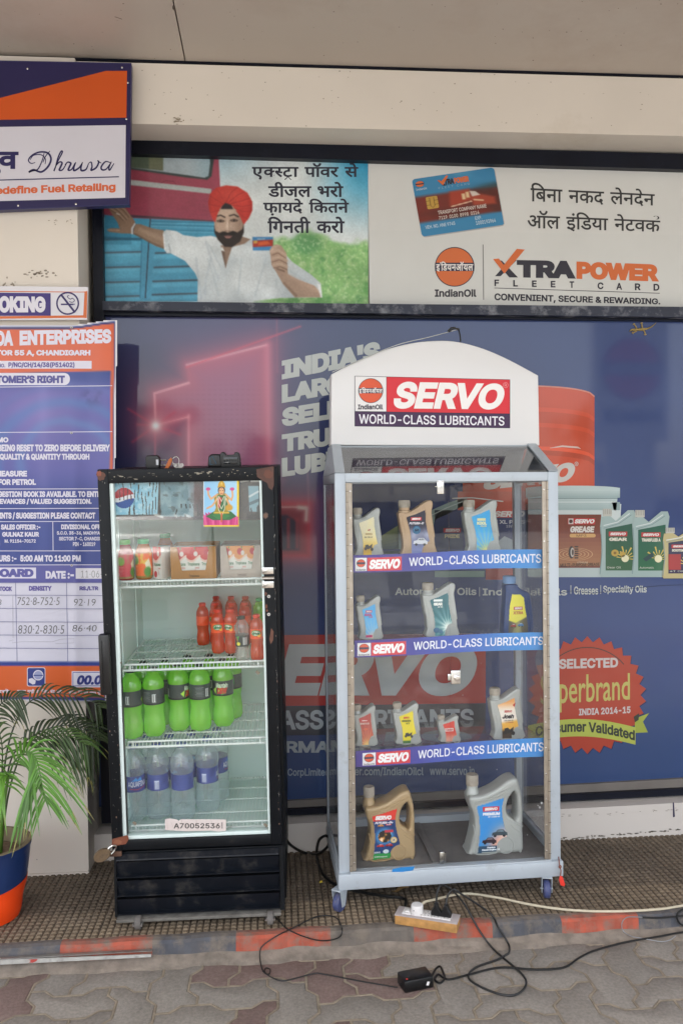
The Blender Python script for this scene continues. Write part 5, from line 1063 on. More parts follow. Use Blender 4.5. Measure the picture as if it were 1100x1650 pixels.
for sx in (-.205, .24):
    m = MB(); top = -.243; gl = FR.M.T @ (np.array([0, 0, 0]) - FR.o); ctr = FR.w((sx, -.014, -.27)); zl_ = -.27 - (ctr[2] - .0235)
    m.box((sx - .017, -.032, zl_ + .004), (sx - .0125, .008, top), .001); m.box((sx + .0125, -.032, zl_ + .004), (sx + .017, .008, top), .001); m.box((sx - .017, -.034, top - .006), (sx + .017, .03, top))
    c = m.build('caster', M['alu'], fr); m = MB(); m.lathe([(.016, -.011), (.022, -.0095), (.0232, -.006), (.0232, .006), (.022, .0095), (.016, .011)], (sx, -.014, zl_), 22, 0); m.build('wheel', mat('grey_wheel', '6e6a66', .8, var=.3), c)
# ------------------------------------------------------------------ bottles and cartons on the shelves
def loc_on(k, px, py=None, y=None, dz=.0005):
    z = SHZ[k] + dz
    if py is not None: q = FR.gz(px, py, z); return (float(q[0]), float(q[1]), z)
    q = FR.px(px, 900, y)
    for _ in range(4): q = FR.px(px, 804 + (FR.w((q[0], y, z))[2] - HC) * -1 * FPX / FR.w((q[0], y, z))[1], y)
    return (float(q[0]), y, z)
def place(src, k, px, py=None, y=None, rot=0, label=None, first=False):
    l = loc_on(k, px, py, y); Mx = FR.mat() @ Matrix.Translation(l) @ Matrix.Rotation(rot, 4, 'Z')
    if first: src.matrix_world = Mx; 
    else: src = copy_tree(src, Mx)
    if label: src['label'] = label
    return src
def cyl(r, tz=0.0): return lambda ang, z, l=0: ((r + .0004 + l * .0003) * math.sin(ang), -(r + .0004 + l * .0003) * math.cos(ang), z)
def wraplabel(r, z0, z1, base, art, name, parent, m=None, step=.0035):
    """label sleeve: art(paint) draws on angle (degrees) across, height up"""
    f = cyl(r); pa = Paint(-180, 0, 180, 100, 2.5, base); art(pa)
    return pa.build(name, m or M['label'], parent, lambda a, h, l=0: f(rad(a), z1 + (z0 - z1) * h / 100, l), 1, 1.2)
def wraptext(parent, items, r, z0, z1, name='printed_text'):
    f = cyl(r); p = Print(lambda a, h, l=0: f(rad(a), z1 + (z0 - z1) * h / 100, l), .95, 8)
    for t, box, c, b, sh in items: p.text(t, box, c, b, sh, layer=3, res=2)
    return p.build(name, M['label'], parent)
def bottle(name, label, prof, liq, cap_m, capz, capr, group, lobes=0, lz=0):
    t = thing(name, label, 'bottle', group=group); m = MB(); m.lathe(prof, n=28, lobes=lobes, lobe_z=lz, lobe_amp=.22); m.build('bottle_body', M[liq], t, 60)
    m = MB(); n = 24; vs = capz
    pr_ = [(capr * .96, vs[0]), (capr, vs[0] + .001), (capr, vs[1] - .002), (capr * .9, vs[1])]; m.lathe(pr_, n=24, smooth=True)
    for i in range(16): a = 2 * math.pi * i / 16; m.box((capr * math.cos(a) - .0006, capr * math.sin(a) - .0006, vs[0] + .002), (capr * math.cos(a) + .0006, capr * math.sin(a) + .0006, vs[1] - .003))
    m.build('cap', M[cap_m], t); return t
soda = lambda H, r: [(r * .62, 0), (r * .9, H * .02), (r, H * .08), (r * .99, H * .2), (r * .9, H * .3), (r * .86, H * .36), (r * .93, H * .43), (r * .96, H * .47), (r * .96, H * .7), (r * .99, H * .74), (r * .93, H * .8), (r * .72, H * .87), (r * .45, H * .925), (r * .36, H * .945), (r * .36, H * .97)]
# green soda
H, r = .243, .0385
def art_dew(pa):
    X, Y = pa.X, pa.Y; pa.put(sstep(88, 92, Y), '1f2422'); pa.put((np.abs(X + 20) < 16) * (Y > 25) * (Y < 80) * .0, 'ffffff')
    for k in range(9): pa.line([(-75 + 3 * (k % 3), 20 + k * 7), (-30 - 6 * (k % 2), 20 + k * 7)], 1.8, '9aa09c', .8, 2)
    pa.poly([(-18, 30), (2, 30), (2, 82), (-18, 82)], 'cfd2ce', .5)
    for k in range(6): pa.line([(-16 + k * 3.2, 34), (-16 + k * 3.2, 78)], 1.3, '35393a', .9, .8)
    for c, q in (('6fc24a', [(95, 90), (110, 20), (130, 60)]), ('2f8a3a', [(120, 95), (140, 30), (150, 80)]), ('a8d64a', [(70, 60), (95, 40), (88, 85)]), ('2f8a3a', [(-140, 40), (-120, 10), (-118, 70)])): pa.poly(q, c, 2)
gd = 'green soda bottles on the third shelf'
dew = bottle('soda_bottle', 'green soda bottle with grey label, leftmost and nearest on the third shelf', soda(H, r), 'dew', 'cap_dark', (H * .955, H), r * .4, gd, 5, H * .07)
lb_ = wraplabel(r * .965, H * .485, H * .71, '3d4442', art_dew, 'label_sleeve', dew); wraptext(lb_, [('Mountain', (92, 12, 158, 44), 'd6e6c8', .03, .2), ('DEW', (98, 44, 156, 84), 'c8402f', .06, .25)], r * .965, H * .485, H * .71)
place(dew, 2, 214, 1188, rot=0, first=True)
for px, py, ro, lab in ((250, 1184, .35, 'green soda bottle with grey text label, second from left, third shelf'), (290, 1175, -.9, 'green soda bottle in the middle of the third shelf front row'),
                        (324, 1175, 1.0, 'green soda bottle, fourth from the left, with a barcode on its label'), (361, 1168, -2.2, 'green soda bottle with its red and white name facing out')): place(dew, 2, px, py, rot=ro, label=lab)
for px, py, ro in ((234, 1168, 2), (269, 1165, 1), (305, 1160, 3), (340, 1158, .4), (375, 1156, 2.4)): place(dew, 2, px, py, rot=ro, label='green soda bottle in the back row, mostly hidden behind the front ones')
# orange soda
H2, r2 = .16, .0238
def art_mir(pa):
    X, Y = pa.X, pa.Y; pa.ell(5, 40, 42, 30, '3f8a4a', .15); pa.ell(5, 42, 36, 22, 'e9e4d8', .2); pa.ell(35, 66, 15, 16, 'f0b040', .2); pa.poly([(62, 20), (88, 20), (88, 80), (62, 80)], 'b9a89a', .5)
    for k in range(6): pa.line([(65 + k * 4, 24), (65 + k * 4, 76)], 1.5, '6a4a3a', .8, 1)
go = 'small orange soda bottles on the second shelf'
mir = bottle('soda_bottle', 'small orange soda bottle at the left end of its cluster', soda(H2, r2), 'orange_soda', 'cap_red', (H2 * .93, H2), r2 * .52, go, 5, H2 * .07)
lb_ = wraplabel(r2 * .965, H2 * .485, H2 * .7, 'e0552a', art_mir, 'label_sleeve', mir); wraptext(lb_, [('Mirinda', (-28, 26, 36, 58), '2f7a4a', .05, .2)], r2 * .965, H2 * .485, H2 * .7)
place(mir, 1, 328, 1039, rot=2.4, first=True)
for px, py, ro, lab in ((352, 1052, .0, 'small orange soda bottle with its name facing out, second from the left'), (373, 1052, -.5, 'small orange soda bottle just left of the clear one'), (415, 1063, -.2, 'small orange soda bottle nearest the right end of the second shelf')): place(mir, 1, px, py, rot=ro, label=lab)
for px, py in ((349, 1038), (375, 1038), (396, 1038), (350, 1026), (374, 1026), (397, 1026)): place(mir, 1, px, py, rot=RNG.uniform(0, 6), label='small orange soda bottle behind the front row, mostly hidden')
def art_clear(pa):
    pa.put((np.abs(pa.X - 30) < 19) * (pa.Y > 15) * (pa.Y < 85) * 1.0, 'bfc2bf')
    for k in range(7): pa.line([(14 + k * 5.2, 18), (14 + k * 5.2, 82)], 1.8, '3a3d3c', .8, 1)
    pa.poly([(-45, 10), (-20, 5), (-35, 60)], '4f9a4a', 2); pa.ell(-28, 74, 17, 16, 'd9cf4a', .2); pa.line([(-55, 20), (-35, 50)], 8, 'c03a34', .9, 3)
clr = bottle('soda_bottle', 'clear soda bottle with a black label among the orange ones', soda(H2 * .96, r2 * 1.02), 'clear', 'cap_dark', (H2 * .9, H2 * .96), r2 * .52, None, 5, H2 * .07)
wraplabel(r2 * .99, H2 * .32, H2 * .56, '39403e', art_clear, 'label_sleeve', clr); place(clr, 1, 391, 1063, first=True)
grn = bottle('soda_bottle', 'bottle with a green cap at the far right back of the second shelf', soda(H2, r2), 'dew', 'cap_mint', (H2 * .93, H2), r2 * .52, None); place(grn, 1, 419, 1030, first=True)
# water
H3, r3 = .268, .0425
wat = [(r3 * .7, 0), (r3 * .95, H3 * .02), (r3, H3 * .06), (r3 * .96, H3 * .14), (r3 * 1.0, H3 * .22), (r3 * .95, H3 * .3), (r3 * .99, H3 * .36), (r3 * .9, H3 * .4), (r3 * .9, H3 * .62), (r3 * 1.0, H3 * .66), (r3 * .98, H3 * .74), (r3 * .84, H3 * .83), (r3 * .55, H3 * .9), (r3 * .34, H3 * .94), (r3 * .34, H3 * .965)]
def art_wat(pa):
    X, Y = pa.X, pa.Y; n = pa.noise(40, 4, 3); pa.put(sstep(.4, .7, n) * .4, '4a5a9c'); pa.put(sstep(.55, .35, n) * .3, '2a3468'); pa.put((Y % 14 < 2) * .3, '5f6cae')
    pa.poly([(-12, 30), (12, 8), (20, 22), (36, 6), (44, 30)], '3f88c8', 2); pa.line([(-20, 78), (20, 84), (70, 70)], 4, 'b83a3a', .9, 2); pa.poly([(-110, 35), (-85, 35), (-85, 90), (-110, 90)], 'c2c8d8', .5)
    for k in range(6): pa.line([(-108 + k * 4, 45), (-108 + k * 4, 88)], 1.5, '4a5280', .8, 1)
gw = 'water bottles on the bottom shelf'
wt = bottle('water_bottle', 'clear water bottle at the far left of the bottom shelf, name showing', wat, 'water', 'cap_blue', (H3 * .955, H3), r3 * .4, gw, 6, H3 * .06)
lb_ = wraplabel(r3 * .905, H3 * .405, H3 * .615, '38447e', art_wat, 'label_sleeve', wt); wraptext(lb_, [('AQUAFINA', (-30, 32, 68, 68), 'e2e6ee', .01, .0)], r3 * .905, H3 * .405, H3 * .615)
place(wt, 3, 219, 1318, rot=.15, first=True)
for px, py, ro, lab in ((257, 1315, 1.75, 'clear water bottle with a barcode on its label, second from the left'), (296, 1315, -2.4, 'clear water bottle with back label text, third from the left'), (336, 1303, 1.5, 'clear water bottle, fourth in the row and set slightly further back')): place(wt, 3, px, py, rot=ro, label=lab)
for px, py, ro in ((238, 1296, 2), (276, 1296, 1), (312, 1292, 3), (352, 1286, 1.2)): place(wt, 3, px, py, rot=ro, label='clear water bottle in the second row, seen through the front ones')
# juice bottles
H4, r4 = .139, .0285
jp = [(r4 * .85, 0), (r4, H4 * .03), (r4, H4 * .62), (r4 * .95, H4 * .72), (r4 * .7, H4 * .84), (r4 * .6, H4 * .88), (r4 * .6, H4 * .9)]
def art_j(a, b):
    def f(pa):
        n = pa.noise(35, 6, 3); pa.put(sstep(.5, .6, n) * (pa.Y < 45), a); pa.ell(-20, 30, 26, 18, b, .2); pa.put(sstep(90, 95, pa.Y) * .6, b)
        for k in range(5): pa.line([(-40, 55 + k * 6), (0 - 8 * (k % 2), 55 + k * 6)], 1.6, 'e6b0a8', .7, 2)
        pa.poly([(-60, 78), (-35, 78), (-35, 90), (-60, 90)], 'ded6d0', .5); pa.poly([(50, 40), (80, 20), (100, 60), (70, 90)], 'd8d0b4', 4); pa.ell(70, 75, 26, 20, '4f8a3c', .3)
    return f
gj = 'juice bottles on the top shelf'
ju = bottle('juice_bottle', 'red juice bottle with a lime green cap at the left of the top shelf', jp, 'juice_red', 'cap_green', (H4 * .885, H4), r4 * .68, gj)
wraplabel(r4, H4 * .05, H4 * .66, 'c8434e', art_j('b8584a', '7fa84a'), 'label_sleeve', ju); place(ju, 0, 203, y=.14, first=True)
j2 = bottle('juice_bottle', 'orange juice bottle with a green cap beside the red juice bottle', jp, 'juice_orange', 'cap_mint', (H4 * .885, H4), r4 * .68, gj)
wraplabel(r4, H4 * .05, H4 * .66, 'e0662c', art_j('d8a83c', '4f8a3c'), 'label_sleeve', j2); place(j2, 0, 233, y=.15, rot=-.6, first=True)
j3 = place(j2, 0, 268, y=.33, rot=1, label='juice bottle behind the single carton, only its green cap showing')
# cartons and trays
def carton(name, label, w, d, h, side_face=True, group=None, tex='c2453f'):
    t = thing(name, label, 'carton', group=group); m = MB(); m.box((-w / 2, -d / 2, 0), (w / 2, d / 2, h), .0015); b = m.build('carton_body', mat('white_carton', 'dcd8d0', .35, var=.03), t)
    pa = Paint(0, 0, 100, 160, 2.2, 'dcdad2'); X, Y = pa.X, pa.Y; wv = 55 + 14 * np.sin(X / 22.0); pa.put(1 - sstep(wv - 2, wv + 2, Y), tex); pa.ell(45, 28, 22, 17, 'b8333a', .2); pa.ell(66, 36, 15, 13, 'd8d0c8', .3); pa.put(np.exp(-((Y - wv - 6) / 5) ** 2) * .6, 'e8a890'); pa.ell(28, 138, 18, 16, 'b8333a', .15); pa.line([(60, 118), (68, 138)], 4, 'b8434a', .9, 2)
    pa.poly([(52, 6), (64, 0), (62, 16)], '4f8a4a', 2)
    f = lambda x, y, l=0: (-w / 2 + w * x / 100, -d / 2 - .0005 - l * .0003, h * (1 - y / 160)); pa.build('carton_print', M['label'], b, f, 0, .95)
    p = Print(f); p.text('Tropicana', (8, 80, 92, 100), '4a7a52', .02, layer=2, res=2); p.text('100%', (60, 104, 90, 112), 'c86a5a', .02, layer=2, res=2); p.build('carton_lettering', M['label'], b); return t
gc = 'small juice cartons on the top shelf'
def put_fr(o, x, y, z, rz=0): o.matrix_world = FR.mat() @ Matrix.Translation((x, y, z)) @ Matrix.Rotation(rz, 4, 'Z')
z0 = SHZ[0] + .0006
ca = carton('juice_carton', 'white and red juice carton standing alone beside the cardboard tray', .036, .05, .112, group=gc); x = loc_on(0, 262, y=.16)[0]; put_fr(ca, x, .16, z0, -.55)
def tray(label, xa, xb, m_, ya=.12, depth=.16, cells=3, grey=False):
    t = thing('carton_tray', label, 'box', group='juice trays on the top shelf'); l, r = loc_on(0, xa, y=ya)[0], loc_on(0, xb, y=ya)[0]; w = r - l; h = .112
    a, b_, c_, d_ = w * .14, w * .86, w * .24, w * .76
    m = MB(); fl = [[(0, 0), (w, 0), (w, h), (b_, h), (d_, h * .26), (c_, h * .26), (a, h), (0, h)]]
    V, T = fill(fl); m.add([(x, 0, z) for x, z in V], T); m.add([(x, -.0015, z) for x, z in V], T); L = fl[0]; n = len(L)
    m.add([(x, -.0015, z) for x, z in L] + [(x, 0, z) for x, z in L], [(i, (i + 1) % n, n + (i + 1) % n, n + i) for i in range(n)])
    m.box((0, 0, 0), (.002, depth, h)); m.box((w - .002, 0, 0), (w, depth, h)); m.box((.002, depth - .002, 0), (w - .002, depth, h)); m.box((.002, 0.0005, 0), (w - .002, depth - .002, .0015))
    b = m.build('tray_board', m_, t); p = Print(lambda x, y, l=0: (x * w, -.002 - l * .0003, y * h)); p.text('Tropicana', 0, '5a4a2c' if not grey else '8a7d74', .02, layer=1, quad=[(.4, .13), (.62, .13), (.62, .03), (.4, .03)], res=2); p.build('tray_print', M['label'], b)
    put_fr(t, l, ya, z0); return l, w
l, w = tray('brown cardboard tray with red juice cartons behind its cut-out front', 276, 349, M['cardboard'])
src = None
for i in range(3):
    c = carton('juice_carton', ['white and red juice carton at the left of the brown tray', 'white and red juice carton in the middle of the brown tray', 'white and red juice carton at the right of the brown tray'][i], w * .31, .045, .108, group=gc) ; put_fr(c, l + w * (.19 + .31 * i), .12 + .0275, z0 + .002)
l, w = tray('greyish shrink wrapped tray of orange juice cartons at the right of the top shelf', 356, 421, M['greybox'], grey=True)
for i in range(3):
    c = carton('juice_carton', ['pale orange juice carton at the left of the shrink wrapped tray', 'pale orange juice carton in the middle of the shrink wrapped tray', 'pale orange juice carton at the right of the shrink wrapped tray'][i], w * .31, .045, .108, group=gc, tex='d8945a'); put_fr(c, l + w * (.19 + .31 * i), .12 + .0275, z0 + .002)
# ------------------------------------------------------------------ things on top of the cooler
TOPZ = FH - .0035
def on_top(px, y): return float(FR.px(px, 745, y)[0])
x = on_top(246, .04); t = thing('phone_charger', 'black plug charger lying on top of the cooler with its pins to the right', 'charger'); put_fr(t, x, .055, TOPZ)
m = MB(); m.puff([[(-.023, 0), (.018, 0), (.023, .008), (.023, .038), (.016, .046), (-.018, .046), (-.023, .04)]], 0, .034, .004, lambda a, b, d: (a, d - .017, b)); b = m.build('charger_body', M['plastic_black'], t)
m = MB(); m.box((.012, -.0178, .014), (.02, -.0165, .032)); m.build('rating_label', mat('pale_label', 'b9bcc0', .5), t)
for z in (.012, .029): m = MB(); m.tube([(.023, 0, z), (.043, 0, z)], .0024, 8); m.build('pin', M['chrome'], t)
x = on_top(281, .04); t = thing('key_bunch', 'bunch of keys with an orange leather fob on top of the cooler', 'keys'); put_fr(t, x, .05, TOPZ)
m = MB(); m.puff([[(-.032, .002), (-.02, .001), (-.012, .012), (-.006, .03), (-.010, .037), (-.018, .030), (-.026, .014)]], 0, .004, .0012, lambda a, b, d: (a, d - .012, b + .001)); m.build('key_fob', M['tan'], t)
m = MB(); m.tube([(.004 + .011 * math.cos(a), .0, .026 + .014 * math.sin(a)) for a in np.linspace(0, 2 * math.pi, 22)[:-1]], .0011, 6, True); m.build('key_ring', M['chrome'], t)
for k in range(5):
    m = MB(); a = .25 * (k - 2); m.puff([[(-.012, 0), (-.006, -.006), (.004, -.006), (.008, -.002), (.026, -.0022), (.026, .0022), (.008, .002), (.004, .006), (-.006, .006)]], 0, .0022, .0006, lambda u, v, d, a=a, k=k: (.004 + u * math.cos(a), v - .004 + u * math.sin(a), .002 + d + .0034 * k + .004 * abs(u) * (k % 2)))
    m.build('key', M['chrome'], t)
x = on_top(361, .05); t = thing('card_machine', 'black card payment machine lying on top of the cooler', 'card machine'); put_fr(t, x, .07, TOPZ)
m = MB(); m.puff([[(-.054, .012), (-.05, .002), (-.012, 0), (-.004, .014), (-.012, .046), (-.04, .047), (-.05, .04)]], 0, .07, .006, lambda a, b, d: (a, d - .03, b)); m.build('machine_body', M['plastic_black'], t)
m = MB(); m.puff([[(-.010, 0), (.052, 0), (.055, .008), (.052, .044), (.046, .052), (.038, .052), (.034, .044), (.008, .043), (.002, .052), (-.006, .053), (-.012, .045)]], 0, .055, .003, lambda a, b, d: (a, d - .034, b)); m.build('printer_cover', M['plastic_black'], t)
m = MB(); m.box((.0, -.0352, .012), (.046, -.034, .036), .001); m.build('paper_window', M['car_glass'], t)
m = MB(); m.tube([(-.044, -.0305, .012), (-.046, -.0305, .034), (-.038, -.0305, .04), (-.024, -.0305, .014)], .0012, 6, True); m.build('trim', mat('teal_trim', '2f5a72', .4), t)
# padlock hanging from the cooler's lower left corner
t = thing('padlock', 'old brass padlock hanging at the lower left corner of the cooler', 'padlock', P(165, 1378, 2.83))
m = MB(); n0 = np.array([.25, -.95, .18]); m.lathe([(.024, -.007), (.027, -.004), (.027, .004), (.024, .007)], (0, 0, 0), 26, 1); m.v = [tuple(np.array((v[0] * 1.05 - .15 * v[1], v[1], v[2] * .8 + v[0] * .28))) for v in m.v]; m.build('lock_body', M['brass'], t)
m = MB(); m.tube(spline([(.016, 0, .012), (.024, .0, .024), (.036, .002, .03), (.045, .008, .024), (.04, .012, .012), (.028, .006, .0)], 6), .0036, 8); m.build('shackle', M['chrome'], t)
m = MB(); m.box((.02, .02, -.016), (.06, .03, .002), .002); m.build('hasp', M['rusty'], t)
# ------------------------------------------------------------------ glass display cabinet for oil cans
CB = Frame((.617, 2.9, .138), rad(1.92)); CW, CH, CD = .403, 1.403, .43
cb = thing('display_cabinet', 'tall grey steel and glass display cabinet on casters with an arched white header', 'cabinet', frame=CB)
HY = .20; HZ = float(CB.px(700, 717, HY)[2])
m = MB(); pw = .038
for sx in (-1, 1):
    m.box((sx * CW, 0, .0005), (sx * (CW - pw), .03, CH), .0025); m.box((sx * CW, CD - .03, .0005), (sx * (CW - .03), CD, CH), .0025); m.box((sx * CW, .03, CH - .034), (sx * (CW - .028), CD - .03, CH - .001), .002); m.box((sx * CW, .03, .001), (sx * (CW - .02), CD - .03, .03), .002)
m.box((-CW + pw, .0015, CH - .033), (CW - pw, .0285, CH - .0005), .002); m.box((-CW + .03, CD - .028, CH - .03), (CW - .03, CD - .001, CH - .001)); m.box((-CW + .03, CD - .028, .001), (CW - .03, CD - .001, .028))
m.build('frame', M['steel'], cb)
m = MB(); m.box((-CW - .003, -.012, -.055), (CW + .005, CD + .004, -.0005), .003); m.box((-CW + pw, -.011, -.001), (CW - pw, -.002, .006), .001)
tray_ = m.build('base_tray', M['steel'], cb)
m = MB(); m.box((-CW + .02, .03, .0), (CW - .02, CD - .03, .002)); m.box((-.06, .03, .002), (-.03, CD - .03, .006), .001); m.build('floor_sheet', mat('dusty_cabinet_floor', '6f6c6a', .75, var=.2, vscale=7, dirt='8d8a86', dscale=5, damt=(.5, .8)), tray_)
# wedge with a sloping glass front carrying the header board
m = MB(); hw = .392
for sx in (-1, 1):
    a = [(sx * CW, .0, CH + .0005), (sx * CW, CD, CH + .0005), (sx * hw, HY + .07, HZ), (sx * hw, HY, HZ)]; b = [(x - sx * .004, y, z) for x, y, z in a]; m.hexa(a + b)
    for q, w in (((sx * (CW - .001), -.001, CH + .001), (sx * (hw + .0), HY - .001, HZ + .001)),):
        u = np.array(q); v = np.array(w); d = np.array((-sx * .034, 0, 0)); n_ = np.array((0, -.003, .003)); m.hexa([tuple(u + n_), tuple(v + n_), tuple(v + d + n_), tuple(u + d + n_), tuple(u), tuple(v), tuple(v + d), tuple(u + d)])
m.box((-hw, HY, HZ - .012), (hw, CD - .1, HZ - .002)); 
m.hexa([(-hw, CD - .1, HZ - .002), (hw, CD - .1, HZ - .002), (CW, CD, CH), (-CW, CD, CH), (-hw, CD - .104, HZ - .004), (hw, CD - .104, HZ - .004), (CW, CD - .006, CH), (-CW, CD - .006, CH)])
wedge = m.build('wedge_top', M['steel'], cb)
m = MB(); m.hexa([(-CW + .033, .004, CH), (CW - .033, .004, CH), (hw - .033, HY, HZ - .004), (-hw + .033, HY, HZ - .004), (-CW + .033, .008, CH - .001), (CW - .033, .008, CH - .001), (hw - .033, HY + .003, HZ - .007), (-hw + .033, HY + .003, HZ - .007)]); m.build('sloping_pane', M['slope'], wedge)
hm_ = lambda x, y, d=0: CB.px(x, y, HY) + np.array((0, d, 0))
arch = spline([(534, 603), (560, 589.5), (610, 567), (660, 553.5), (705, 549), (740, 551.5), (780, 562.5), (820, 580), (866.5, 605)], 5)
m = MB(); m.puff([[(533, 717)] + [tuple(q) for q in arch] + [(868.5, 717.5)]], 0, .07, 1.6, lambda x, y, d: hm_(x, y, d)) if False else None
L = [(533, 717)] + [tuple(q) for q in arch] + [(868.5, 717.5)]
L3 = [(float(q[0]), float(q[2])) for q in (hm_(*p_) for p_ in L)]
m.puff([L3], HY, HY + .075, .003, lambda x, z, d: (x, d, z)); hdr = m.build('header_board', M['board'], cb)
hp = lambda x, y, l=0: CB.px(x, y, HY - .0004 - l * .0004); p = Print(hp, .97)
p.poly([(571, 605.6), (821.3, 611.4), (821.3, 690), (571, 687)], '2b2540'); p.poly([(572, 606.4), (622, 607.6), (622, 663), (572, 662.4)], 'e9e7e6', 2); p.poly([(622.8, 607.5), (820.5, 612), (820.5, 666.4), (622.8, 663.3)], 'd9303a', 2); p.poly([(572, 663.4), (820.5, 667.5), (820.5, 689.2), (572, 686.2)], '42284c', 2)
emblem(p, 597, 629.5, 20, 3, full=False); p.text('IndianOil', (576.5, 651.5, 616.5, 659.8), '35303c', .03, layer=3); servo(p, 0, 'f4f2ef', 3) if False else p.text('SERVO', 0, 'f2efec', .042, SERVO_SH, layer=3, quad=[(634, 614.5), (812, 618), (812, 660.5), (634, 658.5)])
p.ring(814, 620.5, 3.9, 4.4, 'e8b0b0', 3); p.text('R', (812.3, 618, 815.8, 623), 'e8b0b0', layer=3); p.text('WORLD-CLASS LUBRICANTS', 0, 'eceaf0', .012, layer=3, quad=[(578, 667.3), (812, 671), (812, 686), (578, 682.6)])
p.build('printed_sign', M['print'], hdr)
m = MB(); pts = spline([hm_(535, 600, -.004), hm_(585, 578, -.005), hm_(640, 556, -.006), hm_(690, 544, -.008), hm_(736, 532, -.012)], 6); m.tube(pts, .003, 6, flat=.5); m.build('loose_edge_trim', M['alu'], hdr)
m = MB(); m.tube([hm_(x, y, d) for x, y, d in ((721, 536, -.016), (728, 531, -.018), (736, 531.5, -.02), (739, 540, -.014), (741, 551, -.006))], [.004, .006, .005, .003, .0035], 6, flat=.6); m.tube([hm_(x, y, d) for x, y, d in ((719, 535, -.016), (724, 530, -.02), (731, 529.5, -.022))], .003, 6); m.build('black_tape', M['tape_black'], hdr)
# doors, hinges, lock
gx = CW - pw - .012; mid = float(CB.px(724, 1000, .006)[0]); dz0, dz1 = .006, CH - .034
for a, b, lab in ((-gx, mid - .0008, None), (mid + .0008, gx, None)):
    m = MB(); m.box((a, .004, dz0), (b, .008, dz1)); d = m.build('glass_door', M['glass'], cb)
    s = -1 if a < -.1 else 1; m = MB(); hx0, hx1 = s * (CW - pw + .0005), s * (CW - pw - .0225); m.box((hx0, -.0015, dz0), (hx1, .0035, dz1 - .001), .0008)
    hxm = s * (CW - pw - .004); m.tube([(hxm, -.002, dz0), (hxm, -.002, dz1 - .001)], .0035, 8)
    h = m.build('piano_hinge', M['hinge'], d)
    m = MB()
    for k in range(15):
        z = dz0 + .03 + k * (dz1 - dz0 - .06) / 14; m.lathe([(.0032, 0), (.003, .0012), (.0012, .0018)], (0, 0, 0), 8); m.v[-24:] = [(v[0] + s * (CW - pw - .016), -.0015 - v[2], v[1] + z) for v in m.v[-24:]]
    o = m.build('hinge_screws', M['chrome'], h); o['kind'] = 'stuff'
    m = MB()
    for k in range(36): z = dz0 + .02 + k * .0375; m.box((hxm - .0045, -.0056, z), (hxm + .0045, -.0035, z + .0012))
    o = m.build('hinge_knuckle_gaps', M['tape_black'], h); o['kind'] = 'stuff'
    if s > 0:
        q = CB.px(733, 1091, 0); m = MB(); m.box((q[0] - .016, -.004, q[2] - .024), (q[0] + .018, .0035, q[2] + .024), .001); m.lathe([(.011, -.004), (.011, -.012), (.008, -.014), (.004, -.014)], (q[0] + .004, 0, q[2] - .001), 18, 1)
        for dx, dz in ((-.011, -.018), (.013, -.018), (-.011, .018), (.013, .018)): m.lathe([(.002, -.004), (.0016, -.0055)], (q[0] + dx, 0, q[2] + dz), 8, 1)
        m.box((q[0] - .028, -.002, q[2] - .012), (q[0] - .016, .003, q[2] + .012), .002); m.build('lock', M['chrome'], d)
    else:
        q = CB.px(709, 785, 0); m = MB(); m.box((q[0] - .012, -.003, q[2] - .024), (q[0] + .012, .0035, q[2] + .024), .001)
        for dx, dz in ((.008, .019), (-.008, -.019), (.008, -.019), (-.008, .019)): m.lathe([(.003, -.003), (.0022, -.005)], (q[0] + dx, 0, q[2] + dz), 8, 1)
        m.tube([(q[0] - .02, -.002, q[2] + .002), (q[0] - .012, -.002, q[2] + .002)], .002, 6); m.build('latch', M['chrome'], d)
q = CB.px(713, 1384, .012); m = MB(); m.box((q[0] - .012, .009, .007), (q[0] + .004, .024, .05), .002); m.tube([(q[0] + .008, .012, .012), (q[0] + .008, .012, .048)], .004, 8); m.build('bottom_catch', M['chrome'], tray_)
for sx in (-1, 1):
    m = MB(); m.box((sx * (CW - .004), .031, .031), (sx * (CW - .008), CD - .031, CH - .035)); m.build('side_pane', M['glass_side'], cb)
    if s > 0:
        p = Print(lambda x, y, l=0: CB.px(x, y, .0035 - l * .0003)); rs_ = random.Random(5)
        for x, y, r in ((872, 1294, 1.6), (869, 1301, 1.5), (849, 1345, .8), (866, 1298, .7), (760, 1300, .4), (800, 1240, .5), (745, 1120, .5)): p.ell(x, y, r, r * 1.2, 'dfe0de')
        for k in range(30): p.ell(rs_.uniform(728, 876), rs_.uniform(780, 1380), .35, .35, 'b9bab8')
        p.build('glass_fleck', M['label'], d)['kind'] = 'stuff'
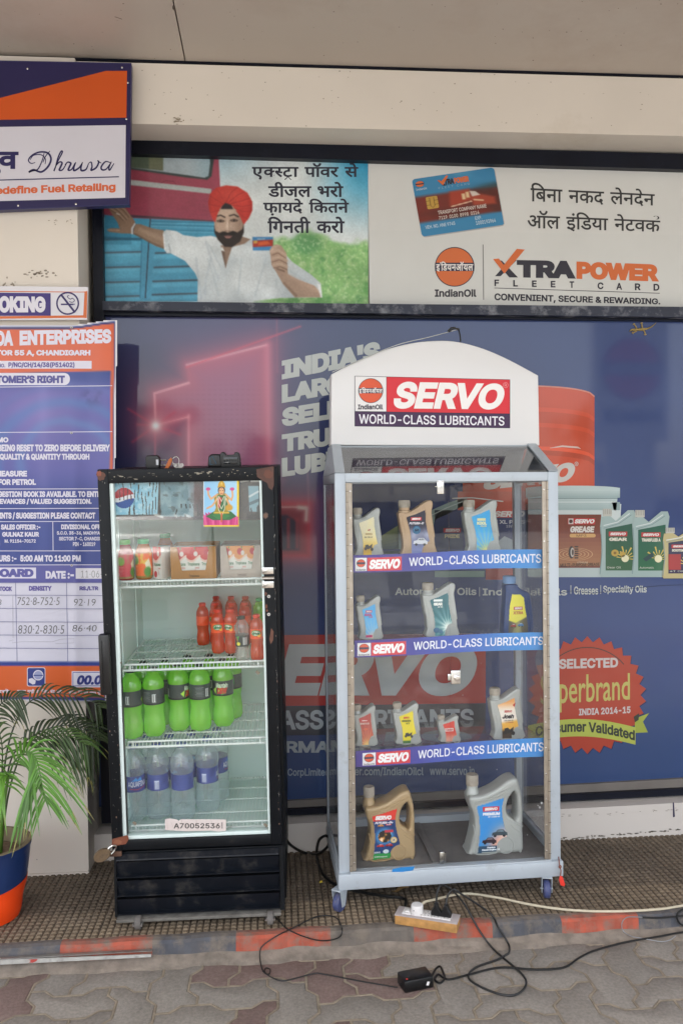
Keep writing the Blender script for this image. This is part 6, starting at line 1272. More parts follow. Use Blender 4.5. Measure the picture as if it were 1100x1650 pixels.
# shelves with printed paper strips along their front edge
STR = [([(569, 893.5), (878, 885), (878, 915.5), (569, 921.5)], (.01, .07, .252, .29, .978)), ([(571, 1031), (878, 1018.5), (877, 1047), (571, 1058.5)], (.015, .085, .27, .31, .99)), ([(573, 1209), (877, 1188.5), (876, 1219), (573, 1235)], (.036, .105, .289, .33, .995))]
SZ = []
for qd, (u0, u1, u2, u3, u4) in STR:
    z = float(CB.px(724, (qd[0][1] + qd[1][1]) / 2 + 7, .035)[2]); SZ.append(z)
    m = MB(); m.box((-CW + .031, .034, z - .005), (CW - .031, CD - .035, z), .0008); sh_ = m.build('glass_shelf', M['shelfglass'], cb)
    TL, TR, BR, BL = [np.array(q, float) for q in qd]
    def sm(u, v, l=0, TL=TL, TR=TR, BR=BR, BL=BL):
        q = (TL * (1 - u) + TR * u) * (1 - v) + (BL * (1 - u) + BR * u) * v; bow = .004 * math.sin(u * 7.0) * (v - .3) + .006 * max(0, u - .93) / .07 * 1.0 + .005 * max(0, .04 - u) / .04
        q[1] += 2.2 * math.sin(u * 5.4 + 1) * .6
        return CB.px(q[0], q[1], .031 - bow * .6 - l * .0004)
    pa = Paint(0, 0, 1, 1, .02, '3b2c84'); pa.put(sstep(.1, .95, pa.X), '2f83c8'); pa.put(sstep(.25, .55, pa.X) * (1 - sstep(.5, .8, pa.X)) * .4, '3a50b8'); o = pa.build('shelf_strip', M['label'], sh_, sm, 0, 1.15)
    p = Print(sm, 1.08, .03); p.poly([(u0, .16), (u1, .16), (u1, .92), (u0, .92)], 'e6e4e4'); p.poly([(u1 + .003, .16), (u2, .16), (u2, .92), (u1 + .003, .92)], 'cf2f3c')
    cx = (u0 + u1) / 2; rx = (u1 - u0) * .38; ry = rx * 310 / 31; p.ell(cx, .47, rx, ry, '33323f', 2); p.ell(cx, .47, rx * .92, ry * .92, 'd9532f', 3); p.poly([(cx - rx, .41), (cx + rx, .41), (cx + rx, .53), (cx - rx, .53)], '33324a', 4); p.text('IndianOil', (u0 + .006, .8, u1 - .006, .9), '3a3640', .02, layer=3, res=2)
    p.text('SERVO', (u1 + .012, .27, u2 - .008, .82), 'f2efee', .05, SERVO_SH, layer=3); p.text('WORLD-CLASS LUBRICANTS', (u3, .24, u4, .72), 'e8eaf2', .012, layer=3); p.build('strip_lettering', M['label'], sh_)
# casters
def caster(px, py, rot, local, spin):
    c = CB.M.T @ (np.array(G(px, py, .0)) - CB.o) if local is None else np.array(local); wz = -.138 + .033; cx, cy = c[0], c[1]
    ca, sa = math.cos(rot), math.sin(rot)
    def R(v): return (cx + v[0] * ca - v[1] * sa, cy + v[0] * sa + v[1] * ca, v[2])
    m = MB()
    for s in (-1, 1): m.hexa([R(q) for q in ((s * .016, -.022, -.058), (s * .016, .026, -.058), (s * .016, .008, wz - .012), (s * .016, -.010, wz - .012), (s * .0185, -.022, -.058), (s * .0185, .026, -.058), (s * .0185, .008, wz - .012), (s * .0185, -.01, wz - .012))])
    n0 = len(m.v); m.box((-.0185, -.024, -.06), (.0185, .028, -.0555), .001); m.v[n0:] = [R(v) for v in m.v[n0:]]
    n0 = len(m.v); m.tube([(-.021, 0, wz), (.021, 0, wz)], .004, 8); m.v[n0:] = [R(v) for v in m.v[n0:]]
    o = m.build('caster', M['steel'], tray_)
    m = MB(); m.lathe([(.018, -.012), (.029, -.0115), (.0328, -.007), (.0328, .007), (.029, .0115), (.018, .012)], (0, 0, wz), 26, 0); m.v = [R(v) for v in m.v]; m.build('wheel', M['wheel'], tray_)
caster(547, 1468, rad(-38), None, 0); caster(880, 1446, rad(-14), None, 0); caster(0, 0, rad(20), (-CW + .03, CD - .04, 0), 0); caster(0, 0, rad(8), (CW - .03, CD - .04, 0), 0)
# blue tape and the red tag
p = Print(lambda x, y, l=0: CB.px(x, y, -.0122 - .0003 * l)); p.poly([(632, 1400.5), (645, 1397.5), (668, 1396), (665, 1402.5), (648, 1405), (631, 1405)], '2f84c6', 1); p.build('blue_tape', M['tape_blue'], tray_)
t = thing('red_tag', 'small red tag hanging from a brown string at the cabinet corner', 'tag', CB.w((CW - .01, -.017, -.0)))
m = MB(); m.tube(spline([(0, .014, .012), (-.004, -.002, .004), (-.002, -.004, -.016), (.002, -.004, -.03), (-.001, -.004, -.048)], 6), .0022, 6); m.tube([(.004 * math.cos(a) - .001, -.004, -.016 + .005 * math.sin(a)) for a in np.linspace(0, 6.28, 9)[:-1]], .002, 6, True); m.build('string', M['string'], t)
m = MB(); m.puff([[(-.002, -.048), (.006, -.05), (.016, -.078), (.012, -.086), (.0, -.082), (-.006, -.062)]], -.008, -.003, .001, lambda a, b, d: (a, d, b)); m.build('tag_body', M['red_tag'], t)
# ------------------------------------------------------------------ the oil cans
SMALL = [(0, .22), (.2, .215), (.38, .185), (.6, .09), (.78, .018), (.87, .004), (.94, .035), (.95, .11), (.915, .2), (.935, .33), (.985, .56), (1.0, .66), (.985, .7), (1, .82), (.995, 1.0), (.12, 1.0), (.115, .85), (.09, .68), (.03, .47), (-.005, .3)]
SLAB = [(.19, .305), (.45, .25), (.72, .175), (.735, .4), (.775, .56), (.835, .735), (.72, .77), (.63, .87), (.615, .97), (.33, .97), (.335, .75), (.3, .56), (.24, .42)]
BIG = [(.07, .26), (.18, .245), (.3, .235), (.52, .17), (.69, .085), (.81, .043), (.9, .05), (.93, .11), (.975, .25), (.997, .46), (.99, .7), (1.0, .93), (.975, .985), (.9, 1), (.09, 1), (.065, .94), (.105, .82), (.155, .64), (.145, .49), (.085, .37)]
HOLE = [(.84, .21), (.87, .22), (.9, .28), (.905, .4), (.9, .53), (.865, .585), (.8, .55), (.735, .51), (.71, .42), (.735, .32), (.785, .25)]
BLAB = [(.18, .365), (.42, .32), (.65, .27), (.62, .4), (.625, .52), (.66, .65), (.7, .775), (.6, .8), (.53, .86), (.515, .96), (.19, .965), (.215, .85), (.235, .7), (.225, .52)]
CANS = 'oil cans in the display cabinet'
def can(name, label, x0, yt, x1, yb, m_, big, z, yf, art, texts, depth=None, cap='cap'):
    """x0..x1, yt..yb: the can's front in the photograph, cap top to base, on local plane y = yf"""
    w, h = x1 - x0, yb - yt; base = CB.px(x0 + w / 2, yb, yf); base[2] = z; t = thing(name, label, 'oil can', group=CANS)
    t.matrix_world = CB.mat() @ Matrix.Translation(base.tolist()); D = depth or (.085 if big else .05)
    kx = float(CB.px(x1, yb, yf)[0] - CB.px(x0, yb, yf)[0]); kz = float(CB.px(x0, yt, yf)[2] - z)
    f = lambda u, v, d=0: ((u - .5) * kx, d, (1 - v) * kz)
    out = [tuple(q) for q in spline(BIG if big else SMALL, 3, True)]; loops = [[((u - .5) * kx, (1 - v) * kz) for u, v in out]]
    if big: loops.append([((q[0] - .5) * kx, (1 - q[1]) * kz) for q in spline(HOLE, 3, True)])
    m = MB(); m.puff(loops, 0, D, .011 if big else .006, lambda a, b, d: (a, d, b), 4)
    cxn, rn = (.165, .1) if big else (.18, .155); r = rn * kx; zc0, zc1 = (1 - (.255 if big else .235)) * kz, (1 - (.125 if big else .115)) * kz
    m.lathe([(r * 1.15, zc0 - .006), (r * 1.12, zc0 + (zc1 - zc0) * .35), (r * .95, zc0 + (zc1 - zc0) * .5), (r * .95, zc1)], ((cxn - .5) * kx, D / 2, 0), 24)
    body = m.build('can_body', m_, t, 40)
    m = MB(); m.lathe([(r * 1.02, zc1 - .004), (r * 1.05, zc1 - .001), (r * 1.0, zc1), (r * 1.0, kz - .003), (r * .92, kz), (r * .4, kz)], ((cxn - .5) * kx, D / 2, 0), 28)
    for k in range(22): a = 2 * math.pi * k / 22; x_, y_ = (cxn - .5) * kx + r * math.cos(a), D / 2 + r * math.sin(a); m.box((x_ - .0008, y_ - .0008, zc1 + .001), (x_ + .0008, y_ + .0008, kz - .004))
    m.build('cap', M[cap], t)
    # moulded ridges: round the label, the round boss, the flank ribs
    m = MB(); lab = BLAB if big else SLAB; rr = .0022 if big else .0013
    m.tube([f(*q, -.0002) for q in spline([tuple(np.array(a) + (np.array(a) - np.mean(lab, 0)) * .07) for a in lab], 3, True)], rr, 6, True)
    bc, br = ((.69, .895), .135) if big else ((.835, .9), .17)
    m.tube([((bc[0] - .5) * kx + br * kx * math.cos(a), -.0002, (1 - bc[1]) * kz + br * kx * math.sin(a)) for a in np.linspace(0, 2 * math.pi, 28)[:-1]], rr * 1.3, 6, True)
    ribs = ([[(.14, .33), (.45, .26), (.75, .16), (.9, .11)], [(.16, .355), (.5, .285), (.9, .125)], [(.72, .56), (.97, .68)], [(.78, .64), (.98, .77)], [(.1, .9), (.16, .75), (.12, .6)], [(.85, .59), (.99, .66)]] if big else
            [[(.86, .2), (.8, .35), (.83, .52), (.9, .7), (.93, .82)], [(.84, .56), (.99, .67)], [(.04, .5), (.13, .66)], [(.1, .25), (.1, .4), (.17, .6), (.18, .85)], [(.1, .25), (.4, .22), (.75, .08)]])
    for q in ribs: m.tube([f(*a, -.0002) for a in spline(q, 4)], rr, 6)
    m.build('moulded_ridge', m_, t)
    pa = Paint(0, 0, 1, 1, .012, '888888'); art(pa); k_ = pa.mask(lab) > .5
    fl = lambda u, v, l=0: f(u, v, -.0016 - l * .0003); pa.build('label', M['label'], t, fl, 0, 1.25, k_)
    p = Print(fl, 1.1)
    for tx, b, c, bo, sh in texts:
        if tx == '#': p.rect(*b, c, 2)
        elif tx == 'o': p.ell(*b, c, 2)
        elif tx == 'p': p.poly(b, c, 2)
        else: p.text(tx, b, c, bo, sh, layer=4, res=2)
    if texts: p.build('label_print', M['label'], t)
    return t
def sun_art(top, bot, ray, c, core='f4f0dc', ang=(180, 360), n=9):
    def a(pa):
        pa.C[:] = np.array([int(top[i:i + 2], 16) for i in (0, 2, 4)], float); pa.put(sstep(.3, .95, pa.Y), bot); th = np.degrees(np.arctan2(pa.Y - c[1], pa.X - c[0])); r = np.hypot((pa.X - c[0]), (pa.Y - c[1]) * 1.5)
        st = .5 + .5 * np.cos(th * n * math.pi / 90); pa.put(np.exp(-r / .3) * st * .9, ray); pa.put(np.exp(-(r / .16) ** 2), core); pa.put(.08 * pa.noise(.2, 3), 'ffffff')
    return a
S_ = lambda b: [('#', b, 'c9303a', 0, 0), ('SERVO', (b[0] + .03, b[1] + .012, b[2] - .03, b[3] - .012), 'f0ece8', .05, .2)]
def art_y(pa): pa.C[:] = (222, 214, 180); pa.put(sstep(.45, .95, pa.Y), 'd9b02c'); pa.put(sstep(.5, .8, pa.noise(.3, 3)) * .5, 'eadf9a'); pa.put(np.exp(-((pa.Y - .86) / .05) ** 2) * .5, 'a8741c')
def moto(x, y, s, c='2c2624'): return [('o', (x, y, .05 * s, .035 * s), c, 0, 0), ('o', (x + .22 * s, y + .015 * s, .05 * s, .035 * s), c, 0, 0), ('p', [(x - .02 * s, y - .07 * s), (x + .08 * s, y - .085 * s), (x + .13 * s, y - .05 * s), (x + .24 * s, y - .1 * s), (x + .22 * s, y - .02 * s), (x + .1 * s, y + .015 * s), (x, y)], c, 0, 0)]
def car_(x, y, s, c, g='cfd6da'): return [('p', [(x, y), (x + .02 * s, y - .05 * s), (x + .1 * s, y - .06 * s), (x + .15 * s, y - .1 * s), (x + .28 * s, y - .1 * s), (x + .34 * s, y - .055 * s), (x + .38 * s, y - .04 * s), (x + .38 * s, y + .01 * s)], c, 0, 0), ('p', [(x + .12 * s, y - .06 * s), (x + .16 * s, y - .09 * s), (x + .27 * s, y - .09 * s), (x + .3 * s, y - .06 * s)], g, 0, 0), ('o', (x + .08 * s, y + .01 * s, .035 * s, .024 * s), '1c1c20', 0, 0), ('o', (x + .3 * s, y + .012 * s, .035 * s, .024 * s), '1c1c20', 0, 0)]
YFc = .11
can('oil_can', 'silver can with a pale yellow scooter label at the left of the top shelf', 569.5, 818.5, 615.5, 896, M['silver'], False, SZ[0], YFc, art_y, [('4T', (.5, .44, .6, .48), 'b8342c', .04, 0), ('SCOOTER OIL', (.42, .52, .66, .56), '9a6a1c', .02, 0), ('SAE 20W-40', (.38, .59, .66, .62), '3a3430', .02, 0)] + moto(.42, .84, 1.0))
def art_fut(pa): pa.C[:] = (36, 34, 52); pa.put(sstep(.4, .95, pa.Y), '7d86b4'); pa.put(np.exp(-((pa.Y - .62) / .1) ** 2) * .6, 'c9cfe2'); pa.put(sstep(.5, .8, pa.noise(.2, 4)) * .3, '20243c'); pa.put(sstep(.9, 1, pa.Y) * .5, '3a5a9c')
can('oil_can', 'bronze can with a dark night road label and a white car, top shelf', 643.5, 806, 701, 895, M['bronze'], False, SZ[0], YFc, art_fut, S_((.32, .31, .62, .37)) + [('FUTURA-D', (.27, .4, .68, .44), 'e6e4ea', .04, .3), ('o', (.48, .54, .11, .075), '2f6f9c', 0, 0), ('o', (.48, .54, .085, .058), '7fb4d0', 0, 0), ('365', (.42, .52, .54, .565), '223a5c', .05, 0)] + car_(.38, .79, 1.05, 'd9dce2', '4a5666'))
can('oil_can', 'silver can with a bright blue label and yellow sunburst, top shelf right', 748.5, 805.5, 804.5, 894, M['silver'], False, SZ[0], YFc, sun_art('2f96d0', '3f9fd8', 'e0d96a', (.62, .95), 'e8dc7a'), [('#', (.36, .34, .6, .385), 'd9d8a0', 0, 0), ('KOOL', (.35, .4, .63, .46), 'e9e6a8', .05, 0), ('PLUS', (.45, .47, .62, .5), 'd9d8a0', .03, 0)])
can('oil_can', 'small silver can with a light blue sunrise label, second shelf left', 575.5, 961, 615.5, 1031, M['silver'], False, SZ[1], YFc, sun_art('3f9fd8', '5fb0e0', 'f0d8c0', (.62, .97), 'f0c8b0'), S_((.34, .33, .6, .38)) + [('KOOL', (.3, .4, .6, .46), 'b8407c', .06, 0), ('PLUS', (.46, .47, .62, .5), 'c8407c', .04, 0), ('#', (.34, .9, .6, .96), 'c0356c', 0, 0)])
def art_gear(pa):
    sun_art('17555e', '1f6a72', 'dfeee8', (.72, .82), 'f2f4e6', n=8)(pa)
can('oil_can', 'silver can with a teal gear oil label and white flare, second shelf middle', 682, 940, 737, 1029, M['silver'], False, SZ[1], YFc, art_gear, [('#', (.3, .3, .56, .34), 'e6ece8', 0, 0), ('GEAR', (.3, .36, .56, .415), 'eceee6', .06, 0), ('HP 90', (.42, .43, .56, .455), 'dfe6e0', .03, 0), ('o', (.38, .87, .09, .05), '3a6a8c', 0, 0), ('o', (.5, .9, .06, .035), '4a7a98', 0, 0)])
can('oil_can', 'silver can with a red sunrise label at the left of the third shelf', 571, 1138, 607.5, 1213, M['silver'], False, SZ[2], YFc, sun_art('a83f38', 'b8503a', 'f0d890', (.55, .97), 'e6c070'), S_((.3, .34, .6, .39)) + [('BRAKE FLUID', (.26, .42, .66, .46), 'ecdcd0', .03, 0), ('o', (.5, .58, .1, .03), 'd96a4a', 0, 0)])
def art_yel(pa): pa.C[:] = (214, 196, 44); pa.put(sstep(.5, .8, pa.noise(.4, 3)) * .3, 'e8dc6a'); pa.put(sstep(.9, .93, pa.Y), '3a6a34')
can('oil_can', 'silver can with a plain bright yellow label on the third shelf', 634.5, 1134.5, 677, 1205, M['silver'], False, SZ[2], YFc, art_yel, [('SERVO', (.36, .32, .58, .37), 'c03a34', .05, .2), ('GREEN', (.3, .4, .64, .45), '4a5a2c', .04, 0), ('4T', (.45, .47, .6, .51), '4a5a2c', .04, 0)] + moto(.45, .8, 1.0, '3a3a3c'))
def art_redw(pa): pa.C[:] = (196, 58, 46); pa.put(sstep(.55, .9, pa.Y), 'd0907c')
can('oil_can', 'smallest silver can with a plain red label on the third shelf', 706.5, 1154.5, 741, 1201, M['silver'], False, SZ[2], YFc, art_redw, [('#', (.3, .46, .68, .58), 'e8e0d8', 0, 0), ('Clutch', (.33, .47, .65, .56), 'b8342c', .04, 0)], depth=.04)
def art_josh(pa): pa.C[:] = (224, 214, 200); pa.put(1 - sstep(.2, .45, pa.Y), 'd9924a'); pa.put(sstep(.66, .74, pa.Y + .1 * pa.X), 'd8a03a'); pa.put(sstep(.78, .86, pa.Y - .0 * pa.X), '3a2a20')
can('oil_can', 'silver can with a cream and orange motorcycle label, third shelf', 791, 1111, 843, 1198, M['silver'], False, SZ[2], YFc, art_josh, [('SERVO', (.4, .42, .64, .465), 'b8342c', .04, .2), ('Josh', (.34, .5, .7, .585), '2c2c34', .05, .2), ('SAE 10W-30', (.4, .61, .68, .635), '3a3a3a', .02, 0), ('4-STROKE', (.44, .65, .68, .675), '9a3a2c', .02, 0), ('p', [(.66, .32), (.76, .27), (.72, .36)], 'c0382c', 0, 0)] + moto(.42, .86, 1.15, '1f1c1c'))
def art_gold(pa):
    pa.C[:] = (28, 58, 108); pa.put(sstep(.7, .5, pa.Y) * 0, '0'*6); pa.put(1 - sstep(.43, .437, pa.Y + .02 * (pa.X - .4)), 'd2382c'); r = np.hypot(pa.X - .42, (pa.Y - .655) * 1.45); pa.put(np.exp(-((r - .13) / .05) ** 2) * .7, '4f9fd0'); pa.put((r < .125) * 1.0, '2a2420'); n = pa.noise(.09, 5, 2); pa.put((r < .12) * sstep(.5, .6, n), 'c98a3a'); pa.put((r < .11) * sstep(.62, .68, n), 'e6d0b0')
    pa.put((pa.noise(.03, 8, 1) > .93) * (pa.Y > .46) * .7, '9fc4e0'); pa.put(sstep(.885, .895, pa.Y), '2f8a44')
can('oil_can', 'large gold can with a handle and a red and navy label', 584, 1274, 669.5, 1398, M['gold'], True, .0022, .075, art_gold, [('SERVO', (.245, .362, .55, .42), 'f2eeea', .055, .22), ('FUTURA-G+', (.235, .445, .58, .477), 'e6e4ea', .05, .35), ('#', (.44, .482, .55, .5), 'c8343a', 0, 0), ('RACE', (.46, .485, .53, .497), 'e8e0e0', .03, 0), ('#', (.42, .565, .58, .6), 'c03a48', 0, 0), ('o', (.59, .71, .062, .043), 'e0c060', 0, 0), ('o', (.59, .71, .05, .034), 'efe9dc', 0, 0), ('A', (.575, .697, .605, .72), '4a4438', .05, 0), ('o', (.44, .865, .055, .028), 'c9d4dc', 0, 0), ('SAE 5W-30', (.22, .86, .33, .885), 'd6dce4', .03, 0), ('Synthetic engine oil', (.22, .925, .46, .945), 'dfe9dc', .02, 0)] + car_(.27, .795, .36, 'c0342c') + car_(.43, .79, .36, 'b02f2c') + car_(.29, .51, .3, 'c98a3a'))
def art_prem(pa):
    pa.C[:] = (44, 128, 196); pa.put(sstep(.5, .85, pa.Y) * sstep(.35, .7, pa.X + .5 * (pa.Y - .6)), 'd99a80'); pa.put(np.exp(-((pa.X - .7) / .12) ** 2 - ((pa.Y - .78) / .1) ** 2) * .6, 'f0d8cc'); pa.put(sstep(.885, .89, pa.Y), '1f3f58'); pa.put(.1 * pa.noise(.2, 3), 'ffffff')
can('oil_can', 'large silver can with a handle and a blue label of two cars', 751, 1254, 843.5, 1388, M['silver'], True, .0022, .075, art_prem, S_((.29, .38, .575, .44)) + [('PREMIUM', (.29, .455, .585, .492), 'e9ecee', .055, 0), ('CF-4 15W-40', (.38, .5, .585, .522), 'd9e2e8', .04, 0), ('Premium', (.36, .895, .5, .918), 'e6ecee', .05, 0), ('Diesel Engine Oil', (.27, .925, .58, .95), 'e6ecee', .05, 0)] + car_(.44, .755, .72, '3c4c54', '8fa6b2') + car_(.27, .845, .66, '34242c', '9a8a94'))
# the blue can has its own shape
def bluecan():
    x0, yt, x1, yb, yf = 811, 929, 860, 1023, .11; t = thing('oil_can', 'tall blue can with a yellow and black label and pale cap on the second shelf', 'oil can', group=CANS); base = CB.px((x0 + x1) / 2, yb, yf); base[2] = SZ[1]; t.matrix_world = CB.mat() @ Matrix.Translation(base.tolist())
    kx = float(CB.px(x1, yb, yf)[0] - CB.px(x0, yb, yf)[0]); kz = float(CB.px(x0, yt, yf)[2] - SZ[1]); f = lambda u, v, d=0: ((u - .5) * kx, d, (1 - v) * kz)
    O = [(.1, .14), (.45, .14), (.5, .18), (.62, .23), (.8, .27), (.88, .32), (.93, .45), (.99, .75), (1, .98), (.95, 1), (.03, 1), (0, .97), (.02, .7), (.07, .4), (.08, .2)]
    m = MB(); m.puff([[((q[0] - .5) * kx, (1 - q[1]) * kz) for q in spline(O, 3, True)]], 0, .055, .007, lambda a, b, d: (a, d, b), 4); m.tube([f(u, v, -.0005) for u, v in spline([(.84, .36), (.78, .5), (.86, .7), (.9, .95)], 4)], .0018, 6); m.build('can_body', M['bluecan'], t)
    m = MB(); r = .2 * kx; c = ((.27 - .5) * kx, .0275, 0); m.lathe([(r, kz * .87), (r * 1.05, kz * .875), (r * 1.05, kz * .9), (r, kz * .905), (r, kz * .99), (r * .9, kz)], c, 28)
    for k in range(20): a = 2 * math.pi * k / 20; m.box((c[0] + r * math.cos(a) - .0008, c[1] + r * math.sin(a) - .0008, kz * .91), (c[0] + r * math.cos(a) + .0008, c[1] + r * math.sin(a) + .0008, kz * .985))
    m.build('cap', M['bluecap'], t); lab = [(.28, .3), (.55, .31), (.66, .36), (.7, .55), (.78, .8), (.8, .99), (.14, .99), (.16, .8), (.2, .5)]
    pa = Paint(0, 0, 1, 1, .012, 'd6cf3a'); pa.poly([(0, .72), (.4, .8), (.75, .7), (1, .72), (1, 1), (0, 1)], '2c2a30', .01); pa.poly([(.4, .82), (.52, .76), (.6, 1), (.25, 1)], '55565c', .02); pa.line([(.48, .78), (.44, 1)], .02, 'd9cf5a'); fl = lambda u, v, l=0: f(u, v, -.0006 - .0003 * l); pa.build('label', M['label'], t, fl, 0, 1.25, pa.mask(lab) > .5)
    p = Print(fl, .95)
    for tx, b, c_, bo, sh in [('#', (.33, .52, .62, .575), 'c8383a', 0, 0), ('SERVO', (.36, .53, .6, .565), 'f0ece8', .05, .2), ('XTRA', (.3, .6, .64, .65), 'c06a2c', .05, .1)] + car_(.22, .86, .5, 'b0342c') + car_(.46, .85, .5, '3f7fb8'):
        if tx == '#': p.rect(*b, c_, 2)
        elif tx == 'o': p.ell(*b, c_, 2)
        elif tx == 'p': p.poly(b, c_, 2)
        else: p.text(tx, b, c_, bo, sh, layer=4, res=2)
    p.build('label_print', M['label'], t)
bluecan()
# ------------------------------------------------------------------ power strip, cables, adapter, odds and ends on the ground
def gp(px, py, lift=.004):
    """point on the pavement, down the kerb face or on the forecourt under a photo pixel"""
    a = G(px, py, lift)
    if a[1] >= 2.79: return a
    b = P(px, py, 2.757)
    if b[2] > -.045: return b
    for y in np.linspace(2.762, 2.68, 60):
        q = P(px, py, y)
        if q[2] >= max(-.046 + .38 * (y - 2.762), ROAD) + lift + .001: return q
    return G(px, py, ROAD + lift + .0015)
def zigcable(name, label, pts, r, m, cat='cable', n=7):
    P3 = spline(pts, n); b = np.mean(P3, 0); b[2] = min(q[2] for q in P3); t = thing(name, label, cat, b); mb = MB(); mb.tube([q - b for q in P3], r, 7); mb.build('cord', m, t); return t, b
A_, B2, C_ = G(636, 1489.4), G(735.6, 1504.7), G(746.5, 1485.5)
ux = (B2 - A_); LWID = np.linalg.norm(ux); ux /= LWID; yaw = math.atan2(ux[1], ux[0]); LDEP = .062; LH = .03
ps = thing('power_strip', 'wooden power strip with white sockets lying across the kerb edge', 'power strip', (A_[0], A_[1], .0008), rotz=yaw)
m = MB(); m.box((0, 0, 0), (LWID, LDEP, LH), .0015); m.build('wooden_base', M['wood'], ps)
m = MB(); m.box((-.0015, -.0015, LH + .0002), (LWID + .0015, LDEP + .0015, LH + .003), .0008); tp = m.build('top_plate', M['laminate'], ps)
mw = (LWID - .045) / 5
for k in range(5):
    m = MB(); x = .022 + k * mw; m.box((x, .011, LH + .003), (x + mw - .0012, LDEP - .011, LH + .007), .0012)
    if k == 0:
        m.box((x + .009, .02, LH + .007), (x + .024, LDEP - .02, LH + .0105), .0015)
    o = m.build('switch' if k == 0 else 'socket', M['switch'], ps)
    if k:
        m = MB()
        for dx, dy in ((-.006, 0), (.006, 0), (0, .011), (-.006, -.012), (.006, -.012)): m.lathe([(.0019, LH + .0071), (.0019, LH + .0074)], (x + mw / 2 + dx, LDEP / 2 + dy, 0), 8)
        m.build('socket_hole', M['tape_black'], o)['kind'] = 'stuff'
m = MB(); m.lathe([(.006, 0), (.006, .004), (.004, .005)], (-.004, LDEP * .7, LH * .7), 12, 0); m.build('indicator_lamp', mat('dull_red_lamp', 'a33a34', .4), ps)
PM = lambda x, y, z: np.array((A_[0] + x * math.cos(yaw) - y * math.sin(yaw), A_[1] + x * math.sin(yaw) + y * math.cos(yaw), z + .0008))
zt = LH + .007
def plug_on(k, name, label, kind):
    x = .022 + (k + .45) * mw; b = PM(x, LDEP / 2, zt + .0003); t = thing(name, label, 'plug', b, rotz=yaw); m = MB()
    if kind == 'white':
        m.lathe([(.0205, 0), (.021, .002), (.0205, .022), (.0185, .026), (.010, .0275)], (0, 0, 0), 32); m.build('plug_body', M['switch'], t); m = MB(); m.tube([(-.0203, -.004, .012), (-.0213, -.004, .012)], .002, 8); m.tube([(-.007, -.0193, .012), (-.0075, -.0205, .012)], .0018, 8); m.build('screw_hole', M['tape_black'], t)['kind'] = 'stuff'
    else:
        m.puff([[(-.017, 0), (.017, 0), (.0185, .007), (.015, .018), (.008, .026), (.006, .04), (-.006, .04), (-.008, .026), (-.015, .018), (-.0185, .007)]], -.0105, .0105, .003, lambda a, b_, d: (a, d, b_)); m.build('plug_body', M['plastic_black'], t)
    return b + np.array((0, 0, .0275 if kind == 'white' else .04))
w0 = plug_on(1, 'power_plug', 'round white plug in the power strip beside its switch', 'white')
b1 = plug_on(3, 'power_plug', 'black plug in the power strip, the nearer to the white plug', 'black'); b2 = plug_on(4, 'power_plug', 'black plug standing in the last socket of the power strip', 'black')
zigcable('power_cable', 'off white cable running from the power strip along the kerb to the right', [w0 + (0.012, .004, -.01), w0 + (.03, .02, -.005), w0 + (.06, .045, -.012)] + [gp(*q) for q in ((746.5, 1440), (799, 1446), (851, 1457), (904, 1465), (969, 1468.5), (1048, 1466), (1100, 1459), (1200, 1440))], .0042, M['cable_white'])
up = np.array((0, 0, 1.0))
zigcable('power_cable', 'black twin cable looping from the strip plugs down onto the pavers', [b1, b1 + (.004, .006, .03), b1 + (.018, .016, .05), b1 + (.045, .012, .045)] + [P(746.5, 1455, 2.79), P(772.7, 1501, 2.755)] + [gp(*q) for q in ((797, 1532), (838, 1567), (847, 1586), (832, 1602), (805, 1602), (768, 1587), (754, 1573), (766, 1559), (799, 1547), (812, 1540))] + [gp(819.5, 1534, .012), P(818.5, 1521, 2.735), P(802, 1494, 2.757), P(789, 1472, 2.79)] + [b2 + (.05, .014, .03), b2 + (.028, .016, .042), b2 + (.008, .01, .024), b2], .0034, M['cable'])
zigcable('cable', 'thin black cable looping from the cooler over the kerb to the adapter', [gp(*q) for q in ((440, 1474), (449, 1483.5), (468, 1500), (511, 1515), (543, 1512), (551, 1498), (540, 1478), (511, 1477), (472, 1495), (441, 1511))] + [P(421, 1527, 2.75)] + [gp(*q) for q in ((419, 1546), (424, 1565), (433, 1570), (435, 1562), (428, 1560), (427, 1567), (440, 1576), (459, 1580), (504, 1569), (521, 1569.5), (576, 1580), (640, 1591))], .0021, M['cable'])
zigcable('cable', 'black adapter lead running from the adapter to the right edge along the pavers', [gp(*q) for q in ((694, 1575), (701, 1562), (708, 1557), (712, 1563), (716, 1576), (708, 1584), (700, 1578), (706, 1570), (722, 1578), (756, 1570), (805, 1559), (861, 1562), (907, 1559), (933, 1543), (959, 1531), (1008, 1518), (1061, 1509), (1100, 1502), (1200, 1490))], .0034, M['cable'])
zigcable('cable', 'thin dark cable with a shiny bare loop over the kerb at the far right', [gp(*q) for q in ((1200, 1470), (1100, 1476))] + [gp(*q) for q in ((1061, 1479), (1034, 1478))], .003, M['cable'])
zigcable('cable', 'shiny bare loop of wire hanging over the kerb at the far right', [gp(1034, 1478), gp(1010, 1478), P(1001, 1488, 2.755), P(1004, 1501, 2.75), gp(1018, 1509), gp(1034, 1512), gp(1062, 1517), gp(1077, 1515), gp(1088, 1508)], .0016, M['cable_steel'])
zigcable('cable', 'small black cable coil at the right end of the kerb', [gp(*q) for q in ((1110, 1470), (1098, 1466), (1090, 1474), (1093, 1486))] + [P(1104, 1492, 2.76), P(1125, 1490, 2.76)], .0035, M['cable'])
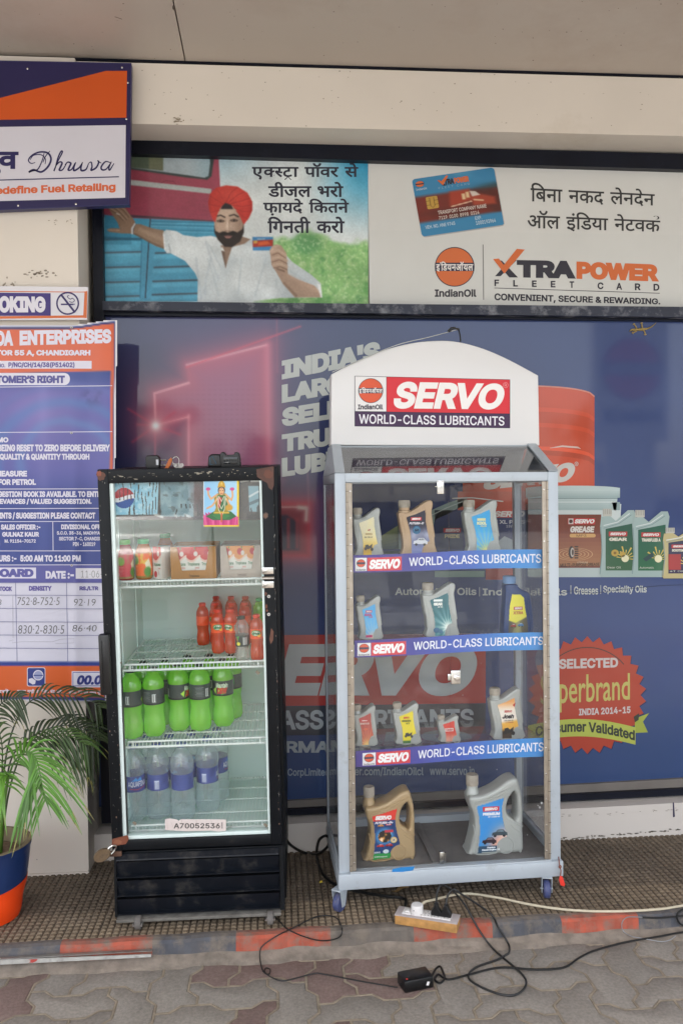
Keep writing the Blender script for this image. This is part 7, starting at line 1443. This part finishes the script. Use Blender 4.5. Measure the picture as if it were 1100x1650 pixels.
zigcable('power_cable', 'thick dark cable coiled on the pavement between cooler and cabinet', [P(452, 1338, 3.22), P(459, 1350, 3.22), P(470, 1363, 3.24), G(490, 1374, .006), G(510, 1376, .006), P(526, 1366, 3.26), P(531, 1352, 3.26), P(524, 1347, 3.25), P(514, 1354, 3.22), G(510, 1372, .006), G(513, 1392, .006), G(524, 1413, .006), G(545, 1428, .006), G(580, 1437, .006), G(620, 1444, .006), G(652, 1449, .006), PM(.01, LDEP + .01, .012), PM(.006, LDEP - .004, .02)], .0056, M['cable'], 'cable')
# adapter box
a, b, d = G(640.5, 1589, ROAD), G(651.6, 1602.5, ROAD), G(698.7, 1592.5, ROAD); ux = d - b; wid = np.linalg.norm(ux); ux /= wid; yaw = math.atan2(ux[1], ux[0]); dep = .062
ad = thing('power_adapter', 'black plastic power adapter with a red light lying on the pavers', 'adapter', (b[0], b[1], ROAD + .0015), rotz=yaw)
m = MB(); m.box((0, 0, 0), (wid, dep, .037), .005); m.build('adapter_body', M['plastic_black'], ad)
m = MB(); m.lathe([(.0028, 0), (.0024, .0012), (.001, .0016)], (.013, .012, .037), 10); o = m.build('indicator_lamp', mat('red_lamp', 'e0281c', .3), ad)
m = MB(); n0 = 0; m.box((.074, -.0006, .012), (.082, .0002, .023)); m.v = [(v[0] + (v[2] - .0175) * .35, v[1], v[2] + (v[0] - .078) * -.3) for v in m.v]; m.build('rating_label', M['switch'], ad)
for x, y in ((-.004, .03), (wid - .004, .03)): m = MB(); m.tube([(x, y, .014), (x + .009, y, .014)], [.0045, .0045], 8); m.build('cable_grommet', M['cable'], ad)
# aluminium strip at the foot of the kerb
a, b = P(-60, 1549.5, 2.74), P(244, 1537.5, 2.735); t = thing('metal_strip', 'long dull aluminium strip with red paint marks at the foot of the kerb', 'metal strip', a); v = b - a
m = MB(); w_, h_ = np.array((0, -.004, -.014)), np.array((0, .003, .0)); m.hexa([tuple(np.zeros(3)), tuple(v), tuple(v + w_ * .6), tuple(w_), tuple(h_), tuple(v + h_), tuple(v + h_ + w_ * .6), tuple(h_ + w_)]); m.box((-.0, .003, -.002), (float(v[0]), .016, .0005)); m.build('strip_body', M['alu'], t)
p = Print(lambda x, y, l=0: a * 0 + (v * x + w_ * y * (1 - .4 * x) + np.array((0, -.0006 - l * .0003, 0)))); p.poly([(.345, .1), (.395, .05), (.39, .5), (.37, .9), (.35, .8), (.36, .4)], 'b03a30'); p.poly([(.36, .05), (.385, .05), (.375, .4), (.365, .35)], 'b03a30', 2); p.build('paint_mark', M['worn'], t)
# dry leaf and a yellow scrap
q = G(644, 1434.5, .004); t = thing('dry_leaf', 'curled dry leaf on the tiles under the cabinet', 'leaf', q); m = MB(); L = spline([(-.034, -.004), (-.018, .002), (-.004, .009), (.014, .008), (.03, .012), (.036, .006), (.02, -.004), (0, -.006), (-.02, -.008)], 4, True); V, T = fill([[tuple(k) for k in L]])
m.add([(x, y * 1.6, .004 + .006 * math.sin(x * 90) + .3 * abs(y)) for x, y in V], T, True); o = m.build('leaf_blade', M['dryleaf'], t)
q = G(517, 1422, .003); t = thing('paper_scrap', 'tiny yellow scrap on the tiles by the cable coil', 'scrap', q); m = MB(); m.add([(-.006, -.003, 0), (.005, -.004, .002), (.006, .003, .006), (-.003, .005, .004), (0, .001, .007)], [(0, 1, 4), (1, 2, 4), (2, 3, 4), (3, 0, 4)]); m.build('scrap_body', M['yellow'], t)
# gecko on the glass
t = thing('gecko', 'small brown gecko clinging to the window at the top right', 'lizard', P(1033, 531, YG - .004)); o_ = P(1033, 531, YG - .004)
def gk(x, y, d=0): return P(x, y, YG - .004 - d) - o_
m = MB(); m.tube([gk(*k) for k in ((1013.5, 534), (1016, 531.5), (1020, 531.5), (1024, 531), (1030, 531), (1036, 530.5), (1040, 530), (1044, 528.8), (1049, 526.5), (1054, 522.5), (1057, 519))], [.002, .0055, .0078, .0056, .0088, .0082, .0058, .0046, .0034, .0022, .0008], 10, flat=.7)
for pts in (((1025, 529), (1023, 525.5), (1021, 523)), ((1034, 528.5), (1033.5, 525), (1033, 521.5)), ((1025, 533), (1022, 535), (1019.5, 536)), ((1036, 532), (1038, 535), (1038.5, 538))):
    m.tube([gk(*k) for k in pts], [.0034, .0026, .0022], 7); e = np.array(pts[-1])
    for a in range(5): th = math.atan2(pts[-1][1] - pts[1][1], pts[-1][0] - pts[1][0]) + (a - 2) * .55; m.tube([gk(*e), gk(e[0] + 2.3 * math.cos(th), e[1] + 2.3 * math.sin(th))], [.0013, .0016], 5)
m.build('gecko_body', M['gecko'], t)
m = MB()
for y in (530.6, 532.8): q = gk(1018, y, .0045); m.lathe([(.0012, -.0006), (.0013, .0006), (.0005, .0012)], tuple(q), 8, 1)
m.build('eye', M['tape_black'], t)['kind'] = 'stuff'
# ------------------------------------------------------------------ potted palm
pc = G(-1, 1428, 0); pc[1] = 2.985; pc[0] = float(G(-1, 1400, .12)[0]) * 1.0; RB, RT, PH = .098, .142, .262
pot = thing('potted_palm', 'small palm in a navy and orange painted cement pot beside the column', 'plant', (pc[0], pc[1], 0))
def pr_(z): t = z / PH; return RB + (RT - RB) * t ** .85 - .004 * math.sin(t * math.pi) * -1
m = MB(); n = 48; zs = np.linspace(.002, PH, 22); vs = []; 
def split(a): return .128 + .018 * math.sin(a * 1.0 + .6)
m.m = 0
for part in (0, 1):
    zz = np.linspace(0, 1, 12); vs = []
    for t_ in zz:
        for i in range(n):
            a = 2 * math.pi * i / n; z = .002 + (split(a) - .002) * t_ if part == 0 else split(a) + (PH - split(a)) * t_
            r = pr_(z) + (.0022 * math.sin((z * 60 + a * 2.0)) if part == 0 else 0) + (.003 if z > PH - .012 else 0); vs.append((r * math.cos(a), r * math.sin(a), z))
    m.m = part; m.add(vs, [(j * n + i, j * n + (i + 1) % n, (j + 1) * n + (i + 1) % n, (j + 1) * n + i) for j in range(11) for i in range(n)], True)
m.m = 2; prof = [(pr_(PH) + .003, PH), (pr_(PH) + .001, PH + .002), (pr_(PH) - .012, PH + .002), (pr_(PH) - .018, PH - .01), (pr_(PH) - .024, PH - .06)]; vs = [(r * math.cos(2 * math.pi * i / n), r * math.sin(2 * math.pi * i / n), z) for r, z in prof for i in range(n)]
m.add(vs, [(j * n + i, j * n + (i + 1) % n, (j + 1) * n + (i + 1) % n, (j + 1) * n + i) for j in range(4) for i in range(n)], True)
m.build('pot', [M['orange_pot'], M['navy_pot'], M['pot_rim']], pot)
m = MB(); vs = [(0, 0, PH - .028)]; rr = [.04, .08, .118]
for k, r in enumerate(rr):
    for i in range(24): a = 2 * math.pi * i / 24; vs.append((r * math.cos(a), r * math.sin(a), PH - .032 - .006 * k + RNG.uniform(-.005, .005)))
m.add(vs, [(0, 1 + i, 1 + (i + 1) % 24) for i in range(24)] + [(1 + 24 * k + i, 25 + 24 * k + i, 25 + 24 * k + (i + 1) % 24, 1 + 24 * k + (i + 1) % 24) for k in range(2) for i in range(24)], True); m.build('soil', M['soil'], pot)
def frond(pts, nl, ll, wid, col, droop=.5, name='frond', seed=0, spread=1.0, start=.25):
    """one feather leaf: midrib through photo points (px, py, y) with paired narrow leaflets"""
    rs = random.Random(seed); C = [P(*q) - np.array((pc[0], pc[1], 0)) for q in pts]; S = spline(C, 10); N = len(S); f = MB(); f.cur = tuple(lin(col) * .8); f.tube(S, np.linspace(.0042, .001, N), 6)
    for k in range(nl):
        t = start + (1 - start) * (k + .5) / nl; i = min(int(t * (N - 1)), N - 2); o = S[i] + (S[i + 1] - S[i]) * (t * (N - 1) - i); T_ = S[i + 1] - S[i]; T_ /= np.linalg.norm(T_)
        side0 = np.cross(T_, (0, -1, .25)); side0 /= np.linalg.norm(side0) + 1e-9
        for s in (-1, 1):
            if rs.random() < .04: continue
            L = ll * (math.sin(math.pi * (.18 + .74 * (t - start) / (1 - start))) ** .7) * rs.uniform(.85, 1.12); dv = T_ * (.55 + .35 * t) + s * side0 * .8 * spread + np.array((0, rs.uniform(-.25, .1), rs.uniform(-.05, .05))); dv /= np.linalg.norm(dv)
            W_ = wid * rs.uniform(.85, 1.15); nv = np.cross(dv, (rs.uniform(-.2, .2), -1, .3)); nv /= np.linalg.norm(nv) + 1e-9; c = lin(col) * rs.uniform(.75, 1.3); tip = lin('8f8a4c')
            n5 = 7; vs = []
            for q in range(n5):
                u = q / (n5 - 1); p_ = o + dv * L * u + np.array((0, 0, -droop * L * u * u)); ww = W_ * (math.sin(math.pi * min(.12 + u * .88, 1)) ** .6) * (1 - u * .25) if q < n5 - 1 else .0003
                fold = np.cross(nv, dv) * ww * .35; vs += [p_ + nv * ww, p_ + fold, p_ - nv * ww]
            for q in range(n5 - 1):
                f.cur = tuple(c if q < n5 - 2 or rs.random() < .7 else tip)
                f.add([vs[3 * q], vs[3 * q + 1], vs[3 * q + 4], vs[3 * q + 3]], [(0, 1, 2, 3)]); f.add([vs[3 * q + 1], vs[3 * q + 2], vs[3 * q + 5], vs[3 * q + 4]], [(0, 1, 2, 3)])
    return f.build(name, M['leaf'], pot)
GRN, DK, MID = '52812a', '2c3b1b', '3c5622'
frond([(2, 1375, 2.98), (6, 1300, 2.93), (20, 1235, 2.86), (42, 1212, 2.8), (58, 1222, 2.76), (66, 1252, 2.73), (74, 1290, 2.72)], 20, .19, .0052, GRN, .55, seed=1, start=.36)
frond([(0, 1375, 2.98), (8, 1290, 3.0), (20, 1220, 3.02), (55, 1185, 3.05), (95, 1170, 3.08), (130, 1172, 3.1), (158, 1192, 3.1)], 19, .17, .0054, DK, .75, seed=2, start=.42)
frond([(2, 1375, 2.98), (14, 1280, 3.02), (40, 1205, 3.05), (75, 1188, 3.02), (110, 1186, 3.0), (140, 1202, 2.98)], 16, .15, .0042, MID, .8, seed=3, start=.4)
frond([(0, 1375, 2.98), (2, 1290, 3.04), (14, 1200, 3.08), (36, 1145, 3.1), (64, 1122, 3.12), (100, 1118, 3.12), (140, 1126, 3.12), (163, 1140, 3.12)], 18, .14, .0042, '2f3f1c', .6, seed=4, start=.48)
frond([(-2, 1375, 2.98), (0, 1280, 3.02), (-8, 1200, 3.04), (-6, 1150, 3.0), (10, 1128, 2.96), (35, 1124, 2.93)], 14, .12, .0042, DK, .6, seed=5, start=.5)
frond([(-4, 1375, 2.98), (-14, 1290, 2.92), (-28, 1230, 2.86), (-50, 1205, 2.8), (-80, 1215, 2.76)], 15, .17, .0044, GRN, .5, seed=6, start=.3)
frond([(-2, 1375, 2.98), (-4, 1300, 2.96), (4, 1240, 2.93), (2, 1190, 2.9), (-14, 1160, 2.87)], 14, .14, .0042, MID, .5, seed=7, start=.35)
frond([(-4, 1375, 2.98), (-20, 1290, 3.0), (-44, 1200, 3.02), (-80, 1150, 3.02), (-120, 1150, 3.02)], 15, .17, .0044, MID, .6, seed=8, start=.35)
frond([(0, 1375, 2.98), (4, 1320, 2.9), (12, 1270, 2.83), (14, 1250, 2.78), (2, 1255, 2.74), (-14, 1285, 2.71)], 15, .13, .0042, '5f8f30', .5, seed=9, start=.4)
for k, q in enumerate(([(-1, 1392, 2.975), (0, 1340, 2.98), (3, 1280, 2.975)], [(2, 1390, 2.99), (4, 1330, 2.99), (6, 1270, 3.0)], [(-5, 1390, 2.98), (-7, 1330, 2.97), (-10, 1270, 2.95)])):
    m = MB(); m.tube(spline([P(*a) - np.array((pc[0], pc[1], 0)) for a in q], 6), .0048, 7); m.build('stem', M['stem'], pot)
# ------------------------------------------------------------------ the forecourt behind the photographer (seen in the panes)
def tree(x, y, h, seed, label):
    rs = np.random.default_rng(seed); t = thing('tree', label, 'tree', (x, y, ROAD), group='trees across the forecourt'); m = MB(); m.tube([(0, 0, 0), (.05, .02, h * .3), (.1, 0, h * .55)], [.16, .12, .07], 8)
    for a in range(5): m.tube([(.08, 0, h * .4), (.6 * math.cos(a * 1.3), .6 * math.sin(a * 1.3), h * .6), (1.2 * math.cos(a * 1.3), 1.2 * math.sin(a * 1.3), h * .75)], [.06, .04, .015], 6)
    m.build('trunk', M['bark'], t); m = MB(); cl = [(rs.normal(0, 1.0), rs.normal(0, 1.0), h * rs.uniform(.45, .95), rs.uniform(.5, .95)) for _ in range(14)]
    for k in range(2600):
        c = cl[rs.integers(len(cl))]; v = rs.normal(0, 1, 3); v *= c[3] * rs.uniform(.5, 1) / np.linalg.norm(v); p_ = np.array(c[:3]) + v; a, b = rs.normal(0, 1, 3), rs.normal(0, 1, 3); a *= .11 / np.linalg.norm(a); b *= .06 / np.linalg.norm(b); m.add([p_ - a, p_ - b, p_ + a, p_ + b], [(0, 1, 2, 3)])
    m.build('crown', M['foliage'], t)
for k, (x, y, h, lab) in enumerate(((-11, -33, 5.0, 'leafy tree at the far left edge of the forecourt'), (-6, -35, 6.5, 'tall leafy tree left of the pylon across the forecourt'), (-1, -34, 4.6, 'low bushy tree across the forecourt, straight behind the viewer'), (5, -36, 5.6, 'round leafy tree right of the middle across the forecourt'), (11, -34, 5.0, 'spreading tree at the right edge of the forecourt'), (17, -35, 6.2, 'tall tree at the far right edge of the forecourt'))): tree(x, y, h, 40 + k, lab)
t = thing('boundary_wall', 'long low plastered boundary wall across the forecourt', 'wall', (0, -30, ROAD)); m = MB(); m.box((-25, -.12, 0), (25, .12, 1.3)); m.box((-25, -.16, 1.3), (25, .16, 1.38)); m.build('wall_body', mat('grey_plaster', '8a8378', .85, var=.15, vscale=1), t)
t = thing('pylon_sign', 'tall white pylon sign with a round orange emblem across the forecourt', 'sign', (7.05, -9.0, ROAD)); m = MB(); m.box((-.75, -.15, 2.6), (.75, .15, 5.0), .02); m.box((-.5, -.1, 0), (.5, .1, 2.6)); m.build('pylon_body', M['pylon'], t)
p = Print(lambda x, y, l=0: np.array((-x, .1515 + l * .002, y)), 1.0)
p.ell(0, 4.02, .62, .62, '2b2a40', 1); p.ell(0, 4.02, .59, .59, 'd9582f', 2); p.rect(-.61, 3.89, .61, 4.15, '2b2a40', 3)
tr = hindi(['इ', 'ं', 'िड', 'य', 'न', 'ऑ', 'य', 'ल'], .012); p.text('', 0, 'f0eee8', tris=tr, layer=4, quad=[(-.55, 4.17), (.55, 4.17), (.55, 3.87), (-.55, 3.87)]); p.text('IndianOil', 0, '2b2a40', .03, layer=2, quad=[(-.6, 3.25), (.6, 3.25), (.6, 2.95), (-.6, 2.95)]); p.build('pylon_print', M['print'], t)
# a white hatchback parked to the left of the photographer
car = thing('parked_car', 'white hatchback parked on the forecourt facing the shop', 'car', (-1.62, -1.6, ROAD), rotz=rad(-98))
prof = [(-1.85, .35), (-1.9, .6), (-1.78, .86), (-1.0, .98), (-.35, 1.42), (.2, 1.5), (.95, 1.46), (1.55, 1.1), (1.75, .98), (1.8, .5), (1.75, .32)]
m = MB(); m.puff([[tuple(q) for q in spline(prof, 4)]], -.8, .8, .16, lambda a, b, d: (a, d * (1 - .14 * max(0, b - .95) / .5), b), 4); cbdy = m.build('car_body', M['car_paint'], car)
for s in (-1, 1):
    m = MB(); V, T = fill([[(-.72, 1.03), (-.22, 1.36), (.25, 1.42), (.85, 1.38), (1.25, 1.06)]]); m.add([(a, s * (.803 - .14 * .8 * max(0, b - .95) / .5 + .004), b) for a, b in V], T); m.build('side_window', M['car_glass'], car)
    m = MB(); m.lathe([(.02, -.03), (.1, -.02), (.14, .03), (.1, .06)], (0, 0, 0), 20, 0); m.v = [(-1.76 - v[0] * .6, s * .58 + v[1], .74 + v[2] * .62) for v in m.v]; m.build('headlight', M['chrome'], car)
    m = MB(); m.box((-.62, s * .84, .98), (-.44, s * .98, 1.1), .04); m.build('wing_mirror', M['car_paint'], car)
m = MB(); m.add([(-.98, -.64, 1.005), (-.98, .64, 1.005), (-.36, .6, 1.435), (-.36, -.6, 1.435)], [(0, 1, 2, 3)]); m.build('windscreen', M['car_glass'], car)
for x in (-1.2, 1.15):
    for s in (-1, 1):
        m = MB(); m.lathe([(.2, -.1), (.29, -.09), (.3, -.05), (.3, .05), (.29, .09), (.2, .1)], (x, s * .73, .3), 28, 1); w = m.build('wheel', M['tyre'], car); m = MB(); m.lathe([(.19, -.004), (.16, .0), (.05, .012), (.02, .014)], (0, 0, 0), 24, 1); m.v = [(v[0] + x, s * (.83 + v[1]), v[2] + .3) for v in m.v]; m.build('wheel_rim', M['alu'], w)
m = MB(); m.box((-1.915, -.5, .42), (-1.88, .5, .56), .01); m.build('grille', M['plastic_black'], car)
